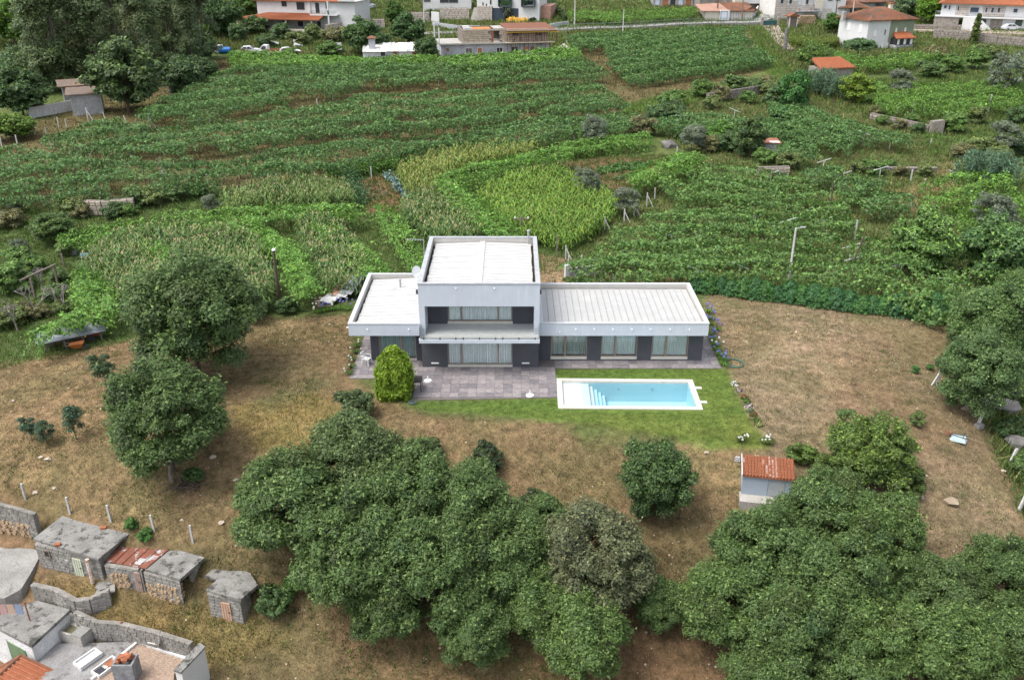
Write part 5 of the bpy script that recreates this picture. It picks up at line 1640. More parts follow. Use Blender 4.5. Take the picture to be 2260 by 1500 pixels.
# stone terrace walls of the villa's drive
def wall_thing(name, label, pts, h, th, m, cat='wall', blocks_=None, joint=None, dz=0, cap=None, group=None):
    """free standing or retaining wall along a line of photo points at its foot"""
    P = [hit(*p) for p in pts]
    o = P[0]
    t_ = thing(name, label, cat, o, 0, group)
    b_ = MB()
    for i in range(len(P)-1):
        a, c = P[i]-o, P[i+1]-o
        d = Vector((c.x-a.x, c.y-a.y, 0)).normalized()
        n = Vector((-d.y, d.x, 0))*th/2
        b_.add([a-n-Vector((0, 0, .5)), c-n-Vector((0, 0, .5)), c+n-Vector((0, 0, .5)), a+n-Vector((0, 0, .5)),
                a-n+Vector((0, 0, h+dz)), c-n+Vector((0, 0, h+dz)), c+n+Vector((0, 0, h+dz)), a+n+Vector((0, 0, h+dz))],
               [(0, 3, 2, 1), (4, 5, 6, 7), (0, 1, 5, 4), (1, 2, 6, 5), (2, 3, 7, 6), (3, 0, 4, 7)])
    b_.build('core' if blocks_ else 'wall_body', joint or m, t_)
    if blocks_:
        bw, bh, mx_ = blocks_
        R_ = random.Random(len(pts)*7+int(pts[0][0]))
        left = mx_
        for i in range(len(P)-1):
            a, c = P[i]-o, P[i+1]-o
            e = thing_frame = None
            ln = Vector((c.x-a.x, c.y-a.y)).length
            rz = math.atan2(c.y-a.y, c.x-a.x)
            me = []
            for k in range(6):
                w = bw*(.7+.12*k)
                aa, ee = w/2-.015, bh/2-.015
                small = bh < .25
                q_, dp_ = (.01, .035) if small else (.03, .1)
                jt = [R_.uniform(.0, .008 if small else .05)*bw for _ in range(8)]
                mb = MB()
                mb.add([(-aa, 0, -ee), (aa, 0, -ee), (aa, 0, ee), (-aa, 0, ee), (-aa+q_+jt[0], -dp_, -ee+q_+jt[1]*.5), (aa-q_-jt[2], -dp_, -ee+q_+jt[3]*.5), (aa-q_-jt[4], -dp_, ee-q_-jt[5]*.5), (-aa+q_+jt[6], -dp_, ee-q_-jt[7]*.5)],
                       [(4, 5, 6, 7), (0, 1, 5, 4), (1, 2, 6, 5), (2, 3, 7, 6), (3, 0, 4, 7)])
                me.append((w, mb.mesh('stone', m)))
            rows = max(1, int(round(h/bh)))
            rest = MB()
            for r in range(rows):
                x = -bw*.4 if r % 2 else 0
                while x < ln-.05:
                    w, mesh_ = me[R_.randrange(6)]
                    x0_, x1_ = max(0, x), min(x+w, ln)
                    x += w
                    if x1_-x0_ < .1:
                        continue
                    xm = (x0_+x1_)/2/ln
                    p_ = a.lerp(c, xm)+Vector((math.sin(rz), -math.cos(rz), 0))*(th/2-R_.uniform(0, .01 if bh < .25 else .03))+Vector((0, 0, (r+.5)*bh))
                    if left > 0:
                        ob = link_mesh('stone', mesh_, t_, p_)
                        ob.rotation_euler = (0, R_.uniform(-.03, .03), rz)
                        ob.scale = ((x1_-x0_)/w, 1, 1)
                        left -= 1
                    else:
                        rest.cbox(p_, (x1_-x0_-.03, .2, bh-.03), rz)
            if rest.v:
                rest.build('stone', m, t_, kind='stuff')
    return t_

wall_thing('stone_terrace_wall', 'grey stone wall holding up the lawn beside the parked van', [(720, 75), (790, 62), (850, 62)], 1.9, .5, W_STONE, blocks_=(.9, .38, 120), joint=W_JOINT)
wall_thing('granite_garden_wall', 'coursed granite wall below the lawn of the modern white house', [(885, 50), (965, 48)], 2.2, .5, W_STONE, blocks_=(1.0, .42, 120), joint=W_JOINT)
wall_thing('granite_garden_wall', 'coursed granite wall between the white gate stair and the steps', [(972, 44), (1036, 43)], 2.6, .5, W_STONE, blocks_=(1.0, .42, 120), joint=W_JOINT)
wall_thing('low_cement_wall', 'low grey cement wall along the road behind the unfinished house', [(955, 58), (1010, 66), (1060, 66)], .9, .3, W_GREY)
wall_thing('low_cement_wall', 'pale low wall at the bend right of the unfinished house', [(1215, 62), (1255, 56)], .9, .3, W_GREY)
wall_thing('stair_flank_wall', 'white tapering wall beside the slim cypress', [(952, 50), (970, 52)], 2.4, .3, W_WHITE)

# --- the modern white house top centre
f = Fr((1053, 46), (1190, 47))
q = lambda X, Y, y=0: f.pt(930+X/7.06, Y/7.06, y)
t = f.thing('modern_white_house', 'modern white house with two boxed windows above a dark garage door', 'house')
MB().box(0, f.w, 0, 10, -1, 7.5).build('wall', W_WHITE, t)
for X0, Y0, X1, Y1 in ((1205, -30, 1415, 105), (1562, -30, 1780, 105)):
    a, c = q(X0, Y1), q(X1, Y0)
    b = MB().box(a[0], c[0], -.8, -.003, a[1], a[1]+.14).box(a[0], c[0], -.8, -.003, c[1]-.14, c[1]).box(a[0], a[0]+.14, -.8, -.003, a[1]+.14, c[1]-.14).box(c[0]-.14, c[0], -.8, -.003, a[1]+.14, c[1]-.14)
    w = b.build('window', D_BLUE, t, label='dark framed box window')
    MB().box(a[0]+.14, c[0]-.14, -.3, -.27, a[1]+.14, c[1]-.14).build('pane', glassmat('far_glass', (.5, .6, .65), .25), w)
    MB().box(a[0]+.14, c[0]-.14, -.3, -.2, a[1]+1.35, a[1]+1.42).build('glazing_bar', W_WHITE, w)
a, c = q(1115, 318), q(1508, 140)
g = owin(t, a[0], c[0], .05, c[1], 0, 'garage_door', D_BLUE, D_BLUE)
for i in range(5):
    x_ = a[0]+(c[0]-a[0])*(i+.5)/5
    MB().box(x_-.02, x_+.02, -.03, -.018, .1, c[1]-.05).build('rail', D_DARK, g)
a, c = q(1068, 75), q(1093, 0)
owin(t, a[0], c[0], a[1], a[1]+1.8)
x0, x1 = q(870, 200)[0], q(1108, 200)[0]
ph = q(900, 95)[1]
pc = MB().box(x0, x1, -.35, 2, -1, ph).build('stone_pier', W_JOINT, t)
blocks(t, x0, x1, -.35, 0, ph, .9, .42, W_STONE, th=.06, maxn=60)
for X, h_ in ((960, .9), (1013, .6)):
    x_ = q(X, 60)[0]
    MB().cone((x_, .1, ph), (x_, .1, ph+h_*.6), .12, .22, 8).cone((x_, .1, ph+h_*.6), (x_, .1, ph+h_), .22, .1, 8).build('urn', D_DARK, t)
# flight of steps left of it
sx0, sx1 = q(768, 240)[0], q(866, 240)[0]
for i in range(13):
    MB().box(sx0, sx1, -.6+i*.3, -.3+i*.3, -1, .2+i*.2).build('step', C_CONC, t)
x_ = q(1845, 200)[0]
MB().box(f.w+.05, f.w+2.4, 1.5, 9, -1, 3.4).build('side_wall', R_PINK, t)

# left part of the house: white block with a wide window above the granite wall
f2 = Fr((935, 24), (1040, 22))
t2 = f2.thing('white_bungalow', 'low white building with a wide dark window above the granite wall', 'house')
MB().box(0, f2.w, 0, 7, -2, 3.2).build('wall', W_WHITE, t2)
q2 = lambda X, Y, y=0: f2.pt(930+X/7.06, Y/7.06, y)
a, c = q2(290, 50), q2(570, -10)
owin(t2, a[0], c[0], a[1], 2.7, 0, mull=1)
a, c = q2(0, 35), q2(140, -10)
owin(t2, a[0], c[0], a[1], 2.5, 0)
bush(978, 13, 9, 'spiky palm like plant in front of the low white building', (.06, .085, .03), 1.1, 'yucca', 'plant')
bush(1034, 14, 7, 'tall dark bush beside the steps of the modern white house', (.04, .07, .028), 2.2)
bush(951, 50, 3.5, 'slim dark cypress by the white tapering wall', (.035, .06, .03), 5.0, 'cypress', 'tree')
bush(1000, 43, 3, 'small clipped shrub at the foot of the granite wall, left one', (.04, .06, .03), 2.2)
bush(1027, 43, 3, 'small clipped shrub at the foot of the granite wall, right one', (.04, .06, .03), 2.2)
bush(1122, 46, 13, 'grey olive in front of the garage door', (.1, .12, .08), 1.7, 'olive_tree', 'tree')
bush(1176, 48, 7, 'round shrub at the right foot of the modern white house', (.05, .08, .03), .8)
# yellow tarpaulin over something long
f3 = Fr((1117, 49), (1166, 48))
t3 = f3.thing('yellow_tarpaulin', 'crumpled yellow tarpaulin draped over a heap before the garage', 'tarpaulin')
nx_, ny_ = 26, 10
V, F = [], []
for j in range(ny_+1):
    for i in range(nx_+1):
        u, v = i/nx_, j/ny_
        h_ = (.75+.55*u+.3*math.sin(u*7)-.25*(u > .9))*math.sin(PI*min(1, max(.02, v)))**.4
        h_ += .16*math.sin(u*31+v*9)*math.sin(v*PI)+rnd.uniform(-.06, .06)
        V.append((u*f3.w, v*2.2+.1*math.sin(u*23), max(.02, h_) if 0 < v < 1 else .0))
for j in range(ny_):
    for i in range(nx_):
        a = j*(nx_+1)+i
        F.append((a, a+1, a+nx_+2, a+nx_+1))
MB().add(V, F).build('sheet', mat('yellow_plastic_sheet', (.50, .27, .025), .5, c2=(.42, .21, .02), scale=2, var=.15), t3)

# --- unfinished house with props
f = Fr((972, 128), (1235, 121))
q = lambda X, Y, y=0: f.pt(930+X/7.06, Y/7.06, y)
t = f.thing('unfinished_house', 'two storey unfinished house of bare blocks with red props on its right half', 'house')
zs = q(400, 678)[1]
xr = q(2000, 660)[0]
xL = q(290, 690)[0]
MB().box(xL+.2, xr, 0, 7.5, -1, zs-.25).build('wall', W_GREY, t, label='grey cement ground floor wall')
MB().box(xL, xr+.3, -.5, 8, zs-.25, zs).build('floor_slab', C_CONC, t)
ux0, ux1 = q(635, 560)[0], q(1360, 560)[0]
uh = q(700, 465)[1]
d0, d1 = q(1085, 560)[0], q(1222, 560)[0]
b = MB().box(ux0, d0, .12, .35, zs, uh).box(d1, q(1980, 560)[0], .12, .35, zs, uh).box(d0, d1, .12, .35, uh-.25, uh)
b.box(ux0, ux0+.25, .35, 6.5, zs, uh).box(ux0, ux1, 6.3, 6.5, zs, uh)
core = b.build('upper_wall', W_JOINT, t)
blocks(t, ux0, q(1980, 560)[0], .12, zs, uh, 1.0, .36, C_BLOCK, th=.08, name='block', skip=lambda x, z: d0-.2 < x < d1+.2 and z < uh-.3)
b = MB().box(d0, d0+.5, .14, .3, zs, uh-.3)
b.build('door', R_RUST, t)
rx0, rx1 = q(1320, 460)[0], q(2100, 440)[0]
rz_ = q(1400, 470)[1]
rk = q(1250, 380)[1]
MB().add([(rx0, -1.0, rz_), (rx1, -1.0, rz_), (rx1-1, 5.5, rz_+.75), (rx0-.3, 5.5, rz_+.75), (rx0, -1.0, rz_-.25), (rx1, -1.0, rz_-.25), (rx1-1, 5.5, rz_+.5), (rx0-.3, 5.5, rz_+.5)],
         [(0, 1, 2, 3), (4, 7, 6, 5), (0, 4, 5, 1), (1, 5, 6, 2), (2, 6, 7, 3), (3, 7, 4, 0)]).build('roof_formwork', mat('brown_shuttering_board', (.17, .065, .035), .8, var=.2), t)
MB().box(rx0-.1, rx1+.1, -1.12, -1.0, rz_-.1, rz_+.1).build('edge_beam', C_BLOCK, t)
MB().box(rx0-.05, rx1+.3, -.9, -.78, rz_-.42, rz_-.26).build('yellow_beam', mat('yellow_formwork_beam', (.62, .38, .05), .6, var=.1), t)
MB().box(ux0+1.2, ux1-3, 2.0, 5.5, uh-.25, uh-.1).build('orange_board', mat('orange_shuttering', (.50, .17, .04), .7, var=.2), t)
MB().box(ux1-2.5, rx0+.2, 1.2, 6.3, uh-.2, uh+.02).build('loft_slab', C_CONC, t)
MB().box(ux0+.4, ux0+1.9, .4, 1.3, uh, uh+.35).build('white_pallet', W_WHITE, t)
MB().box(ux0+.6, ux0+1.8, 3.3, 4.3, uh, uh+.3).build('white_pallet', W_WHITE, t)
me = MB().cone((0, 0, 0), (0, 0, uh+1-zs), .055, .055, 5).mesh('prop', P_RED)
for i in range(22):
    o = link_mesh('prop', me, t, (rx0+.2+(rx1-rx0-.2)*i/21+rnd.uniform(-.15, .15), -.75 if i % 3 else -.15, zs))
    o.rotation_euler = (rnd.uniform(-.03, .03), rnd.uniform(-.05, .05), 0)
    o.scale = (1, 1, (rz_-zs-.2)/(uh+1-zs))
me = MB().cone((0, 0, 0), (0, 0, zs-.2), .06, .06, 5).mesh('prop', P_RED)
for i in range(12):
    o = link_mesh('prop', me, t, (rx0+.1+(rx1-rx0-.6)*i/11, -.45, 0))
MB().box(rx0-.3, rx1-.4, -.9, -.52, zs-.16, zs-.02).build('scaffold_board', mat('pale_boards', (.5, .43, .3), .8, var=.2), t)
for X0, X1, Y0, Y1 in ((1420, 1508, 480, 560), (1778, 1866, 475, 552)):
    a, c = q(X0, Y1), q(X1, Y0)
    owin(t, a[0], c[0], a[1], c[1], .03, fm=C_CONC, mull=1)
for X0, X1, Y0, Y1, nm, pm in ((388, 430, 755, 800, 'window', R_RUST), (695, 785, 755, 840, 'window', mat('brown_window', (.12, .10, .11), .4, var=.1)), (880, 940, 750, 840, 'door', D_WOOD), (1175, 1262, 745, 815, 'window', D_DARK), (1410, 1500, 735, 800, 'window', D_DARK), (1595, 1660, 730, 800, 'door', mat('salmon_door', (.42, .20, .13), .7, var=.1)), (1697, 1757, 728, 800, 'window', R_RUST)):
    a, c = q(X0, Y1), q(X1, Y0)
    owin(t, a[0], c[0], a[1], min(c[1], zs-.4), 0, nm, W_WHITE if X0 in (695, 880, 1175) else C_CONC, pm, t=.1, mull=1 if nm == 'window' and X0 > 600 else 0)
for X, Y0, Y1 in ((205, 420, 610), (277, 485, 670)):
    a = q(X, Y1, .5)
    MB().box(a[0]-.12, a[0]+.12, .3, .54, a[1], a[1]+(Y1-Y0)/7.06/9.8).build('post', W_WHITE, t)
g = hit(1250, 112)
mound = MB()
rr = [(3.2*math.cos(a)*rnd.uniform(.7, 1.1), 2*math.sin(a), -.3) for a in np.linspace(0, 2*PI, 14)[:-1]]
mound.add(rr+[(rnd.uniform(-.8, .8), 0, 1.4)], [(i, (i+1) % 13, 13) for i in range(13)])
mound.build('sand_heap', mat('pale_rubble', (.52, .46, .40), .95, var=.3), None, tuple(g), 'pale heap of builders rubble at the right end of the unfinished house', 'heap')

# --- low ruin with a patched roof
f = Fr((802, 134), (925, 131))
q = lambda X, Y, y=0: f.pt(770+X/10.716, Y/10.716, y)
t = f.thing('ruined_cottage', 'low whitewashed cottage with a broken patched roof and a tiled chimney', 'house')
rz_ = q(700, 1225)[1]
MB().box(0, f.w, 0, 6, -1, rz_).build('wall', W_WHITE, t)
n = 14
for i in range(n):
    x0_, x1_ = f.w*i/n-.1, f.w*(i+1)/n
    y0_ = -.5+rnd.uniform(0, .3)
    MB().add([(x0_, y0_, rz_+rnd.uniform(.02, .1)), (x1_, y0_, rz_+rnd.uniform(.02, .1)), (x1_, 6, rz_+.9+rnd.uniform(-.15, .15)), (x0_, 6, rz_+.9+rnd.uniform(-.15, .15)),
              (x0_, y0_, rz_), (x1_, y0_, rz_), (x1_, 6, rz_+.6), (x0_, 6, rz_+.6)],
             [(0, 1, 2, 3), (7, 6, 5, 4), (0, 4, 5, 1), (1, 5, 6, 2), (2, 6, 7, 3), (3, 7, 4, 0)]).build('roof_sheet', rnd.choice((mat('pale_fibre_cement', (.55, .50, .43), .9, var=.25), mat('grey_fibre_cement', (.42, .43, .42), .9, var=.25), mat('white_fibre_cement', (.68, .66, .61), .9, var=.2))), t)
x_ = q(545, 1050, 2)[0]
MB().box(x_-.6, x_+.6, 1.5, 2.7, rz_, rz_+2.1).build('chimney', W_GREY, t)
hip(MB(), x_-.6, x_+.6, 1.5, 2.7, rz_+2.25, .4, .25).build('chimney_roof', R_OLD, t)
for X0, X1, nm, pm in ((760, 855, 'window', D_DARK), (1045, 1145, 'window', R_RUST), (1505, 1600, 'door', D_WOOD)):
    a, c = q(X0, 1330), q(X1, 1235)
    owin(t, a[0], c[0], a[1] if nm == 'window' else .1, c[1], 0, nm, W_WHITE, pm)
g = hit(930, 105)
for i in range(16):
    p_ = Vector((g.x+rnd.uniform(-3, 3), g.y+rnd.uniform(-2, 2), 0))
    p_.z = float(gz(p_.x, p_.y))+rnd.uniform(.1, .5)
    o = MB().cbox((0, 0, 0), (rnd.uniform(.8, 2.2), rnd.uniform(.2, .5), .12), rnd.random()*6, 0, rnd.uniform(-.4, .4)).build('scrap_plank', rnd.choice((R_RUST, C_CONC, M_WOOD)), None, (0, 0, 0), 'loose plank in the scrap heap behind the ruined cottage', 'plank', 'planks in the scrap heap behind the ruined cottage')
    o.location = p_
# washing on a line
f = Fr((882, 131), (914, 130))
t = f.thing('washing_line', 'white sheets hung on a line in front of the ruined cottage', 'washing line')
for i in range(3):
    MB().box(f.w*i/3+.06, f.w*(i+1)/3-.06, -.6, -.57, .75, 1.7).build('sheet', W_WHITE, t)
b = MB().path([(-.2, -.585, 1.74), (f.w+.2, -.585, 1.74)], .015, 4)
b.build('line', M_DARK, t)
b = MB().cone((-.2, -.585, 0), (-.2, -.585, 1.8), .04, .04, 5).cone((f.w+.2, -.585, 0), (f.w+.2, -.585, 1.8), .04, .04, 5)
b.build('post', M_WOOD, t)
g = hit(857, 133)
MB().cone((0, 0, 0), (0, 0, .95), .32, .36, 10).build('barrel', D_BLUE, None, tuple(g), 'dark blue barrel beside the ruined cottage', 'barrel')

# --- tiled sheds by the road
f = Fr((1556, 45), (1660, 44))
q = lambda X, Y, y=0: f.pt(1540+X/12.556, Y/12.556, y)
t = f.thing('roadside_shed', 'low cream shed with a pale blue door and faded tiled roofs by the road', 'shed')
eh = q(400, 300)[1]
MB().box(0, f.w, 0, 5, -1, eh).build('wall', W_CREAM, t)
b = MB().add([(-1.2, -.5, eh), (f.w*.52, -.5, eh-.1), (f.w*.52, 5.5, eh+1.3), (-1.2, 5.5, eh+1.0), (-1.2, -.5, eh-.12), (f.w*.52, -.5, eh-.22), (f.w*.52, 5.5, eh+1.1), (-1.2, 5.5, eh+.8)],
             [(0, 1, 2, 3), (4, 7, 6, 5), (0, 4, 5, 1), (1, 5, 6, 2), (3, 7, 4, 0)])
b.build('roof', R_PINK, t, label='faded pink roof half')
b = MB().add([(f.w*.5, -.52, eh-.06), (f.w+.3, -.52, eh-.06), (f.w+.3, 5.5, eh+1.35), (f.w*.4, 5.5, eh+1.35), (f.w*.5, -.52, eh-.2), (f.w+.3, -.52, eh-.2), (f.w+.3, 5.5, eh+1.2), (f.w*.4, 5.5, eh+1.2)],
             [(0, 1, 2, 3), (4, 7, 6, 5), (0, 4, 5, 1), (1, 5, 6, 2), (3, 7, 4, 0)])
ribs(b, (f.w*.5, -.52, eh-.06), (f.w+.3, -.52, eh-.06), (f.w+.3, 5.5, eh+1.35), (f.w*.4, 5.5, eh+1.35), 22, .06)
b.build('roof', R_OLD, t, label='red brown tiled roof half')
a, c = q(600, 560), q(860, 300)
MB().box(a[0]-.1, c[0]+.1, -.6, -.003, 0, eh+.1).build('porch', W_WHITE, t)
a, c = q(635, 560, -.6), q(820, 330, -.6)
owin(t, a[0], c[0], .05, c[1], -.6, 'door', D_DARK, D_PALE)
for X0, X1 in ((920, 1000), (1060, 1130)):
    a, c = q(X0, 510), q(X1, 345)
    owin(t, a[0], c[0], .1, c[1], 0, 'door', R_PINK, D_PALE)
f = Fr((1642, 44), (1668, 38))
t = f.thing('gabled_roadside_shed', 'small grey shed with an orange brown gable roof beside the lane', 'shed')
MB().box(0, f.w, 0, 4.5, -1, 1.9).build('wall', W_GREY, t)
b = hip(MB(), 0, f.w, 0, 4.5, 1.95, 1.0, .4, 'y', True)
b.build('roof', R_OLD, t)
owin(t, f.w*.3, f.w*.6, .1, 1.7, 0, 'door', W_GREY, D_PALE)
wall_thing('white_yard_wall', 'short white wall at the mouth of the lane', [(1644, 45), (1658, 43)], 1.1, .25, W_WHITE)
wall_thing('lane_wall', 'white wall climbing beside the lane', [(1661, 42), (1672, 25)], 1.2, .25, W_WHITE)
f = Fr((1600, 22), (1690, 20))
t = f.thing('white_lane_house', 'white house with a long balcony cut by the top edge beside the lane', 'house')
MB().box(0, f.w*.35, 0, 6, -2, 2.6).box(f.w*.35, f.w, 0, 6, -2, 1.4).build('wall', W_RUBBLE, t)
MB().box(f.w*.33, f.w, -1.2, 6, 1.4, 1.6).box(f.w*.33, f.w, -1.2, -1.1, 1.6, 2.5).box(f.w*.35, f.w, .05, 6, 1.6, 4.4).build('balcony', W_WHITE, t)
MB().box(f.w*.16, f.w*.38, -1.5, 0, 1.2, 2.4).build('bay', W_CREAM, t)
f = Fr((1543, 22), (1578, 20))
t = f.thing('stone_barn', 'grey rubble stone barn cut by the top edge above the sheds', 'barn')
MB().box(0, f.w, 0, 6, -2, 4).build('wall', W_RUBBLE, t)
hip(MB(), 0, f.w, 0, 6, 4.1, 1.3, .4).build('roof', R_OLD, t)
f = Fr((1440, 14), (1530, 13))
t = f.thing('patched_barn', 'low barn of patched sheets behind the bright roadside pergola', 'barn')
MB().box(0, f.w, 0, 6, -2, 2.2).build('wall', C_GREYB, t)
MB().add([(-.3, -.4, 2.2), (f.w+.3, -.4, 2.2), (f.w+.3, 6, 3), (-.3, 6, 3), (-.3, -.4, 2.1), (f.w+.3, -.4, 2.1), (f.w+.3, 6, 2.9), (-.3, 6, 2.9)],
         [(0, 1, 2, 3), (4, 7, 6, 5), (0, 4, 5, 1), (1, 5, 6, 2), (3, 7, 4, 0)]).build('roof', R_RUST, t)
for i in range(5):
    owin(t, .6+i*f.w/5.3, .6+i*f.w/5.3+1.1, .2, 1.9, 0, 'door', R_RUST, (D_PALE, D_WOOD, D_DARK)[i % 3])

# --- granite house with white joints and its white annexe
f = Fr((1707, 45), (1790, 42))
q = lambda X, Y, y=0: f.pt(1690+X/6.457, Y/6.457, y)
t = f.thing('granite_house', 'two storey granite house with white mortar joints beside the lane', 'house')
MB().box(0, f.w+.4, 0, 8, -1.5, 7).build('wall', W_JOINTW, t)
ops = []
for X0, X1, Y0, Y1, nm, pm in ((205, 258, -40, 52, 'window', D_DARK), (328, 378, -40, 55, 'window', D_DARK), (460, 510, -40, 60, 'window', D_PALE), (565, 615, -40, 60, 'window', D_DARK), (675, 720, -40, 60, 'window', D_PALE), (452, 515, 165, 275, 'door', W_WHITE)):
    a, c = q(X0, Y1), q(X1, Y0)
    owin(t, a[0], c[0], a[1], c[1], -.1, nm, D_PALE, pm)
    ops.append((a[0]-.1, c[0]+.1, a[1]-.1, c[1]+.1))
blocks(t, 0, f.w+.4, 0, -.2, 6.8, 1.1, .5, W_STONE, th=.09, maxn=200, gap=.09, skip=lambda x, z: any(a-.3 < x < c+.3 and e < z < g for a, c, e, g in ops))
bx0, bx1, bz = q(425, 155)[0], q(760, 155)[0], q(500, 155)[1]
MB().box(bx0, bx1, -1.2, -.1, bz-.2, bz).build('balcony', C_GREYB, t)
b = MB().box(bx0, bx1, -1.2, -1.15, bz+.9, bz+.95)
for i in range(16):
    x_ = bx0+(bx1-bx0)*i/15
    b.box(x_-.02, x_+.02, -1.19, -1.16, bz, bz+.9)
b.build('railing', D_PALE, t)
for X in (485, 645):
    a = q(X, 130, -1.2)
    MB().box(a[0]-.12, a[0]+.12, -1.3, -1.2, bz+.1, bz+.6).build('flower_box', D_WOOD, t)
f = Fr((1812, 44), (1850, 44))
t = f.thing('white_annexe', 'white rendered annexe between the granite house and the tiled pavilion', 'house')
MB().box(0, f.w*1.3, 0, 7, -1, 6.5).build('wall', W_WHITE, t)
owin(t, 1.0, 2.2, 4.2, 5.8, 0)
owin(t, 3.0, 4.2, 4.2, 5.8, 0)
blocks(t, 0, f.w*.55, 0, 0, 2.6, .6, .4, W_STONE, th=.05, maxn=40, gap=.12)
MB().box(-2.2, -.2, -.6, -.4, 2.6, 5.0).build('awning', W_CREAM, t)
for a, c, nm, lb in (((1850, 44), (1912, 43), 'tiled_pavilion', 'open pavilion with a red tiled hip roof beside the white annexe'),
                     ((1905, 30), (1975, 28), 'open_barn', 'larger open barn with a tiled hip roof behind the pavilion')):
    f = Fr(a, c)
    t = f.thing(nm, lb, 'pavilion')
    hh = 2.7 if nm == 'tiled_pavilion' else 2.6
    b = hip(MB(), 0, f.w, 0, 6, hh, 1.7, .6)
    ribs(b, (.6, -.6, hh), (f.w-.2, -.6, hh), (f.w-2.6, 2.9, hh+1.6), (3.2, 2.9, hh+1.6), 22, .07)
    b.build('roof', R_OLD, t)
    MB().box(0, f.w, 5.5, 5.8, -1, hh-.1).box(0, f.w*.35, .3, .5, -1, hh-.1).build('wall', W_GREY, t)
    for i in range(4):
        x_ = .2+(f.w-.4)*i/3
        MB().box(x_-.15, x_+.15, .1, .4, -1, hh-.1).build('column', C_CONC, t)
wall_thing('white_terrace_wall', 'low white wall before the tiled pavilion', [(1856, 46), (1893, 46)], .9, .25, W_WHITE)
# outhouse, firewood heap
f = Fr((1741, 62), (1758, 62))
t = f.thing('wayside_outhouse', 'narrow wooden outhouse with white corner posts and a small tiled roof', 'shed')
MB().box(.15, f.w-.15, .1, 1.6, -.3, 2.5).build('wall', M_WOOD, t)
for x_ in (0.05, f.w-.05):
    MB().box(x_-.1, x_+.1, 0, .2, -.3, 2.5).build('post', W_WHITE, t)
hip(MB(), 0, f.w, 0, 1.7, 2.6, .7, .35, 'y', True).build('roof', R_OLD, t)
def logs(name, label, a, c, rows, r, m, deep=.6, n_row=None, cat='woodpile'):
    f_ = Fr(a, c)
    t_ = f_.thing(name, label, cat)
    b_ = MB()
    for j in range(rows):
        x = r+(j % 2)*r+j*r*.25
        while x < f_.w-r-j*r*.25:
            rr_ = r*rnd.uniform(.7, 1.12)
            yy = rnd.uniform(-.07, .07)
            b_.cone((x, yy, r+j*r*1.7), (x+rnd.uniform(-.03, .03), yy+deep, r+j*r*1.7), rr_, rr_, rnd.choice((5, 6, 7)))
            x += r*2*rnd.uniform(.92, 1.1)
    b_.build('log', m, t_, kind='stuff')
    return t_
M_LOG = mat('cut_firewood', (.42, .31, .19), .9, c2=(.25, .17, .11), scale=4, var=.4, c3=(.55, .44, .30), scale3=5)
logs('firewood_heap', 'long heap of orange brown firewood in front of the granite house', (1760, 56), (1802, 55), 6, .2, M_LOG)

# --- white and green house
f = Fr((1908, 112), (2010, 103))
t = f.thing('white_and_green_house', 'two storey house, left half white and right half moss green, old tiled roof', 'house')
q = lambda X, Y, y=0: f.pt(1690+X/6.457, Y/6.457, y)
EH = 5.6
D = 9.0
xm = f.w*.47
MB().box(0, xm, 0, D, -1, EH).build('wall', W_WHITE, t, label='white half of the walls')
MB().box(xm+.004, f.w, .05, D, -1, EH).build('wall', W_GREEN, t, label='moss green half of the walls')
b = hip(MB(), 0, f.w, 0, D, EH+.1, 2.0, .55)
k = min((D+1.1)/2, (f.w+1.1)/2.2)
ribs(b, (-.3, -.55, EH+.12), (f.w+.3, -.55, EH+.12), (f.w+.55-k, D/2, EH+2.1), (-.55+k, D/2, EH+2.1), 26, .08)
ribs(b, (-.55, D+.3, EH+.12), (-.55, -.3, EH+.12), (-.55+k, D/2, EH+2.1), (-.5+k, D/2+.1, EH+2.1), 22, .08)
b.build('roof', R_OLD, t)
for X0, X1, Y0, Y1, pm in ((1530, 1590, 430, 520, D_SHUT), (1685, 1715, 425, 500, D_DARK), (1548, 1590, 620, 690, D_SHUT), (1638, 1675, 610, 690, D_SHUT), (1840, 1872, 405, 485, D_SHUT), (1970, 2000, 400, 472, D_SHUT), (1715, 1745, 615, 680, D_SHUT)):
    a, c = q(X0, Y1), q(X1, Y0)
    owin(t, a[0], c[0], a[1], c[1], 0, pm=pm)
# left (gable) side windows
for y_ in (2.2, 5.8):
    b = MB().box(-.05, -.003, y_-.45, y_+.45, 3.3, 4.8)
    b.build('window', D_SHUT, t)
vx0, vx1 = q(1760, 700)[0], q(2010, 660)[0]
MB().box(vx0, vx1, -1.6, .04, -1, 1.0).build('veranda_base', W_GREY, t)
b = MB().add([(vx0-.3, -2, 2.3), (vx1+.3, -2, 2.3), (vx1-.3, .04, 3.3), (vx0+.3, .04, 3.3), (vx0-.3, -2, 2.18), (vx1+.3, -2, 2.18), (vx1-.3, .04, 2.6), (vx0+.3, .04, 2.6)],
             [(0, 1, 2, 3), (4, 7, 6, 5), (0, 4, 5, 1), (1, 5, 6, 2), (3, 7, 4, 0)])
ribs(b, (vx0-.2, -2, 2.3), (vx1+.2, -2, 2.3), (vx1-.3, .04, 3.3), (vx0+.3, .04, 3.3), 14, .07)
b.build('veranda_roof', R_ORANGE, t)
for i in range(5):
    x0_ = vx0+.15+(vx1-vx0-.3)*i/5
    owin(t, x0_+.08, x0_+(vx1-vx0-.3)/5-.08, 1.05, 2.15, -1.6, pm=D_SHUT if i % 2 == 0 else D_DARK, fm=D_DARK)
MB().box(vx0, vx1, -1.58, .04, 1.0, 2.2).build('veranda_wall', D_DARK, t)
MB().box(-1.2, -.5, 6.5, 7.2, EH-.4, EH+1.2).build('chimney', C_CONC, t)
x_ = q(1940, 250, D/2)[0]
MB().box(x_-.35, x_+.35, D-1, D-.3, EH, EH+2.3).build('chimney', W_CREAM, t)
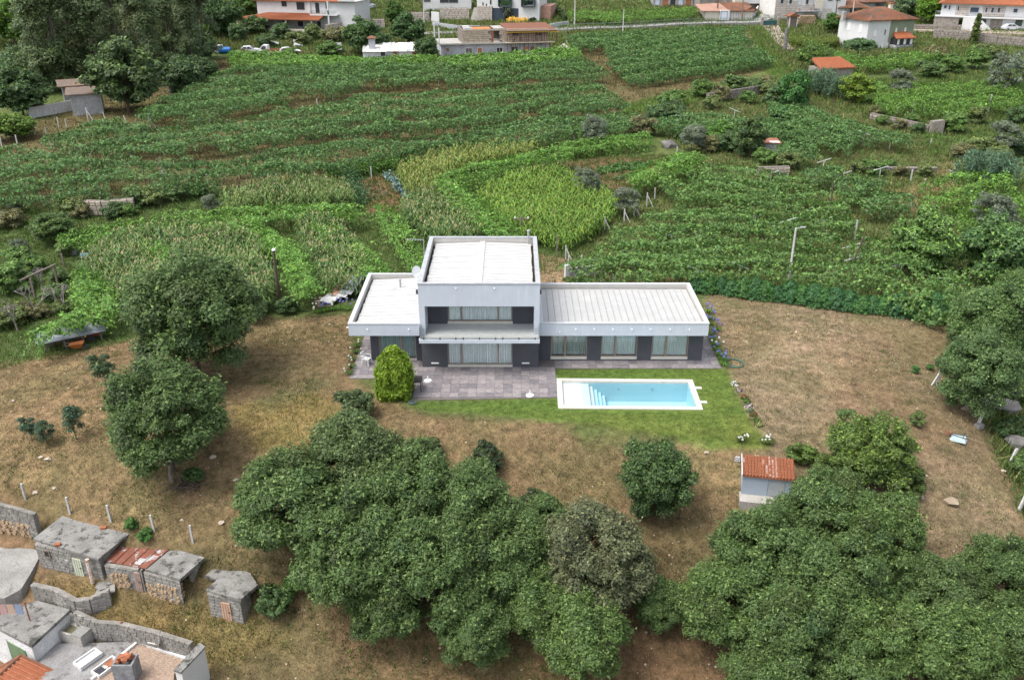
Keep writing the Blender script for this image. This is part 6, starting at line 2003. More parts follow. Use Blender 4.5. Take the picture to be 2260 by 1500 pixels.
MB().box(x_-.5, x_+.5, D-1.15, D-.15, EH+2.3, EH+2.5).build('chimney_cap', R_ORANGE, t)

# --- villa at the top right
f = Fr((2125, 64), (2262, 68))
t = f.thing('long_white_villa', 'long white villa with orange tiled roof, stone panels and garages at the top right', 'house')
q = lambda X, Y, y=0: f.pt(2060+X/11.3, Y/11.3, y)
W_ = f.w+3
x00 = q(60, 300)[0]
fz = q(1500, 430)[1]
ez = q(1500, 120)[1]
MB().box(0, W_, .05, 9, -1.5, fz).build('wall', W_WHITE, t)
MB().box(x00+1, W_, .6, 9, fz, ez).build('upper_wall', W_WHITE, t)
MB().box(x00, W_+.3, -1.0, .6, fz-.25, fz).build('balcony', W_WHITE, t)
b = MB().box(x00, W_, -.98, -.93, fz+.85, fz+.9)
for i in range(60):
    x_ = x00+(W_-x00)*i/59
    b.box(x_-.015, x_+.015, -.97, -.94, fz, fz+.85)
b.build('railing', D_PALE, t)
b = hip(MB(), x00+1, W_, .6, 9, ez+.05, 2.2, .8)
ribs(b, (x00+.5, -.2, ez+.06), (W_+.6, -.2, ez+.06), (W_-3, 4.6, ez+2.2), (x00+5, 4.6, ez+2.2), 60, .08)
b.build('roof', R_ORANGE, t)
sx = []
for X0, X1 in ((540, 880), (1210, 1780)):
    a, c = q(X0, 330, .6)[0], q(X1, 330, .6)[0]
    MB().box(a, c, .56, .597, fz+.02, ez-.45).build('stone_panel', W_JOINT, t)
    blocks(t, a, c, .56, fz+.02, ez-.45, .7, .42, W_STONE, th=.05, maxn=60)
for X0, X1, Y0, Y1 in ((260, 340, 140, 215), (375, 435, 140, 240), (595, 655, 165, 265), (905, 1145, 195, 325), (1285, 1360, 195, 315), (1430, 1520, 200, 320), (1590, 1680, 200, 320), (1990, 2110, 225, 315)):
    a, c = q(X0, Y1, .5), q(X1, Y0, .5)
    owin(t, a[0], c[0], max(a[1], fz+.1), c[1], .5, pm=D_BLUE)
for X0, X1, nm, pm in ((1120, 1330, 'door', D_DARK), (1385, 1740, 'door', W_RUBBLE), (2010, 2240, 'garage_door', mat('green_garage_door', (.05, .08, .07), .5, var=.1))):
    a, c = q(X0, 700), q(X1, 490)
    owin(t, a[0], c[0], .05, min(c[1], fz-.35), .05, nm, W_WHITE, pm)
# outside stair
for i in range(12):
    xx = q(1100, 500)[0]+i*.27
    MB().box(xx, xx+.27, -1.9, -1.02, -.5, fz-.05-i*fz/12).build('step', W_WHITE, t)
MB().box(q(740, 500)[0], q(1060, 500)[0], -1.9, .04, -.6, fz-.02).build('stair_block', W_WHITE, t)
MB().box(x00, q(640, 500)[0], -.8, .04, -1, fz-.26).build('stone_base', W_RUBBLE, t)

# --- roads and yard at the top
def ribbon(name, pts, w, m, dz=.05, seg=1.5):
    P = hits([p[0] for p in pts], [p[1] for p in pts])
    L_ = np.r_[0, np.cumsum(np.hypot(*np.diff(P[:, :2], axis=0).T))]
    s = np.linspace(0, L_[-1], max(3, int(L_[-1]/seg)))
    X, Y = np.interp(s, L_, P[:, 0]), np.interp(s, L_, P[:, 1])
    ws = np.interp(s, L_, w) if hasattr(w, '__len__') else np.full(len(s), w)
    dx, dy = np.gradient(X), np.gradient(Y)
    l_ = np.hypot(dx, dy)
    n_ = np.c_[-dy/l_, dx/l_]
    V = []
    for k in np.linspace(-.5, .5, 7):
        x_, y_ = X+n_[:, 0]*ws*k, Y+n_[:, 1]*ws*k
        V.append(np.c_[x_, y_, gz(x_, y_)])
    V = np.array(V)
    zm = V[..., 2].max(0)*.5+V[..., 2].mean(0)*.5+dz+.15
    V[..., 2] = np.maximum(V[..., 2]+dz, zm[None])
    lo = V.copy()
    lo[..., 2] -= 1.2
    n1 = len(s)
    F = [(k*n1+i, k*n1+i+1, (k+1)*n1+i+1, (k+1)*n1+i) for k in range(6) for i in range(n1-1)]
    b_ = MB()
    b_.add([tuple(v) for v in V.reshape(-1, 3)], F)
    e0 = [tuple(v) for v in V[0]]+[tuple(v) for v in lo[0]]
    e1 = [tuple(v) for v in V[6]]+[tuple(v) for v in lo[6]]
    for e in (e0, e1):
        b_.add(e, [(i, i+1, n1+i+1, n1+i) for i in range(n1-1)])
    return b_.build(name, m, None, kind='structure'), V
M_ROAD = mat('worn_asphalt', (.21, .205, .20), .9, c2=(.27, .26, .25), scale=.8, var=.2, c3=(.16, .155, .15), scale3=.5)
M_YARD = mat('pale_earth_yard', (.38, .31, .25), .95, c2=(.30, .25, .2), scale=.8, var=.25)
road, RV = ribbon('road', [(880, 80), (960, 74), (1060, 72), (1240, 66), (1400, 60), (1560, 52), (1680, 50), (1705, 49)], 4.0, M_ROAD)
ribbon('lane', [(1672, 49), (1690, 40), (1705, 24), (1712, 10), (1722, -4)], [4.0, 3.6, 3.4, 3.4, 3.4], M_ROAD, .08)
ribbon('yard', [(2005, 66), (2080, 69), (2180, 72), (2300, 76)], 6.0, M_YARD)
ribbon('gravel_drive', [(1700, 57), (1712, 75), (1726, 95), (1750, 112)], [3.5, 3.2, 2.8, 1.6], mat('gravel_and_rubble', (.33, .275, .24), .95, c2=(.2, .15, .12), scale=3, var=.4, c3=(.46, .42, .38), scale3=3.5), .05, 1.0)
# green guard rail along the road
t = thing('guard_rail', 'long green pipe railing along the lower side of the road', 'railing', tuple(RV[6][0]))
o_ = Vector(RV[0][0]) if RV[0][:, 1].mean() < RV[6][:, 1].mean() else Vector(RV[6][0])
edge_ = RV[0] if RV[0][:, 1].mean() < RV[6][:, 1].mean() else RV[6]
t.location = o_
pts_ = [Vector(p)-o_ for p in edge_[len(edge_)//3::2]]
M_GRAIL = mat('green_rail_paint', (.12, .19, .16), .6, var=.1)
MB().path([p+Vector((0, 0, 1.0)) for p in pts_], .05, 5).build('top_rail', M_GRAIL, t)
MB().path([p+Vector((0, 0, .5)) for p in pts_], .04, 5).build('mid_rail', M_GRAIL, t)
me = MB().cone((0, 0, -.2), (0, 0, 1.0), .045, .045, 5).mesh('post', M_GRAIL)
for p in pts_:
    link_mesh('post', me, t, p)
# gate
f = Fr((1681, 59), (1716, 58))
t = f.thing('green_gate', 'dark green solid gate between two stone posts at the head of the gravel drive', 'gate')
MB().box(.3, f.w-.3, -.04, .04, .1, 1.3).build('gate_panel', mat('dark_green_gate', (.02, .075, .075), .5, var=.1), t)
for x_ in (0, f.w):
    MB().box(x_-.25, x_+.25, -.25, .25, -.4, 1.9).build('gate_post', W_RUBBLE, t)
b = MB()
for i in range(5):
    x_ = .4+(f.w-.8)*i/4
    b.box(x_-.025, x_+.025, .5, .55, 0, 2.4)
b.box(.4, f.w-.4, .5, .55, 2.35, 2.42)
b.build('mesh_frame', M_GRAIL, t)
g = hit(1731, 113)
b = MB()
pts_ = [(0, 0, -.4), (.05, 0, 1.4), (-.05, .05, 2.9), (.02, 0, 4.3)]
b.path(pts_, .42, 9, .3)
b.build('stone_pillar', mat('lichen_stone', (.19, .185, .18), .95, c2=(.10, .095, .09), scale=2.5, var=.4), None, tuple(g), 'tall rough grey stone pillar beside the gravel drive', 'pillar')

# rubble and terrace walls
wall_thing('roadside_rubble_wall', 'low grey rubble wall under the grass bank of the long villa', [(2010, 68), (2060, 68), (2120, 69)], 1.3, .5, W_RUBBLE, blocks_=(.7, .4, 110), joint=W_JOINT)
wall_thing('yard_retaining_wall', 'dark rubble wall holding up the yard of the long villa', [(2060, 84), (2130, 90), (2200, 100), (2290, 108)], 1.9, .6, W_RUBBLE, blocks_=(.8, .45, 200), joint=W_JOINT)
wall_thing('terrace_stone_wall', 'rough brown stone wall below the grassy path', [(1560, 226), (1640, 214), (1720, 200)], 1.3, .5, W_RUBBLE, blocks_=(.6, .36, 200), joint=W_JOINT)
wall_thing('terrace_stone_wall', 'old stone wall of big pale blocks left of the small grey olive', [(165, 472), (230, 474), (300, 468)], 1.5, .5, W_DRYST, blocks_=(.9, .5, 80), joint=W_JOINT)
wall_thing('terrace_stone_wall', 'dry stone wall with a corner pier in the right terraces', [(1920, 262), (1990, 276), (2050, 290)], .8, .5, W_RUBBLE, blocks_=(.55, .32, 120), joint=W_JOINT)
wall_thing('terrace_stone_wall', 'low pale stone wall under the white hut', [(1665, 388), (1740, 386)], 1.0, .45, W_DRYST, blocks_=(.5, .3, 90), joint=W_JOINT)
wall_thing('terrace_stone_wall', 'broken dark stone bank across the open terraces', [(1880, 372), (1980, 378), (2065, 378)], .5, .45, W_RUBBLE, blocks_=(.55, .25, 110), joint=W_JOINT)
wall_thing('terrace_stone_wall', 'flat topped pale stone wall beside the braced post above the bright pergola', [(1375, 281), (1420, 278)], .6, .3, C_CONC)
g = hit(2064, 292)
MB().prism([(-.8, -.6), (.75, -.65), (.8, .6), (-.7, .65)], [-.5]*4, [1.5, 1.75, 1.6, 1.4]).build('stone_pier', mat('pale_rough_pier', (.25, .225, .19), .95, c2=(.15, .135, .115), scale=2.5, var=.35), None, tuple(g), 'squat pale stone pier at the end of the terrace wall', 'pier')

# hut with the rusty roof in the terraces
f = Fr((1686, 341), (1718, 341))
t = f.thing('white_block_hut', 'small whitewashed block hut with a rusty flat roof in the terraces', 'hut')
hz_ = f.pt(1700, 317)[1]
MB().box(0, f.w, .06, 2.2, -.5, hz_).build('core', C_CONC, t)
blocks(t, 0, f.w, .06, 0, hz_, .45, .24, C_GREYB, th=.05, name='block')
MB().box(-.15, f.w+.25, -.12, 2.7, hz_, hz_+.1).build('roof', R_RUST, t)
MB().box(f.w*.35, f.w+.02, -.05, .9, hz_+.1, hz_+.14).build('white_sheet', W_WHITE, t)
g = hit(1672, 326)
MB().cbox((0, 0, .5), (.9, .12, 1.1), .4, -.3).build('tilted_white_sheet', W_WHITE, None, tuple(g), 'leaning white sheet left of the white block hut', 'sheet')
# orange lean-to roof
f = Fr((1808, 176), (1880, 172))
t = f.thing('orange_tiled_lean_to', 'low shed under an orange tiled roof among the terrace trees', 'shed')
MB().box(0, f.w, 0, 3.4, -.5, 1.8).build('wall', W_RUBBLE, t)
b = MB().add([(-.3, -.4, 1.8), (f.w+.3, -.4, 1.8), (f.w-.3, 3.6, 3.0), (.5, 3.6, 3.0), (-.3, -.4, 1.68), (f.w+.3, -.4, 1.68), (f.w-.3, 3.6, 2.6), (.5, 3.6, 2.6)],
             [(0, 1, 2, 3), (4, 7, 6, 5), (0, 4, 5, 1), (1, 5, 6, 2), (2, 6, 7, 3), (3, 7, 4, 0)])
ribs(b, (-.2, -.4, 1.82), (f.w+.2, -.4, 1.82), (f.w-.3, 3.6, 3.0), (.5, 3.6, 3.0), 26, .07)
b.build('roof', R_ORANGE, t)
# grey huts beside the grove
for a, c, hh, nm, lb, nb in (((163, 257), (215, 252), 2.9, 'grey_block_hut', 'nearer grey block hut with a leaf strewn roof by the grove', 200), ((145, 232), (190, 228), 2.6, 'grey_block_hut', 'farther grey block hut with red brown leaves on its roof', 60)):
    f = Fr(a, c)
    t = f.thing(nm, lb, 'hut')
    MB().box(0, f.w*1.3, .06, 4, -.6, hh).build('core', C_CONC, t)
    blocks(t, 0, f.w*1.3, .06, 0, hh, .45, .22, C_GREYB, th=.05, name='block', maxn=nb)
    MB().add([(-.6, -.3, hh), (f.w*1.3+.2, -.3, hh), (f.w*1.3+.2, 4.3, hh+.35), (-.6, 4.3, hh+.35), (-.6, -.3, hh+.14), (f.w*1.3+.2, -.3, hh+.14), (f.w*1.3+.2, 4.3, hh+.5), (-.6, 4.3, hh+.5)],
             [(0, 3, 2, 1), (4, 5, 6, 7), (0, 1, 5, 4), (1, 2, 6, 5), (2, 3, 7, 6), (3, 0, 4, 7)]).build('roof', mat('leaf_strewn_roof', (.17, .12, .09), .95, c2=(.10, .09, .08), scale=1.5, var=.3, c3=(.26, .10, .05), scale3=.7), t)
    MB().box(-.05, -.003, 1.2, 2.0, 0, 2.0).build('door', D_PALE, t)
wall_thing('white_block_wall', 'whitewashed block wall in courses below the dry yard by the grove', [(66, 262), (120, 252), (163, 244)], 1.5, .25, mat('whitewashed_block', (.55, .55, .55), .9, c2=(.44, .44, .44), scale=2, var=.25), blocks_=(.5, .22, 290), joint=C_CONC)

# --- wrecks, cars, van
def car(px, py, rz, label, col, kind='car', L=4.2, name='parked_car', cat='car', tilt=0):
    g_ = hit(px, py)
    t_ = thing(name, label, cat, g_, rz)
    m_ = mat('paint_'+kind+'_%d' % int(col[0]*1000), col, .35, var=.06, spec=.6)
    w = .86
    if kind == 'car':
        prof = [(-L/2, .35), (-L/2, .75), (-L/2+.25, .95), (-L/2+.75, 1.42), (-L/2+1.9, 1.48), (-L/2+2.9, 1.0), (L/2-.15, .82), (L/2, .6), (L/2, .32)]
        glass = [[(-L/2+.42, 1.0), (-L/2+.85, 1.36), (-L/2+1.45, 1.40), (-L/2+1.45, .98)], [(-L/2+1.55, .98), (-L/2+1.55, 1.40), (-L/2+1.88, 1.41), (-L/2+2.65, 1.0)]]
    elif kind == 'van':
        prof = [(-L/2, .4), (-L/2, 1.9), (-L/2+.15, 1.98), (L/2-1.7, 1.98), (L/2-.95, 1.25), (L/2-.05, .98), (L/2, .5), (L/2, .38)]
        glass = [[(-L/2+.3, 1.2), (-L/2+.3, 1.75), (L/2-2.4, 1.75), (L/2-2.4, 1.2)], [(L/2-2.3, 1.2), (L/2-2.3, 1.75), (L/2-1.75, 1.75), (L/2-1.2, 1.22)]]
    else:
        prof = [(-L/2, .45), (-L/2, .8), (L/2-2.1, .8), (L/2-2.1, 1.85), (L/2-1.2, 1.9), (L/2-.6, 1.2), (L/2, 1.1), (L/2, .4)]
        glass = [[(L/2-1.9, 1.15), (L/2-1.9, 1.7), (L/2-1.25, 1.7), (L/2-.85, 1.15)]]
    n = len(prof)
    b_ = MB()
    vs = [(x, -w, z) for x, z in prof]+[(x, w, z) for x, z in prof]
    vs = [(x, y*(.82 if z > 1.15 else 1), z) for x, y, z in vs]
    b_.add(vs, [tuple(range(n)), tuple(range(2*n-1, n-1, -1))]+[((i+1) % n, i, n+i, n+(i+1) % n) for i in range(n)])
    b_.build('body', m_, t_)
    gb = MB()
    for gl_ in glass:
        k = len(gl_)
        for s_ in (-1, 1):
            pts_ = [(x, s_*(w*(.83 if z > 1.15 else 1.0)+.012), z) for x, z in gl_]
            gb.add(pts_ if s_ < 0 else pts_[::-1], [tuple(range(k))])
    gb.build('side_windows', D_DARK, t_)
    if kind == 'car':
        p1, p2 = prof[4], prof[5]
    elif kind == 'van':
        p1, p2 = prof[3], prof[4]
    else:
        p1, p2 = prof[4], prof[5]
    nx_, nz_ = p1[1]-p2[1], p2[0]-p1[0]
    l_ = math.hypot(nx_, nz_)
    ofx, ofz = nx_/l_*.012, nz_/l_*.012
    MB().quad((p1[0]+ofx+.06, -w*.74, p1[1]+ofz-.05), (p2[0]+ofx-.06, -w*.86, p2[1]+ofz+.05), (p2[0]+ofx-.06, w*.86, p2[1]+ofz+.05), (p1[0]+ofx+.06, w*.74, p1[1]+ofz-.05)).build('windscreen', D_DARK, t_)
    for xw in (-L/2+.75, L/2-.8):
        for s_ in (-1, 1):
            wh = MB().cone((xw, s_*(w-.16), .32), (xw, s_*(w+.03), .32), .32, .32, 12).build('wheel', mat('tyre_rubber', (.02, .02, .02), .9, var=.1), t_)
            MB().cone((xw, s_*(w+.031), .32), (xw, s_*(w+.04), .32), .19, .17, 10).build('rim', M_STEEL, wh)
    for s_ in (-1, 1):
        MB().box(L/2-.06, L/2+.012, s_*.62-.15, s_*.62+.15, .62, .76).build('headlight', M_LAMP, t_)
    if kind == 'pickup':
        MB().box(-L/2+.02, L/2-2.12, -w, w, .8, .83).box(-L/2+.02, L/2-2.12, -w, -w+.06, .83, 1.1).box(-L/2+.02, L/2-2.12, w-.06, w, .83, 1.1).build('flatbed', R_RUST, t_)
    return t_
car(808, 20, R(-22), 'dark grey van parked beside the top left villa', (.16, .18, .20), 'van', 5.0, 'parked_van', 'van')
car(2232, 68, R(2), 'silver hatchback parked before the green garage door', (.55, .57, .6), 'car', 4.1)
car(553, 119, R(8), 'abandoned white car among weeds, left of the white pick-up', (.7, .72, .72), 'car', 4.0, 'abandoned_car')
car(596, 122, R(175), 'abandoned white pick-up with a rusty flatbed among weeds', (.7, .72, .72), 'pickup', 4.6, 'abandoned_pickup', 'pick-up')
car(640, 122, R(10), 'abandoned white car half hidden by vines right of the pick-up', (.68, .7, .7), 'car', 4.2, 'abandoned_car')
car(572, 68, R(90), 'white car parked under the veranda of the top left villa', (.7, .7, .72), 'car', 4.0)
g = hit(496, 119)
MB().cone((-1.1, 0, .65), (1.1, .3, .65), .6, .6, 14).build('blue_tank', mat('blue_plastic_tank', (.02, .16, .48), .4, var=.1), None, tuple(g), 'blue plastic tank lying at the edge of the grove', 'tank')
g = hit(479, 117)
MB().box(-1.1, 1.1, -.7, .7, .15, 1.5).build('caravan_shell', W_WHITE, None, tuple(g), 'white box like shell beside the blue tank', 'shell')
g = hit(748, 118)
MB().cbox((0, 0, 1.0), (1.2, .2, 2.0), .2, -.15).build('white_board', W_WHITE, None, tuple(g), 'upright white board standing in the weeds', 'board')
for px, py, s_ in ((605, 100, 1.3), (664, 96, .9), (672, 93, .9), (659, 104, 1.2), (655, 95, .8)):
    g = hit(px, py)
    o = MB().cbox((0, 0, .3), (1.4*s_, 1.0, .5), rnd.random(), .3, .2).build('pale_boulder', mat('pale_boulder_stone', (.5, .5, .48), .9, var=.2), None, tuple(g), 'pale boulder in the weedy bank below the villa', 'boulder', 'pale boulders in the weedy bank')

# people, far away
def person(px, py, rz, label, top, legs, h=1.7):
    g_ = hit(px, py)
    t_ = thing('person', label, 'person', g_, rz)
    pts_ = [(0, 0, .95), (0, 0, 1.2), (0, 0, 1.42), (0, 0, 1.52), (0, -.02, 1.64), (.09, 0, .9), (.10, .03, .5), (.10, 0, .06), (.10, -.12, .03), (-.09, 0, .9), (-.10, -.03, .5), (-.10, .05, .06), (-.10, -.07, .03),
            (.19, 0, 1.40), (.25, -.02, 1.12), (.24, -.12, .88), (-.19, 0, 1.40), (-.25, .02, 1.12), (-.25, -.06, .88)]
    rad = [.15, .15, .16, .06, .10, .10, .07, .05, .045, .10, .07, .05, .045, .07, .05, .04, .07, .05, .04]
    ed = [(0, 1), (1, 2), (2, 3), (3, 4), (0, 5), (5, 6), (6, 7), (7, 8), (0, 9), (9, 10), (10, 11), (11, 12), (2, 13), (13, 14), (14, 15), (2, 16), (16, 17), (17, 18)]
    me_ = bpy.data.meshes.new('body')
    me_.from_pydata(pts_, ed, [])
    o_ = link_mesh('body', me_, t_)
    me_.materials.append(top)
    sk = o_.modifiers.new('skin', 'SKIN')
    for i, r_ in enumerate(rad):
        me_.skin_vertices[0].data[i].radius = (r_, r_*.8)
    me_.skin_vertices[0].data[0].use_root = True
    o_.modifiers.new('sub', 'SUBSURF').levels = 1
    MB().cone((0, .01, 1.66), (0, .02, 1.76), .11, .07, 8).build('hair', M_DARK, t_)
    b_ = MB()
    for s_ in (1, -1):
        b_.cone((s_*.095, 0, .95), (s_*.10, s_*.02, .5), .125, .095, 8).cone((s_*.10, s_*.02, .5), (s_*.10, 0, .1), .095, .075, 8)
    b_.build('trousers', legs, t_)
    return t_
person(799, 24, R(30), 'person in a teal top standing beside the grey van', mat('teal_cloth', (.03, .30, .32), .8, var=.1), mat('pale_blue_cloth', (.35, .5, .55), .8, var=.1))
person(2184, 66, R(160), 'person in orange and dark clothes at the long villa', mat('orange_cloth', (.42, .17, .06), .8, var=.1), mat('dark_cloth', (.05, .045, .05), .8, var=.1))

# poles
def pole(px, py, px1, py1, label, m=None, r=.13, lamp=False, cross=False, name='utility_pole', cat='pole', group=None):
    """pole with its foot at one photo point, reaching up to the height seen at another"""
    g_ = hit(px, py)
    d = rays([px1], [py1])[0]
    tt = g_.y/d[1]
    top = Vector((d[0]*tt, g_.y, CAM_H+d[2]*tt))-g_
    t_ = thing(name, label, cat, g_, 0, group)
    MB().cone((0, 0, -.4), top, r*1.2, r*.75, 8).build('shaft', m or M_POST, t_)
    if lamp:
        a_ = MB().bar(top, top+Vector((.35, -.1, .08)), .06).build('arm', M_STEEL, t_)
        MB().cbox(top+Vector((.5, -.12, .08)), (.4, .18, .1)).build('lamp_head', M_STEEL, t_)
    if cross:
        MB().bar(top+Vector((-.7, 0, -.3)), top+Vector((.7, 0, -.3)), .1).build('crossarm', M_WOOD, t_)
        for s_ in (-.6, 0, .6):
            MB().cone(top+Vector((s_, 0, -.25)), top+Vector((s_, 0, -.08)), .06, .04, 6).build('insulator', M_LAMP, t_)
    return t_
W_DK = mat('dark_tarred_wood', (.10, .07, .055), .9, var=.3, scale=6)
pole(617, 676, 604, 553, 'brown wooden utility pole with a white cap left of the house', W_DK, .13)
g = hit(617, 676)
d = rays([604], [552])[0]
tp = Vector((d[0]*g.y/d[1], g.y, CAM_H+d[2]*g.y/d[1]))
MB().cone((0, 0, 0), (0, 0, .12), .16, .12, 8).build('pole_cap', M_LAMP, None, tuple(tp), 'white cap on top of the brown utility pole', 'cap')
pole(1741, 618, 1757, 503, 'pale concrete pole with a street lamp in the right vineyard', M_POST, .10, lamp=True)
pole(1867, 608, 1907, 522, 'thin dark wooden post leaning over in the right vineyard', W_DK, .09)
pole(1831, 475, 1839, 404, 'thin dark pole among the right vine rows', W_DK, .08)
pole(1835, 270, 1839, 216, 'thin dark pole in the terraces by the bamboo cane', W_DK, .08)
pole(1148, 524, 1151, 476, 'short post with a cross piece behind the tower roof', M_WOOD, .1, cross=True)
pole(1219, 505, 1221, 464, 'grey wooden post at the edge of the tall grass', M_WOOD, .1)
pole(936, 62, 934, -20, 'tall grey pole by the granite garden wall', M_POST, .13)
pole(1268, 58, 1270, -20, 'grey roadside pole near the bend', M_POST, .12)
pole(1374, 84, 1377, 22, 'slim grey pole below the road', M_POST, .11)
pole(1583, 42, 1586, -20, 'dark pole beside the pale blue shed door', W_DK, .16)
pole(1638, 46, 1641, -20, 'wooden pole at the mouth of the lane', M_WOOD, .14)
pole(1842, 60, 1849, -10, 'dark pole in front of the white annexe', W_DK, .13)
pole(1880, 52, 1887, -10, 'grey pole before the tiled pavilion', M_POST, .13)
pole(2066, 76, 2069, 58, 'short dark bollard like post at the yard corner', W_DK, .14)
g = hit(2148, 98)
t = thing('creeper_covered_pole', 'pole smothered in creeper in front of the long villa', 'pole', g)
MB().cone((0, 0, -.4), (0, 0, 6.0), .12, .1, 7).build('shaft', M_WOOD, t)
k = 2600
zz = rng.random(k)*5.8
P = np.c_[rng.normal(0, .35, k)*(1.1-zz/8), rng.normal(0, .35, k)*(1.1-zz/8), zz]
V, F, T = cards(P, rng.normal(0, 1, (k, 3)), .4, .3, tint_var((.085, .12, .03), k, .3, .12))
link_mesh('creeper', np_mesh('creeper', V, F, M_VINE, T, 3), t)
# ------------------------------------------------------------------ old yard and sheds at the lower left
M_SLAB = mat('mossy_concrete_roof', (.225, .22, .205), .95, c2=(.15, .145, .135), scale=1.3, var=.3, c3=(.05, .048, .042), scale3=1.8, lo3=.52, hi3=.62)
M_PALESLAB = mat('pale_concrete', (.26, .25, .235), .95, c2=(.185, .18, .168), scale=.9, var=.25, c3=(.13, .12, .11), scale3=1.1, lo3=.54, hi3=.66)
M_BLOCKW = mat('weathered_block', (.23, .215, .195), .95, c2=(.155, .145, .13), scale=2.0, var=.3, c3=(.38, .37, .345), scale3=1.6)
M_RUSTW = mat('rusty_white_sheet', (.15, .055, .034), .8, c2=(.20, .075, .045), scale=3, var=.25, c3=(.36, .35, .345), scale3=.9, lo3=.55, hi3=.58)
M_DIRTYW = mat('stained_white_render', (.66, .66, .66), .9, c2=(.50, .50, .5), scale=1.2, var=.2, c3=(.2, .2, .21), scale3=.9, lo3=.58, hi3=.68)

def ftop(f, px, py, z):
    """local x, y of a photo point lying at height z of a building"""
    p = Vector(atz(np.array(float(px)), np.array(float(py)), f.A.z+z))-f.A
    return p.dot(f.ux), p.dot(f.uy)
def slab(poly, z0, z1, name, m, t, wob=.04):
    n = len(poly)
    return MB().prism(poly, [z0+rnd.uniform(-wob, wob)*0 for _ in range(n)], [z1+rnd.uniform(-wob, wob) for _ in range(n)]).build(name, m, t)
def z3(X, Y):
    return X/3.41, 1060+Y/3.41
def shed(a, c, roofpx, wallh, name, label, roofm, door=None, doorm=None, block=True, th=.16, win=None, dark=None, depth=None):
    f = Fr(a, c)
    t = f.thing(name, label, 'shed')
    R_ = [ftop(f, px, py, wallh) for px, py in roofpx]
    y1 = max(p[1] for p in R_)-.25 if depth is None else depth
    x1 = f.w
    b = MB().box(0, .2, 0, y1, -.8, wallh).box(x1-.2, x1, .9 if dark else 0, y1, -.8, wallh).box(.2, x1-.2, y1-.2, y1, -.8, wallh)
    hole = None
    if door:
        dx0, dx1 = f.pt(*door[0])[0], f.pt(*door[1])[0]
        dh = min(f.pt(*door[2])[1], wallh-.12)
        hole = (dx0, dx1, dh)
        b.box(.2, dx0, 0, .2, -.8, wallh).box(dx1, x1-.2, 0, .2, -.8, wallh).box(dx0, dx1, 0, .2, dh, wallh)
    else:
        b.box(.2, x1-.2, 0, .2, -.8, wallh)
    b.build('wall', M_BLOCKW, t)
    blocks(t, 0, x1, 0, 0, wallh-.02, .42, .2, M_BLOCKW, th=.03, maxn=130, name='block', skip=(lambda x, z: hole and hole[0]-.1 < x < hole[1]+.1 and z < hole[2]+.1), gap=.015)
    if door:
        d = MB().box(hole[0]+.02, hole[1]-.02, -.05, .01, .02, hole[2]-.02)
        dd = d.build('door', doorm, t)
        for i in range(1, 4):
            x_ = hole[0]+(hole[1]-hole[0])*i/4
            MB().box(x_-.012, x_+.012, -.056, -.05, .05, hole[2]-.05).build('plank_joint', M_WOOD, dd)
        MB().box(hole[1]-.16, hole[1]-.08, -.09, -.05, hole[2]*.5, hole[2]*.5+.06).build('latch', M_DARK, dd)
    if win:
        owin(t, win[0], win[1], win[2], win[3], -.02, fm=M_WOOD)
    slab(R_, wallh, wallh+th, 'roof', roofm, t)
    return f, t, R_

f, t, R_ = shed(z3(310, 650), z3(785, 748), [z3(255, 455), z3(740, 605), z3(980, 415), z3(490, 275)], 1.55, 'concrete_roofed_shed', 'largest concrete roofed block shed with a pale green door at the lower left', M_SLAB,
                (z3(570, 690), z3(645, 730), z3(600, 590)), mat('pale_green_door', (.46, .50, .38), .8, var=.15))
owin(t, f.w*.15, f.w*.21, .9, 1.25, -.03, fm=M_WOOD)
x_ = f.w*.86
MB().path([(x_, -.22, 1.5), (x_+.05, -.25, 0)], .11, 8).build('drainpipe', mat('peeling_white_pipe', (.60, .54, .48), .8, c2=(.3, .16, .09), scale=3, var=.3), t)
for px, py in (z3(435, 485), z3(780, 360)):
    lx, ly = ftop(f, px, py, 1.72)
    MB().cbox((lx, ly, 1.77), (.3, .2, .1), .5).build('brick', R_ORANGE, t)
f, t, R_ = shed(z3(818, 770), z3(1098, 838), [z3(800, 612), z3(1100, 668), z3(1280, 518), z3(980, 435)], 1.4, 'rusty_roofed_shed', 'middle shed with a rusty red metal roof between two concrete roofed ones', M_RUSTW,
                (z3(1035, 820), z3(1085, 830), z3(1050, 690)), mat('pinkish_plank_door', (.36, .25, .21), .85, var=.25), th=.07)
n = 5
for i in range(n+1):
    p0 = Vector((*R_[0], 1.48)).lerp(Vector((*R_[1], 1.48)), i/n)
    p1 = Vector((*R_[3], 1.48)).lerp(Vector((*R_[2], 1.48)), i/n)
    MB().bar(p0, p1, .06, .05).build('roof_seam', M_RUSTW, t)
f, t, R_ = shed(z3(1112, 838), z3(1388, 930), [z3(1095, 682), z3(1360, 762), z3(1545, 598), z3(1278, 518)], 1.5, 'open_sided_shed', 'concrete roofed shed with an open dark side and firewood before it', M_SLAB, dark=True)
f, t, R_ = shed(z3(1590, 1010), z3(1838, 1078), [z3(1550, 838), z3(1815, 915), z3(1945, 800), z3(1660, 745)], 1.55, 'pink_door_hut', 'small stone hut with a pink plank door beside the oaks', M_SLAB,
                (z3(1680, 1030), z3(1755, 1052), z3(1690, 915)), mat('pink_plank_door', (.46, .28, .19), .85, var=.15))
R2 = [ftop(f, *z3(*p), 1.5) for p in ((1540, 715), (1665, 752), (1950, 800), (1880, 690), (1650, 622))]
slab(R2, 1.38, 1.50, 'roof', M_SLAB, t)
b = MB().box(R2[0][0]+.15, R2[0][0]+.35, R2[0][1]+.1, R2[4][1], -.8, 1.38).box(R2[0][0]+.15, f.w-.2, R2[4][1]-.2, R2[4][1], -.8, 1.38)
b.build('rear_wall', M_BLOCKW, t)

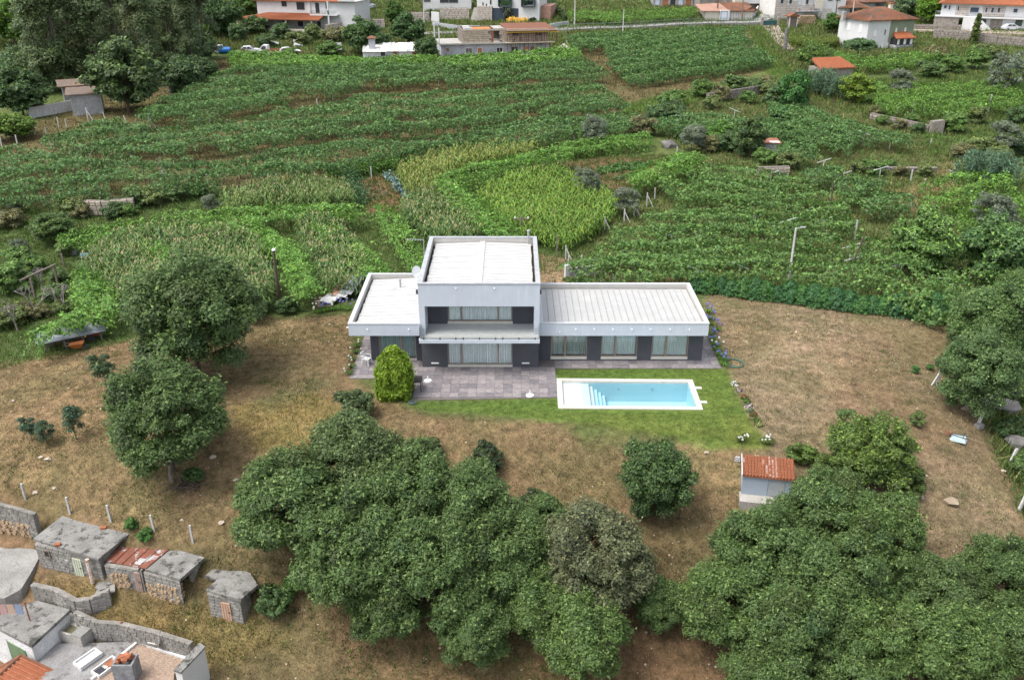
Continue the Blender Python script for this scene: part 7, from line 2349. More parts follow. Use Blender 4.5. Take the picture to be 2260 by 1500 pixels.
logs('woodpile', 'heap of split firewood against the rusty roofed shed', z3(830, 795), z3(1010, 830), 6, .10, M_LOG, .5)
logs('woodpile', 'longest stack of split firewood before the open sided shed', z3(1100, 850), z3(1375, 935), 6, .10, M_LOG, .55)
logs('woodpile', 'stack of split firewood at the foot of the long block wall', z3(-60, 375), z3(255, 440), 4, .13, M_LOG, .5)
wall_thing('block_yard_wall', 'long grey block wall at the left edge behind the concrete yard', [(-60, 1148), (0, 1160), (60, 1176), (92, 1186)], 1.6, .25, M_BLOCKW, blocks_=(.45, .21, 250), joint=M_BLOCKW)
wall_thing('rendered_retaining_wall', 'curved grey rendered retaining wall below the largest shed', [(80, 1318), (132, 1330), (176, 1354), (207, 1350), (248, 1330)], .95, .25, M_BLOCKW, blocks_=(.6, .24, 200), joint=M_BLOCKW)
wall_thing('block_retaining_wall', 'block retaining wall stepping down to the gravel roofed house', [(176, 1386), (223, 1408), (276, 1412), (352, 1431), (430, 1456)], 1.15, .25, M_BLOCKW, blocks_=(.42, .2, 290), joint=M_BLOCKW)
# concrete yard
yp = wpoly([(-60, 1168), (0, 1176), (76, 1190), (90, 1226), (70, 1280), (53, 1322), (18, 1346), (-60, 1350)])
zz = [float(gz(p[0], p[1])) for p in yp]
zy = np.mean(zz)
b = MB()
nn = len(yp)
zt = [zy+(v-zy)*.6+.3 for v in zz]
b.prism([tuple(p) for p in yp], [v-1.6 for v in zt], zt)
b.build('concrete_yard', M_PALESLAB, None, kind='structure')
# steps and trough
g0, g1 = hit(170, 1362), hit(138, 1415)
t = thing('yard_steps', 'worn stone steps going down beside the flat roofed garage', 'steps', g1)
d = (g0-g1)
for i in range(6):
    c_ = d*(i/5.5)
    MB().cbox((c_.x+.1, c_.y, .1+i*.17-.25), (1.15, .45, .7), R(-25)).build('step', C_CONC, t)
g = hit(176, 1412)
t = thing('stone_trough', 'square stone water trough beside the steps', 'trough', g, R(-20))
b = MB()
ring(b, -.75, .75, -.5, .5, 0, .8, .1)
b.build('basin', C_CONC, t)
MB().box(-.65, .65, -.4, .4, .1, .62).build('water', mat('murky_water', (.16, .15, .09), .2, var=.1), t)
MB().box(.1, .74, -.49, .49, .8, .86).build('washing_board', M_PALESLAB, t)

def roofpoly(pts, z):
    a = np.array(pts, float)
    return [tuple(p[:2]) for p in atz(a[:, 0], a[:, 1], z)]
# flat roofed garage
Z1 = -5.2
P = roofpoly([z3(-120, 1060), z3(30, 1000), z3(270, 900), z3(530, 968), z3(235, 1240), z3(0, 1115)], Z1)
t = thing('flat_roofed_garage', 'white garage with a mossy flat roof and a green door at the left edge', 'garage', (*P[4], Z1-2.6))
o = Vector((*P[4], Z1-2.6))
def rel(p, z):
    return (p[0]-o.x, p[1]-o.y, z-o.z)
MB().prism([rel(p, 0)[:2] for p in P], 2.42, 2.6).build('roof', M_SLAB, t)
cen = np.mean(np.array(P), 0)
W = [((p[0]-cen[0])*.96+cen[0], (p[1]-cen[1])*.96+cen[1]) for p in P]
MB().prism([rel(p, 0)[:2] for p in W], -2.0, 2.42).build('wall', M_DIRTYW, t)
A_, B_ = Vector(rel(W[5], 0)[:2]+(0,)), Vector(rel(W[4], 0)[:2]+(0,))
dv = (B_-A_).normalized()
nv = Vector((dv.y, -dv.x, 0))
gd = MB()
p0, p1 = A_+dv*.2, A_+dv*((B_-A_).length*.72)
gd.add([p0+nv*.03+Vector((0, 0, -1)), p1+nv*.03+Vector((0, 0, -1)), p1+nv*.03+Vector((0, 0, 1.9)), p0+nv*.03+Vector((0, 0, 1.9)), p0+Vector((0, 0, -1)), p1+Vector((0, 0, -1)), p1+Vector((0, 0, 1.9)), p0+Vector((0, 0, 1.9))],
       [(0, 1, 2, 3), (3, 2, 6, 7), (0, 3, 7, 4), (1, 5, 6, 2)])
gd.build('garage_door', mat('faded_green_door', (.16, .23, .13), .8, c2=(.12, .18, .1), scale=2, var=.25), t)
# clothes on a line above it
cl = thing('clothes_line', 'line of pink and blue washing over the flat roofed garage', 'washing line', (P[5][0]-.4, P[5][1]+.5, Z1))
mm = [mat('pink_cloth', (.55, .36, .34), .9, var=.1), mat('peach_cloth', (.58, .42, .32), .9, var=.1), mat('blue_cloth', (.30, .36, .48), .9, var=.1), mat('mauve_cloth', (.42, .32, .36), .9, var=.1)]
MB().path([(-1.5, 0, 1.15), (1.6, .1, 1.1)], .015, 4).build('line', M_DARK, cl)
for i in range(7):
    x_ = -1.3+i*.4
    MB().add([(x_, .0, 1.12), (x_+.34, .02, 1.11), (x_+.32, .08, .45), (x_+.05, -.05, .5), (x_, .02, 1.12), (x_+.34, .04, 1.11), (x_+.32, .1, .45), (x_+.05, -.03, .5)], [(0, 3, 2, 1), (4, 5, 6, 7), (3, 7, 6, 2)]).build('garment', mm[i % 4], cl)
MB().cone((1.6, .1, 0), (1.6, .1, 1.2), .04, .04, 6).cone((-1.5, 0, 0), (-1.5, 0, 1.2), .04, .04, 6).build('post', R_RUST, cl)
# house with mossy and gravel flat roofs
Z2 = -6.35
PA = roofpoly([z3(-60, 1500), z3(240, 1335), z3(430, 1222), z3(780, 1215), z3(1035, 1208), z3(890, 1340), z3(690, 1490), z3(600, 1620), z3(0, 1700)], Z2)
PB = roofpoly([z3(1040, 1215), z3(1400, 1340), z3(1310, 1450), z3(1290, 1720), z3(600, 1720), z3(690, 1500)], Z2+.05)
t = thing('flat_roofed_house', 'house with one mossy and one white edged gravel flat roof at the bottom left', 'house', (*PB[0], Z2))
o = Vector((*PB[0], Z2))
MB().prism([rel(p, 0)[:2] for p in PA], -3.5, -.02).build('mossy_roof', mat('dark_mossy_roof', (.25, .245, .24), .95, c2=(.17, .165, .16), scale=1.1, var=.3, c3=(.09, .085, .08), scale3=.9, lo3=.52, hi3=.62), t)
MB().prism([rel(p, 0)[:2] for p in PB], -3.5, .03).build('gravel_roof', mat('brown_gravel', (.30, .22, .165), .95, c2=(.22, .16, .12), scale=6, var=.4, c3=(.4, .33, .27), scale3=9), t)
M_EDGE = mat('white_roof_edge', (.62, .62, .61), .8, c2=(.45, .45, .44), scale=3, var=.2)
pe = [rel(p, Z2+.06) for p in (PB[5], PB[0], PB[1])]
MB().bar(pe[0], pe[1], .14, .18).bar(pe[1], pe[2], .16, .2).build('roof_kerb', M_EDGE, t)
# white firewall
PW = roofpoly([z3(1305, 1422), z3(1500, 1216), z3(1546, 1246), z3(1360, 1442)], Z2+1.5)
MB().prism([rel(p, 0)[:2] for p in PW], 1.4, 1.5).build('wall_coping', M_SLAB, t)
cen = np.mean(np.array(PW), 0)
W = [((p[0]-cen[0])*.93+cen[0], (p[1]-cen[1])*.93+cen[1]) for p in PW]
MB().prism([rel(p, 0)[:2] for p in W], -3.5, 1.4).build('white_wall', W_WHITE, t)
# chimney
c0 = atz(np.array(z3(970, 1480)[0]), np.array(z3(970, 1480)[1]), Z2)
cx_, cy_ = c0[0]-o.x, c0[1]-o.y
b = MB()
for (x0_, x1_, y0_, y1_) in ((-.5, .5, -.4, -.3), (-.5, .5, .3, .4), (-.5, -.4, -.3, .3), (.4, .5, -.3, .3)):
    b.box(cx_+x0_, cx_+x1_, cy_+y0_, cy_+y1_, 0, 1.15)
b.box(cx_-.4, cx_+.4, cy_-.3, cy_+.3, 0, .7)
ch = b.build('chimney', mat('sooty_render', (.15, .15, .155), .9, c2=(.23, .23, .24), scale=3, var=.3), t)
for i in range(9):
    MB().cbox((cx_+rnd.uniform(-.35, .35), cy_+rnd.uniform(-.3, .3), 1.22+rnd.uniform(-.05, .15)), (.32, .2, .1), rnd.random()*3, rnd.uniform(-.4, .4)).build('brick', R_ORANGE, ch)
MB().box(cx_-.7, cx_+.7, cy_-.9, cy_-.42, 0, .25).build('chimney_step', M_PALESLAB, t)
for q0, q1, mm_ in ((z3(580, 1400), z3(745, 1285), W_WHITE), (z3(715, 1465), z3(880, 1345), mat('beige_board', (.45, .40, .34), .8, var=.15))):
    a = atz(np.array(q0[0]), np.array(q0[1]), Z2+.1)
    c = atz(np.array(q1[0]), np.array(q1[1]), Z2+.1)
    mid, L_ = (a+c)/2, np.hypot(*(c-a)[:2])
    an = math.atan2(c[1]-a[1], c[0]-a[0])
    bt = thing('old_bathtub' if mm_ is W_WHITE else 'old_door_panel', 'long white bathtub like trough lying on the mossy roof' if mm_ is W_WHITE else 'beige door like panel in a white frame beside the gravel roof', 'bathtub' if mm_ is W_WHITE else 'panel', (mid[0], mid[1], Z2), an)
    b = MB()
    ring(b, -L_/2, L_/2, -.33, .33, 0, .22, .07)
    b.build('rim', W_WHITE, bt)
    MB().box(-L_/2+.07, L_/2-.07, -.26, .26, 0, .12).build('panel', mm_, bt)
    if mm_ is not W_WHITE:
        MB().box(L_/2-.55, L_/2-.15, -.2, .2, .12, .18).build('red_tile', R_ORANGE, bt)
        MB().box(-L_/2+.12, -L_/2+.5, -.2, .2, .12, .16).build('dark_hole', D_DARK, bt)
# orange tiled roof cut by the corner
ap = atz(np.array(46.0), np.array(1446.0), -5.9)
t = thing('orange_tiled_house', 'orange tiled hip roof cut by the bottom left corner', 'house', (ap[0], ap[1], -9.5))
o = Vector((ap[0], ap[1], -9.5))
c1 = roofpoly([(-60, 1510)], -7.2)[0]
c2 = roofpoly([(190, 1515)], -7.0)[0]
ridge = (ap[0]-1.4, ap[1]-4.2, -5.9)
b = MB()
A0, C1, C2, RG = rel(ap, -5.9), rel(c1, -7.2), rel(c2, -7.0), rel(ridge, -5.9)
C3, C4 = (C1[0]-1.4, C1[1]-4.2, C1[2]), (C2[0]-1.0, C2[1]-4.2, C2[2])
b.add([A0, C1, C2, RG, C3, C4], [(0, 2, 1), (0, 1, 4, 3), (0, 3, 5, 2)][1:] + [(1, 0, 2)])
ribs(b, C2, C4, RG, A0, 18, .07, .0)
ribs(b, C4, C3, RG, RG, 2, .05, 0)
b.build('roof', R_ORANGE, t)
MB().path([A0, RG], .1, 6).path([A0, C2], .09, 6).path([A0, C1], .09, 6).build('ridge_tiles', R_OLD, t)
MB().prism([(C1[0]*.9, C1[1]*.9-.3), (C2[0]*.9, C2[1]*.9-.3), (C4[0]*.9, C4[1]), (C3[0]*.9, C3[1])], 0, 2.2).build('wall', W_WHITE, t)

def dish_thing(p, label, r=.42):
    t_ = thing('satellite_dish', label, 'satellite dish', p)
    MB().path([(0, 0, -.5), (0, 0, .55)], .03, 6).build('mast', M_STEEL, t_)
    c_ = Vector((-.12, -.02, .75))
    ax_ = Vector((-.95, -.2, .25)).normalized()
    u_ = ax_.cross(Vector((0, 0, 1))).normalized()
    w__ = u_.cross(ax_)
    n_ = 16
    rim_ = [c_+(u_*math.cos(2*PI*i/n_)+w__*math.sin(2*PI*i/n_))*r for i in range(n_)]
    in_ = [c_-ax_*.07+(u_*math.cos(2*PI*i/n_)+w__*math.sin(2*PI*i/n_))*r*.5 for i in range(n_)]
    bk = [p_-ax_*.03 for p_ in rim_]+[p_-ax_*.03 for p_ in in_]
    MB().add(rim_+in_, [((i+1) % n_, i, n_+i, n_+(i+1) % n_) for i in range(n_)]+[tuple(range(2*n_-1, n_-1, -1))]).add(bk, [(i, (i+1) % n_, n_+(i+1) % n_, n_+i) for i in range(n_)]+[tuple(range(n_, 2*n_))]).build('reflector', M_LAMP, t_)
    MB().bar(c_-w__*r*.95, c_+ax_*.5-w__*r*.7, .04).build('feed_arm', M_LAMP, t_)
dish_thing(hit(361, 1432), 'white satellite dish by the gravel roof at the lower left')
pole(275, 1411, 267, 1371, 'rusty stove pipe with a white cap on the block retaining wall', R_RUST, .09, name='stove_pipe', cat='pipe')
pole(78, 1430, 70, 1394, 'thin rusty post at the corner of the flat roofed garage', R_RUST, .04, name='rusty_post', cat='post')
for fi_, (px, py, h_) in enumerate(((57, 1101, 1.15), (155, 1133, 1.2), (245, 1151, 1.2), (341, 1171, 1.15), (426, 1197, 1.25))):
    g = hit(px, py)
    o_ = MB().bar((0, 0, -.3), (rnd.uniform(-.08, .03), 0, h_*.9), .10).build('fence_post', M_POST, None, tuple(g))
    tag(o_, ('leftmost', 'second', 'middle', 'fourth', 'rightmost')[fi_]+' square concrete fence post on the bank above the old sheds', 'fence post', 'concrete fence posts above the old sheds')
g = hit(232, 1300)
for i in range(7):
    MB().cbox((0, 0, .1+i*.03), (rnd.uniform(.4, .7), rnd.uniform(.25, .5), .07), rnd.random()*3, rnd.uniform(-.2, .2)).build('paving_slab', M_PALESLAB, None, (g.x+rnd.uniform(-.5, .5), g.y+rnd.uniform(-.3, .3), g.z), 'loose pale slab in the pile between the two sheds', 'slab', 'loose slabs between the sheds')
# ------------------------------------------------------------------ small things in the garden and on the slopes
# tiled shed at the right
f = Fr((1635, 1092), (1742, 1106), .22)
t = f.thing('tiled_garden_shed', 'pale blue grey garden shed under a corrugated orange tile roof', 'shed')
M_BLUEW = mat('pale_blue_shed_wall', (.33, .385, .45), .8, c2=(.30, .355, .415), scale=1.5, var=.1)
wh = f.pt(1638, 1046)[1]
dp = 1.25
xm = f.w*.53
MB().box(0, xm-.02, 0, dp, -.1, wh).box(xm, f.w, .02, dp, -.1, wh).build('wall', M_BLUEW, t)['kind'] = 'stuff'
MB().box(xm+.06, f.w*.86, -.005, .015, .05, wh-.12).build('door', mat('grey_shed_door', (.33, .36, .37), .7, var=.12), t)
MB().box(-.1, f.w+.1, -.75, dp+.1, -1.2, -.03).build('plinth', C_CONC, t)
rt = wh+.42
e0, e1, r0, r1 = Vector((-.06, -.12, wh+.02)), Vector((f.w+.12, -.12, wh+.02)), Vector((-.06, dp+.1, rt)), Vector((f.w+.12, dp+.1, rt))
MB().add([e0, e1, r1, r0, e0-Vector((0, 0, .08)), e1-Vector((0, 0, .08)), r1-Vector((0, 0, .08)), r0-Vector((0, 0, .08))], [(0, 1, 2, 3), (4, 7, 6, 5), (0, 4, 5, 1), (1, 5, 6, 2), (2, 6, 7, 3), (3, 7, 4, 0)]).build('roof', R_ORANGE, t)
M_TILE = mat('orange_roof_tile', (.22, .08, .036), .8, c2=(.18, .065, .03), scale=4, var=.25)
M_TILEW = mat('chalky_roof_tile', (.36, .25, .21), .85, c2=(.24, .095, .055), scale=5, var=.3)
nc, nr = 16, 7
me = {}
for k_, m_ in ((0, M_TILE), (1, M_TILEW)):
    b = MB()
    seg = 5
    Lt = (r0-e0).length/nr
    wt = (e1-e0).length/nc
    vs = []
    for s_ in range(2):
        for i in range(seg+1):
            a = PI*i/seg
            vs.append((math.cos(a)*wt*.33, s_*Lt*1.06, math.sin(a)*.085+(0.02 if s_ == 0 else 0)))
    b.add(vs, [(i+1, i, seg+1+i, seg+2+i) for i in range(seg)]+[tuple(range(seg+1))])
    me[k_] = b.mesh('tile', m_)
sl_ = math.atan2(rt-wh, dp+.4)
for i in range(nc):
    for j in range(nr):
        p_ = e0.lerp(e1, (i+.5)/nc).lerp(r0.lerp(r1, (i+.5)/nc), j/nr)
        o = link_mesh('tile', me[1 if (i == 0 and rnd.random() < .2) or (5 < i < 11 and rnd.random() < .45) or i == 10 else 0], t, p_)
        o.rotation_euler = (sl_, 0, rnd.uniform(-.015, .015))
MB().add([(-.1, -.14, wh-.12), (-.06, -.14, wh-.12), (-.06, dp+.1, rt-.14), (-.1, dp+.1, rt-.14), (-.1, -.14, wh+.1), (-.06, -.14, wh+.1), (-.06, dp+.1, rt+.1), (-.1, dp+.1, rt+.1)],
         [(0, 3, 2, 1), (4, 5, 6, 7), (0, 1, 5, 4), (1, 2, 6, 5), (2, 3, 7, 6), (3, 0, 4, 7)]).build('verge_board', W_WHITE, t)
g = hit(1629, 1018)
for i in range(2):
    t = thing('vent_block', ('left' if i == 0 else 'right')+' of two white hollow blocks beside the tiled shed', 'vent block', (g.x-.05+i*.3, g.y, g.z+.02), R(-20))
    b = MB()
    for a_ in (-.13, 0, .13):
        b.box(a_-.02, a_+.02, -.05, .05, 0, .3)
        b.box(-.15, .15, -.049, .049, a_+.13, a_+.17)
    b.build('lattice', W_WHITE, t)

# white plastic armchair
t = thing('plastic_armchair', 'white plastic armchair standing on the terrace at the left corner of the house', 'chair', (-9.74, 53.0, .032), R(70))
M_PL = mat('white_plastic', (.72, .73, .73), .45, var=.05)
MB().box(-.22, .22, -.22, .22, .40, .43).build('seat', M_PL, t)
b = MB()
for i in range(5):
    x_ = -.19+i*.095
    b.bar((x_, .21, .43), (x_*1.05, .32, .84), .045, .02)
b.bar((-.22, .32, .84), (.22, .32, .84), .06, .03)
b.build('backrest', M_PL, t)
for sx in (-1, 1):
    MB().bar((sx*.24, -.2, .63), (sx*.25, .27, .66), .05, .025).build('armrest', M_PL, t)
    for sy in (-1, 1):
        MB().bar((sx*.27, sy*.25, 0), (sx*.22, sy*.2, .42 if sy > 0 else .63), .05, .04).build('leg', M_PL, t)
for x_, y_, lb in ((-5.44, 50.57, 'white parasol base on the terrace near the hedge block'), (1.12, 48.6, 'white parasol base at the front edge of the terrace near the pool')):
    t = thing('parasol_base', lb, 'parasol base', (x_, y_, .032))
    MB().cone((0, 0, 0), (0, 0, .06), .25, .24, 18).cone((0, 0, .06), (0, 0, .10), .22, .08, 18).build('foot', M_PL, t)
    MB().cone((0, 0, .10), (0, 0, .36), .035, .03, 10).build('tube', M_PL, t)
t = thing('garden_table', 'dark square garden table just right of the hedge block', 'table', (-6.02, 49.5, .03))
M_TBL = mat('dark_brown_wicker', (.035, .027, .028), .7, var=.2)
MB().box(-.32, .32, -.45, .45, .66, .70).build('tabletop', M_TBL, t)
for sx in (-1, 1):
    for sy in (-1, 1):
        MB().box(sx*.28-.025, sx*.28+.025, sy*.41-.025, sy*.41+.025, 0, .66).build('leg', M_TBL, t)
M_HOSE = mat('green_plastic_hose', (.04, .16, .10), .5, var=.1)
def coil(name, label, p, r, n, cat):
    pts_ = []
    for i in range(n*14):
        a = i*2*PI/14
        pts_.append((math.cos(a)*r*rnd.uniform(.92, 1.05), math.sin(a)*r*rnd.uniform(.92, 1.05), .03+.012*i/14*2))
    MB().path(pts_, .02, 4).build(name, M_HOSE, None, tuple(p), label, cat)
coil('hose_coil', 'loose green garden hose coil beside the blue flowers', hit(1621, 803), .62, 4, 'hose')
t = thing('drain_cover', 'round green drain cover right of the hedge block', 'drain cover', hit(910, 889))
MB().cone((0, 0, 0), (0, 0, .08), .3, .28, 14).build('rim', mat('green_plastic_lid', (.05, .09, .06), .6, var=.1), t)
MB().cone((0, 0, .08), (0, 0, .1), .2, .18, 14).build('lid', M_DARK, t)

# agapanthus border and little flowers
def flower_clump(px, py, label, bloom, nb, h=.75, leafc=(.085, .17, .03), r=.32, group=None, name='agapanthus_clump', cat='flowers', br=.085):
    g_ = hit(px, py)
    t_ = thing(name, label, cat, g_, 0, group)
    k = 60
    a = rng.random(k)*2*PI
    ln = r*rng.uniform(.7, 1.4, k)
    vs, ts = [], []
    for i in range(k):
        d_ = np.array([math.cos(a[i]), math.sin(a[i]), 0])
        s_ = np.array([-d_[1], d_[0], 0])*.022
        b0 = d_*r*.2
        vs += [b0-s_, b0+s_, d_*ln[i]*.8+np.array([0, 0, .34])]
        vs += [d_*ln[i]*.8+np.array([0, 0, .34])-s_, d_*ln[i]*.8+np.array([0, 0, .34])+s_, d_*ln[i]*1.5+np.array([0, 0, .18])]
    V_ = np.array(vs)
    link_mesh('leaves', np_mesh('leaves', V_, np.arange(len(V_)).reshape(-1, 3), M_BLADE, np.repeat(tint_var(leafc, len(V_)//3, .25, .1), 3, 0), 3), t_)
    for i in range(nb):
        a_, q_ = rnd.random()*2*PI, r*rnd.uniform(.2, 1.2)
        top = Vector((math.cos(a_)*q_*1.3, math.sin(a_)*q_*1.3, h*rnd.uniform(.8, 1.15)))
        MB().path([(math.cos(a_)*q_*.3, math.sin(a_)*q_*.3, 0), top], .008, 4).build('stalk', mat('flower_stalk', (.06, .10, .03), .8, var=.1), t_)
        kk = 60
        d_ = sphere_dirs(kk)
        V_, F_, T_2 = cards(np.array(top)+d_*br*rng.uniform(.6, 1, (kk, 1)), d_+rng.normal(0, .4, (kk, 3)), .06, .035, tint_var(bloom, kk, .2, .03))
        link_mesh('bloom', np_mesh('bloom', V_, F_, M_BLADE, T_2, 3), t_)
AGA, AGW = (.22, .24, .55), (.75, .75, .72)
for i, (px, py) in enumerate(((1566, 738), (1572, 750), (1577, 762), (1582, 773), (1588, 784), (1594, 795), (1599, 806))):
    flower_clump(px, py, (ORD[i]+' blue agapanthus clump from the back in the border right of the house', 'agapanthus clump with white and blue heads in the border right of the house')[i in (3,)], AGW if i == 3 else AGA, 3+i % 2, group='blue agapanthus in the border right of the house' if i != 3 else None)
for px, py in ((1563, 690), (1566, 705), (1571, 718), (1580, 730)):
    flower_clump(px, py, 'thin blue agapanthus behind the right wing', AGA, 4, .8, group='blue agapanthus behind the right wing')
for px, py in ((706, 690), (722, 686), (738, 684), (752, 682), (768, 684)):
    flower_clump(px, py, 'agapanthus with pale and blue heads before the scrap pile', AGW if px in (706, 738) else AGA, 5, .7, group='agapanthus before the scrap pile')
for px, py in ((790, 765), (785, 780), (778, 795), (776, 812), (772, 826)):
    flower_clump(px, py, 'low white flowers along the left edge of the terrace', AGW, 2, .4, (.07, .12, .035), .26, 'white flowers by the left terrace edge', 'white_flower_clump', br=.06)
cols = [((.75, .74, .7), 'white'), ((.45, .33, .33), 'dusty pink'), ((.28, .10, .05), 'rusty brown'), ((.08, .14, .03), 'plain green'), ((.6, .5, .55), 'pale pink'), ((.16, .2, .17), 'grey leaved'), ((.2, .06, .05), 'dark red'), ((.09, .16, .04), 'bright green'), ((.5, .46, .2), 'white and yellow')]
for i, ((c_, nm), (px, py)) in enumerate(zip(cols, ((1622, 849), (1633, 863), (1641, 878), (1647, 887), (1652, 897), (1657, 908), (1662, 916), (1669, 928), (1674, 938)))):
    g = hit(px, py)
    t = thing('border_flower', nm+' low flower cushion in the row along the lawn edge', 'flowers', g)
    kk = 130
    d_ = sphere_dirs(kk)
    d_[:, 2] = np.abs(d_[:, 2])
    is_ = rng.random(kk) < .45
    T_3 = np.where(is_[:, None], tint_var(c_, kk, .2, .05), tint_var((.075, .11, .035), kk, .3, .1))
    V, F, T = cards(d_*np.array([.3, .3, .26])*rng.uniform(.5, 1.05, (kk, 1)), d_+rng.normal(0, .4, (kk, 3)), .1, .06, T_3)
    link_mesh('cushion', np_mesh('cushion', V, F, M_BLADE, T, 3), t)
for px, py in ((1632, 975), (1641, 971), (1688, 978), (1694, 974), (1700, 980)):
    flower_clump(px, py, 'white daisies at the lower corner of the lawn', AGW, 4, .35, (.09, .12, .035), .2, 'white daisies at the lower lawn corner', 'daisy_clump', br=.05)

# scrap pile with corrugated sheets left of the house
def corr(px, py, w, l, rz, rx, z, m, label, name='corrugated_sheet'):
    g_ = hit(px, py)
    n = 14
    vs = []
    for s_ in (0, 1):
        for i in range(n+1):
            vs.append((w*(i/n-.5), l*s_, .035*(i % 2)))
    vs2 = [(x, y, z_-.012) for x, y, z_ in vs]
    b = MB().add(vs, [(i, i+1, n+2+i, n+1+i) for i in range(n)]).add(vs2, [(i+1, i, n+1+i, n+2+i) for i in range(n)])
    o = b.build(name, m, None, (g_.x, g_.y, g_.z+z), label, 'metal sheet')
    o.rotation_euler = (rx, 0, rz)
corr(745, 668, 1.5, 3.0, R(-22), R(14), .55, mat('pale_zinc_sheet', (.42, .42, .41), .5, c2=(.4, .4, .4), scale=2, var=.15), 'pale zinc sheet at the front of the scrap pile')
corr(762, 664, 1.1, 3.0, R(-20), R(15), .62, mat('grey_zinc_sheet', (.33, .35, .38), .5, var=.15), 'grey zinc sheet lying over the pale one in the scrap pile')
corr(735, 668, .6, 2.9, R(-24), R(15), .68, mat('rust_orange_sheet', (.42, .17, .06), .8, c2=(.5, .42, .38), scale=2, var=.2), 'narrow rust orange sheet on the scrap pile')
corr(775, 655, 1.3, 2.0, R(-15), R(20), .45, mat('slate_grey_tarpaulin', (.17, .185, .22), .7, var=.15), 'slate grey tarpaulin sheet beside the left wing', 'grey_tarpaulin')
corr(718, 676, 1.3, 2.8, R(-32), R(12), .35, W_WHITE, 'white plastic sheet on the left of the scrap pile', 'white_plastic_sheet')
g = hit(748, 668)
t = thing('scrap_timber_frame', 'low timber frame carrying the metal sheets of the scrap pile', 'frame', g, R(-22))
for sx in (-.7, .7):
    for y_, h_ in ((.1, .5), (2.3, 1.05)):
        MB().bar((sx, y_, -.2), (sx, y_, h_), .12).build('prop', C_CONC, t)
for i in range(18):
    g = hit(rnd.uniform(690, 735), rnd.uniform(660, 685))
    MB().cbox((0, 0, .12), (rnd.uniform(.5, 1.3), rnd.uniform(.08, .2), .08), rnd.random()*3, rnd.uniform(-.3, .3), rnd.uniform(-.2, .3)).build('scrap_board', rnd.choice((M_WOOD, R_RUST, W_CREAM, M_WOOD)), None, tuple(g), 'old board in the rubbish left of the scrap pile', 'board', 'boards in the rubbish left of the scrap pile')

# grey garden wall behind the house
t = thing('grey_garden_wall', 'pale grey garden wall with an end pillar behind the right wing', 'wall', hit(1251, 613))
a, c = hit(1251, 613), hit(1308, 607)
v = c-a
MB().cbox((v.x/2, v.y/2, .35), (v.length, .2, .95), math.atan2(v.y, v.x)).build('wall_body', mat('lilac_grey_render', (.40, .39, .42), .85, c2=(.33, .32, .34), scale=1.5, var=.15), t)
MB().cbox((0, 0, .5), (.36, .36, 1.3), math.atan2(v.y, v.x)).build('pillar', mat('pale_pillar', (.5, .51, .52), .85, var=.12), t)

# vineyard posts
def vpost(px, py, hp, brace=0, group='white concrete posts of the vine trellises', wood=False, lean=0):
    g_ = hit(px, py)
    h_ = hp/ppm(np.array(g_))/.95
    w_ = .11 if not wood else .13
    lb = ('white concrete trellis post ' if not wood else 'grey wooden post ')+place(px, py)
    if brace:
        lb = {1334: 'second braced white post from the house in the row beside the tall grass', 1377: 'third braced white post from the house in the row beside the tall grass', 1399: 'fourth braced white post from the house in the row beside the tall grass', 1427: 'farthest braced white post of the row beside the tall grass'}.get(px, 'braced white trellis post '+place(px, py))
        t_ = thing('braced_post', lb, 'post', g_, 0, 'braced end posts of the vine rows')
        MB().bar((0, 0, -.3), (lean, 0, h_), w_).build('post', M_POST, t_)
        MB().bar((brace*h_*.5, -.15, -.2), (lean*.8, 0, h_*.86), w_*.8).build('brace', M_POST, t_)
    else:
        o_ = MB().bar((0, 0, -.3), (lean+rnd.uniform(-.06, .06), 0, h_), w_).build('trellis_post', M_WOOD if wood else M_POST, None, tuple(g_), lb, 'post', group if not wood else 'grey wooden posts by the vines')
for a in ((5, 328, 28), (40, 323, 24), (78, 299, 20), (103, 297, 15), (130, 283, 23), (148, 283, 18), (236, 269, 20, 0, -.3), (282, 276, 20, 0, -.3), (116, 333, 18), (292, 346, 18), (354, 363, 16), (460, 410, 24), (461, 263, 20), (540, 244, 20), (545, 432, 22), (380, 191, 20, 0, -.3), (415, 179, 10),
          (1445, 439, 24), (1520, 394, 14), (1494, 344, 20), (1266, 316, 17), (1648, 384, 11), (1720, 400, 20), (1715, 354, 15), (1415, 623, 14), (1556, 632, 20), (1327, 623, 26), (1313, 617, 28), (1284, 593, 30), (1254, 586, 22), (1980, 254, 25), (2011, 260, 30), (2038, 250, 22), (2180, 249, 38), (2054, 320, 13), (2010, 399, 24), (2035, 419, 24, 0, .1), (2010, 457, 24), (1886, 530, 44), (820, 395, 26), (735, 222, 20), (805, 190, 18), (968, 190, 16), (1165, 250, 20), (700, 235, 16), (1505, 350, 16)):
    vpost(a[0], a[1], a[2], 0, lean=a[4] if len(a) > 4 else 0)
for a in ((196, 272, 32, 1), (333, 288, 34, 1), (427, 166, 22, -1), (375, 212, 20, 1), (1275, 515, 20, 1), (1334, 509, 30, 1), (1377, 492, 30, 1), (1399, 477, 30, 1), (1427, 456, 30, 1), (1248, 572, 30, 1), (1350, 293, 24, -1), (1352, 623, 18, 1), (1640, 88, 20, -1), (1250, 106, 16, 1), (1265, 110, 18, 1), (1015, 318, 22, 1), (2068, 850, 34, -1), (290, 343, 15, -1), (356, 385, 16, 1)):
    vpost(*a)
for a in ((1228, 568, 48), (1211, 534, 30), (143, 590, 30), (165, 560, 22), (300, 540, 24), (575, 560, 20), (1225, 640, 24), (1110, 395, 20), (1140, 420, 18)):
    vpost(a[0], a[1], a[2], 0, wood=True)
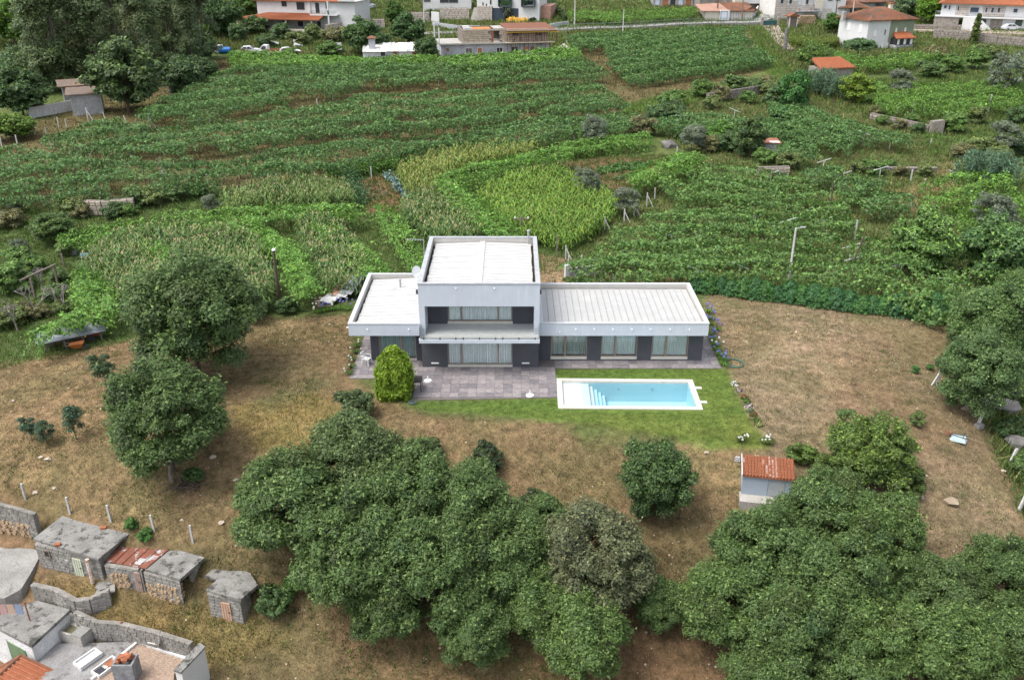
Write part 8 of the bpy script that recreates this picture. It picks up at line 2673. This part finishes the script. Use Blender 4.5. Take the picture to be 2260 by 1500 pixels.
def tplace(px, py):
    L_ = [(1903, 325, 'left of its twin in the dry terraces'), (1929, 311, 'highest in the dry terraces, near the stone pier'), (1962, 331, 'at the right of the dry terraces'), (1815, 380, 'beside the lone green vine'), (1940, 395, 'on the broken stone bank'), (1797, 400, 'just below the lone green vine'), (1860, 402, 'by the low ragged vine'), (1735, 512, 'left one on the lamp pole row'), (1815, 510, 'right one on the lamp pole row'), (1665, 502, 'far left of the lamp pole row'), (1875, 572, 'at the foot of the leaning dark post'), (1985, 612, 'with a long bar, below the round dark tree'), (1535, 622, 'just behind the right wing roof corner'), (1630, 614, 'above the house end of the conifer hedge'), (2085, 652, 'in the low vine roof by the oaks'), (1545, 535, 'in the middle left of the right vineyard'), (1880, 596, 'behind the right end of the conifer hedge'), (1490, 540, 'near the left ends of the right vine rows'), (1500, 276, 'with a level bar under the stone terrace wall'), (1620, 262, 'by the vine row under the stone wall'), (1820, 310, 'above the white block hut'), (1700, 405, 'below the white block hut'), (2103, 404, 'alone beside the bed of giant cane')]
    return min(L_, key=lambda l: (l[0]-px)**2+(l[1]-py)**2)[2]
for px, py, hp, br in ((1903, 325, 26, 1), (1929, 311, 20, 1), (1962, 331, 20, 1), (1815, 380, 20, -1), (1940, 395, 18, -1), (1797, 400, 16, -1), (1860, 402, 14, -1), (1735, 512, 20, -1), (1815, 510, 20, -1), (1665, 502, 20, -1), (1875, 572, 24, -1), (1985, 612, 24, -1), (1535, 622, 22, 1), (1630, 614, 22, 1), (2085, 652, 26, 1), (1545, 535, 20, -1), (1880, 596, 20, -1), (1490, 540, 20, -1), (1500, 276, 16, 0), (1620, 262, 14, 1), (1820, 310, 20, 0), (1700, 405, 18, -1), (2103, 404, 18, 1)):
    g = hit(px, py)
    h_ = hp/ppm(np.array(g))+.3
    t = thing('t_post', 'metal T shaped trellis post '+tplace(px, py), 'post', g, 0, 'T posts of the right vineyard')
    MB().bar((0, 0, -.3), (0, 0, h_), .07).build('post', M_POST, t)
    MB().bar((-.75, .1, h_+.28*br), (.75, -.1, h_-.28*br), .06).build('crossbar', mat('pale_galvanised_bar', (.52, .56, .56), .6, var=.1), t)

# fence and odds at the right edge
g = hit(2156, 938)
MB().bar((0, 0, -.3), (.35, .1, 1.35), .14).build('leaning_post', M_POST, None, tuple(g), 'leaning white concrete post under the bright round oak', 'post')
g = hit(2160, 943)
MB().cbox((0, 0, .1), (.5, .35, .3), .4).build('footing_stone', M_PALESLAB, None, tuple(g), 'pale square stone at the foot of the leaning post', 'stone')
for px, py, hp in ((2226, 1022, 1.0), (2246, 1126, 1.3)):
    g = hit(px, py)
    MB().bar((0, 0, -.3), (.3, .05, hp), .13).build('fence_post', M_POST, None, tuple(g), 'leaning concrete fence post along the right edge', 'fence post', 'leaning fence posts at the right edge')
t = thing('overturned_wheelbarrow', 'overturned wheelbarrow with a pale blue tray on the right slope', 'wheelbarrow', hit(2114, 972), R(-35))
t.scale = (.78, .78, .78)
b = MB()
b.add([(-.45, -.3, .3), (.45, -.22, .42), (.45, .22, .42), (-.45, .3, .3), (-.6, -.4, .02), (.6, -.33, .08), (.6, .33, .08), (-.6, .4, .02)], [(0, 1, 2, 3), (0, 4, 5, 1), (1, 5, 6, 2), (2, 6, 7, 3), (3, 7, 4, 0)])
b.build('tray', mat('pale_blue_metal', (.42, .53, .56), .5, var=.15), t)
MB().cone((-.75, -.04, .42), (-.75, .04, .42), .2, .2, 14).build('wheel', R_RUST, t)
for s_ in (-1, 1):
    MB().bar((-.75, s_*.06, .42), (.85, s_*.3, .5), .045).build('handle', M_DARK, t)
    MB().bar((.3, s_*.25, .45), (.38, s_*.28, .75), .04).build('leg', M_DARK, t)
def rock(px, py, r, m, label, group=None):
    g_ = hit(px, py)
    d_ = sphere_dirs(26)
    s_ = r*rng.uniform(.75, 1.1, (26, 1))
    import bmesh
    bm_ = bmesh.new()
    for p_ in d_*s_*np.array([1.1, .85, .65]):
        bm_.verts.new(p_)
    bmesh.ops.convex_hull(bm_, input=bm_.verts)
    me_ = bpy.data.meshes.new('rock')
    bm_.to_mesh(me_)
    bm_.free()
    me_.materials.append(m)
    o_ = link_mesh('rock', me_, None, (g_.x, g_.y, g_.z+r*.3))
    tag(o_, label, 'rock', group)
rock(2100, 1112, .42, mat('sandy_boulder', (.24, .185, .13), .95, c2=(.31, .25, .18), scale=2.5, var=.3), 'large sandy boulder half buried in the right slope')
rock(2130, 905, .3, mat('sandy_boulder', None), 'flat pale stone on the right yard')
M_PST = mat('pale_field_pebble', (.46, .39, .31), .95, c2=(.36, .3, .24), scale=4, var=.25)
for px, py in ((2045, 1050), (2035, 1100), (2215, 1040), (120, 1078), (78, 1088), (402, 1148), (490, 1155), (520, 1060), (470, 1010), (30, 885), (90, 1010), (105, 1015), (1670, 1010), (1560, 1000), (1480, 1010)):
    rock(px, py, rnd.uniform(.10, .22), M_PST, 'small pale stone lying on the dry slope', 'pale stones on the dry slopes')
rock(1475, 325, 1.0, mat('grey_outcrop', (.17, .16, .15), .95, c2=(.11, .105, .10), scale=1.5, var=.3), 'bare grey rock outcrop in the bank between the olives')
rock(2215, 905, 1.0, mat('grey_outcrop', None), 'grey rock outcrop beyond the fence, under the bright round oak')
rock(2240, 985, .8, mat('grey_outcrop', None), 'grey rock outcrop lower down beyond the fence')

# left side: lean-to, trellis frame, barrow, dead tree
f = Fr((104, 776), (230, 748))
t = f.thing('tin_lean_to', 'long low lean-to with a bent tin roof below the bright vine arm', 'shed')
MB().add([(-.6, -.5, .85), (f.w+.2, -.5, .95), (f.w+.2, 1.5, 1.2), (-.6, 1.5, 1.1), (-.6, -.5, .81), (f.w+.2, -.5, .91), (f.w+.2, 1.5, 1.16), (-.6, 1.5, 1.06)],
         [(0, 1, 2, 3), (4, 7, 6, 5), (0, 4, 5, 1), (1, 5, 6, 2), (3, 7, 4, 0)]).build('roof', mat('blue_grey_tin', (.11, .125, .15), .6, c2=(.19, .21, .235), scale=1.5, var=.25), t)
for i in range(4):
    x_ = .1+i*(f.w-.2)/3
    MB().bar((x_, -.2, -.3), (x_-.12, -.2, .88), .12).build('post', M_WOOD, t)
MB().box(0, f.w, 1.3, 1.4, -.4, 1.05).build('back_wall', M_WOOD, t)
t = thing('red_trailer', 'rusty red farm trailer under the right end of the tin lean-to', 'trailer', f.A+f.ux*(f.w*.78)+f.uy*.5, f.rz)
b = MB()
ring(b, -.8, .8, -.4, .4, .45, .85, .05)
b.box(-.75, .75, -.35, .35, .45, .5)
b.build('bed', mat('red_oxide_paint', (.28, .07, .04), .8, var=.25), t)
for s_ in (-1, 1):
    MB().cone((0, s_*.42, .28), (0, s_*.5, .28), .28, .28, 12).build('wheel', M_DARK, t)
t = thing('orange_wheelbarrow', 'orange wheelbarrow tipped on the grass before the tin lean-to', 'wheelbarrow', hit(172, 773), R(15))
b = MB().add([(-.5, -.28, .55), (.5, -.32, .62), (.5, .32, .62), (-.5, .28, .55), (-.25, -.18, .25), (.3, -.2, .25), (.3, .2, .25), (-.25, .18, .25)], [(4, 5, 6, 7), (0, 4, 7, 3), (0, 1, 5, 4), (1, 2, 6, 5), (2, 3, 7, 6), (3, 2, 1, 0)])
b.build('tray', mat('orange_barrow_paint', (.36, .11, .025), .5, var=.15), t)
MB().cone((.62, -.04, .2), (.62, .04, .2), .2, .2, 12).build('wheel', M_DARK, t)
for s_ in (-1, 1):
    MB().bar((.6, s_*.06, .2), (-.9, s_*.26, .62), .04).build('handle', M_WOOD, t)
    MB().bar((-.3, s_*.2, .3), (-.35, s_*.24, 0), .035).build('leg', M_DARK, t)
t = thing('bare_trellis_frame', 'bare wooden trellis of two posts and a crossbeam at the left', 'trellis', hit(78, 660))
g1 = hit(129, 632)-hit(78, 660)
MB().bar((0, 0, -.3), (0, 0, 1.9), .14).build('post', M_WOOD, t)
MB().bar(g1-Vector((0, 0, .3)), g1+Vector((0, 0, 2.0)), .16).build('post', M_WOOD, t)
MB().bar((-.7, -.4, 1.85), g1+Vector((.2, .1, 2.05)), .12).build('crossbeam', M_WOOD, t)
def bare_tree(px, py, h_, label):
    g_ = hit(px, py)
    t_ = thing('bare_tree', label, 'tree', g_)
    b_ = MB()
    def grow(p_, d_, l_, r_, n_):
        q_ = p_+d_*l_
        b_.cone(p_, q_, r_, r_*.65, 5)
        if n_ == 0:
            return
        for _ in range(3):
            grow(q_, (d_+Vector((rnd.uniform(-.8, .8), rnd.uniform(-.8, .8), rnd.uniform(-.15, .35)))).normalized(), l_*.72, r_*.62, n_-1)
    grow(Vector((0, 0, -.2)), Vector((rnd.uniform(-.15, .15), 0, 1)).normalized(), h_*.34, .09, 4)
    b_.build('branches', mat('lichen_grey_bark', (.22, .20, .18), .95, var=.25), t_)
for px, py, h_, lb in ((78, 705, 3.4, 'bare grey fruit tree left of the bright vine arm'), (147, 690, 2.8, 'small half dead tree against the bright vine arm'), (40, 730, 2.6, 'bare grey tree nearest the left edge'), (95, 640, 2.4, 'twiggy bare tree behind the wooden trellis')):
    bare_tree(px, py, h_, lb)
g = hit(160, 560)
MB().cbox((0, 0, .3), (.9, .6, .7), .2).build('white_crate', M_PALESLAB, None, tuple(g), 'pale crate at the edge of the left maize under the vine arch', 'crate')
g = hit(187, 567)
MB().cbox((0, 0, .15), (.7, .4, .3), .2, .2).build('feed_sack', mat('blue_white_sack', (.5, .62, .72), .6, c2=(.1, .35, .6), scale=2, var=.2), None, tuple(g), 'blue and white sack dropped at the edge of the left maize', 'sack')
# fallen trunk and brush under the lower large oak
g = hit(415, 1078)
t = thing('brush_heap', 'dark heap of dead branches under the lower large oak', 'brush heap', g)
b = MB()
for i in range(46):
    a = rnd.random()*2*PI
    p_ = Vector((rnd.uniform(-.9, .9), rnd.uniform(-.5, .5), rnd.uniform(0, .35)))
    b.cone(p_, p_+Vector((math.cos(a), math.sin(a), rnd.uniform(-.1, .3)))*rnd.uniform(.5, 1.2), .035, .015, 4)
b.build('dead_branches', M_BARK, t, kind='stuff')
g = hit(382, 1062)
MB().path([(0, 0, -.2), (-.1, 0, .5), (-.05, .1, 1.1)], .14, 7, .08).build('dead_stump', M_BARKP, None, tuple(g), 'pale broken stump under the lower large oak', 'stump')
# ladder, buckets near the bean hedge
# bamboo cane stands
def cane(px, py, n, h_, label):
    g_ = hit(px, py)
    t_ = thing('giant_cane', label, 'cane', g_)
    x_, y_ = rng.normal(0, 1.3, n), rng.normal(0, .9, n)
    b_ = MB()
    P_, N_ = [], []
    for i in range(n):
        hh = h_*rnd.uniform(.75, 1.1)
        dx, dy = rnd.uniform(-.4, .4), rnd.uniform(-.4, .4)
        b_.cone((x_[i], y_[i], -.1), (x_[i]+dx, y_[i]+dy, hh), .03, .012, 4)
        for k in range(34):
            u_ = rnd.uniform(.25, 1)
            P_.append((x_[i]+dx*u_+rnd.uniform(-.3, .3), y_[i]+dy*u_+rnd.uniform(-.3, .3), hh*u_))
    b_.build('canes', mat('cane_stem', (.16, .20, .09), .8, var=.2), t_, kind='stuff')
    P_ = np.array(P_)
    V_, F_, T_3 = cards(P_, rng.normal(0, 1, (len(P_), 3)), .7, .09, tint_var((.10, .165, .10), len(P_), .25, .08))
    link_mesh('leaves', np_mesh('leaves', V_, F_, M_BLADE, T_3, 3), t_)
cane(1805, 210, 40, 4.0, 'tall grey green giant cane left of the round yellow green tree')
cane(1835, 216, 26, 3.4, 'smaller giant cane patch beside the thin dark pole')
cane(2160, 400, 50, 3.2, 'wide bed of giant cane above the mid green vine mass')
cane(2205, 405, 40, 3.0, 'second bed of giant cane nearer the right edge')
bush(1745, 235, 40, 'vivid green leafy sapling clump below the grassy path', (.055, .15, .035), 1.2)
bush(1720, 270, 26, 'lower part of the vivid green leafy clump', (.055, .14, .035))
# clipped hedge of the garden by the gravel drive
hp = wpoly([(1738, 82), (1745, 98), (1775, 104), (1820, 104), (1850, 100), (1850, 90), (1815, 93), (1775, 91), (1755, 84)], .6)
Q = scatter(hp, 160)
P = np.c_[Q, gz(Q[:, 0], Q[:, 1])+1.5*rng.random(len(Q))**.4]
t = thing('clipped_garden_hedge', 'curved yellow green clipped hedge beside the gravel drive', 'hedge', (hp[:, 0].mean(), hp[:, 1].mean(), float(gz(*hp.mean(0)))))
V, F, T = cards(P-np.array(t.location), rng.normal(0, .6, (len(P), 3))+np.array([0, -.3, .6]), .34, .22, tint_var((.11, .15, .025), len(P), .3, .14))
link_mesh('foliage', np_mesh('foliage', V, F, M_LEAF, T, 3), t)
# small hedges top left
for pts, lb, c_ in (([(440, 62), (500, 58), (525, 62), (525, 68), (440, 70)], 'bright green clipped hedge left of the veranda', (.08, .15, .025)), ([(1200, 2), (1214, 12), (1246, 44), (1252, 42), (1222, 8), (1210, -2)], 'dark clipped hedge climbing beside the modern white house', (.05, .085, .025))):
    hp = wpoly(pts, .5)
    Q = scatter(hp, 70)
    P = np.c_[Q, gz(Q[:, 0], Q[:, 1])+1.3*rng.random(len(Q))**.5]
    t = thing('clipped_hedge', lb, 'hedge', (hp[:, 0].mean(), hp[:, 1].mean(), float(gz(*hp.mean(0)))))
    V, F, T = cards(P-np.array(t.location), rng.normal(0, .6, (len(P), 3))+np.array([0, -.3, .6]), .45, .3, tint_var(c_, len(P), .3, .1))
    link_mesh('foliage', np_mesh('foliage', V, F, M_LEAF, T, 3), t)
# ------------------------------------------------------------------ grass, weeds and stones
not_pool = lambda x, y: ~((x > 2.7) & (x < 11.9) & (y > 46.6) & (y < 51.2)) & ~((x > -10.7) & (x < 2.9) & (y > 48.0) & (y < 63)) & ~((x > 1) & (x < 14) & (y > 52.3) & (y < 62))
STRAW = [(.20, .146, .088), (.16, .113, .064), (.28, .215, .14), (.11, .08, .046), (.10, .095, .042)]
inlawn = lambda x, y: sdist(x, y, ZP['lawn']) < .3
dry = lambda x, y: not_pool(x, y) & ~inlawn(x, y)
tufts('dry_grass', ZP['knoll'], 34, .085, .035, STRAW, 4, .10, dry)
tufts('dry_grass', ZP['slopes'], 30, .10, .035, STRAW, 4, .10)
tufts('dry_grass', ZP['pens'], 40, .15, .035, [(.3, .22, .09), (.22, .15, .06), (.12, .12, .04)], 5, .1)
tufts('dry_grass', ZP['ryard'], 34, .075, .035, STRAW+[(.40, .31, .20)], 4, .10, dry)
tufts('lawn_grass', ZP['lawn'], 90, .05, .022, [(.085, .145, .025), (.11, .165, .03), (.07, .125, .022), (.15, .16, .05)], 4, .06, not_pool)
GRN = [(.085, .145, .035), (.065, .12, .028), (.115, .155, .045), (.14, .14, .055)]
tufts('green_grass', ZP['field'], 14, .20, .055, GRN, 5, .18, lambda x, y: not_pool(x, y) & (y < 82))
tufts('green_grass', ZP['field'], 8, .26, .10, GRN, 5, .2, lambda x, y: not_pool(x, y) & (y >= 82) & (y < 110))
tufts('green_grass', ZP['rvine'], 6, .28, .11, GRN+[(.2, .16, .08)], 5, .25)
tufts('green_grass', ZP['rgreen'], 5, .34, .13, GRN, 5, .3)
tufts('green_grass', ZP['path'], 9, .30, .12, [(.11, .19, .045), (.10, .17, .04), (.15, .19, .06)], 5, .25)
tufts('rough_grass', ZP['town'], 2.2, .5, .2, GRN+[(.15, .14, .06)], 5, .4)
tufts('rough_grass', ZP['vine'], 2.5, .25, .12, [(.17, .12, .06), (.1, .1, .04)], 4, .3)
tufts('dry_grass', ZP['behind'], 10, .12, .05, STRAW, 4, .15, not_pool)
tufts('rough_weeds', ZP['edgeright'], 10, .45, .12, GRN, 6, .3)
# greener weeds dotted over the dry ground
def patchy(seed, th):
    return lambda x, y: dry(x, y) & (fbm(x, y, 4, seed) > th)
WEED = [(.085, .13, .035), (.06, .11, .028), (.14, .165, .045)]
tufts('green_weeds', ZP['knoll'], 10, .12, .05, WEED, 5, .12, patchy(81, .54))
tufts('green_weeds', ZP['ryard'], 7, .10, .05, WEED, 5, .12, patchy(82, .57))
tufts('green_weeds', ZP['slopes'], 9, .16, .06, WEED, 5, .15, patchy(83, .52))
tufts('yellow_weeds', ZP['yellow'], 14, .10, .045, [(.30, .27, .06), (.2, .2, .05)], 4, .12, dry)
# loose stones
def pebbles(name, poly, dens, r, cols, where=None):
    Q = scatter(poly, dens)
    if where is not None:
        Q = Q[where(Q[:, 0], Q[:, 1])]
    n = len(Q)
    rr = r*np.exp(rng.normal(0, .45, n))
    base = np.array([(1, 0, 0), (0, 1, 0), (-1, 0, 0), (0, -1, 0), (0, 0, .8)])
    P = (np.c_[Q, gz(Q[:, 0], Q[:, 1])])[:, None]+base[None]*rr[:, None, None]*rng.uniform(.6, 1.3, (n, 5, 1))
    F = np.array([(0, 1, 4), (1, 2, 4), (2, 3, 4), (3, 0, 4)])[None]+np.arange(n)[:, None, None]*5
    o = link_mesh(name, np_mesh(name, P.reshape(-1, 3), F.reshape(-1, 3), M_BLADE, np.repeat(tint_var(cols, n, .25, .06), 5, 0), 3))
    tag(o, kind='stuff')
pebbles('loose_stones', ZP['slopes'], 1.2, .045, (.40, .33, .25), lambda x, y: fbm(x, y, 5, 91) > .5)
pebbles('loose_stones', ZP['knoll'], 1.4, .04, (.42, .34, .25), lambda x, y: dry(x, y) & (fbm(x, y, 5, 92) > .5))
pebbles('loose_stones', ZP['ryard'], .6, .032, (.45, .38, .3), lambda x, y: dry(x, y) & (fbm(x, y, 5, 93) > .5))
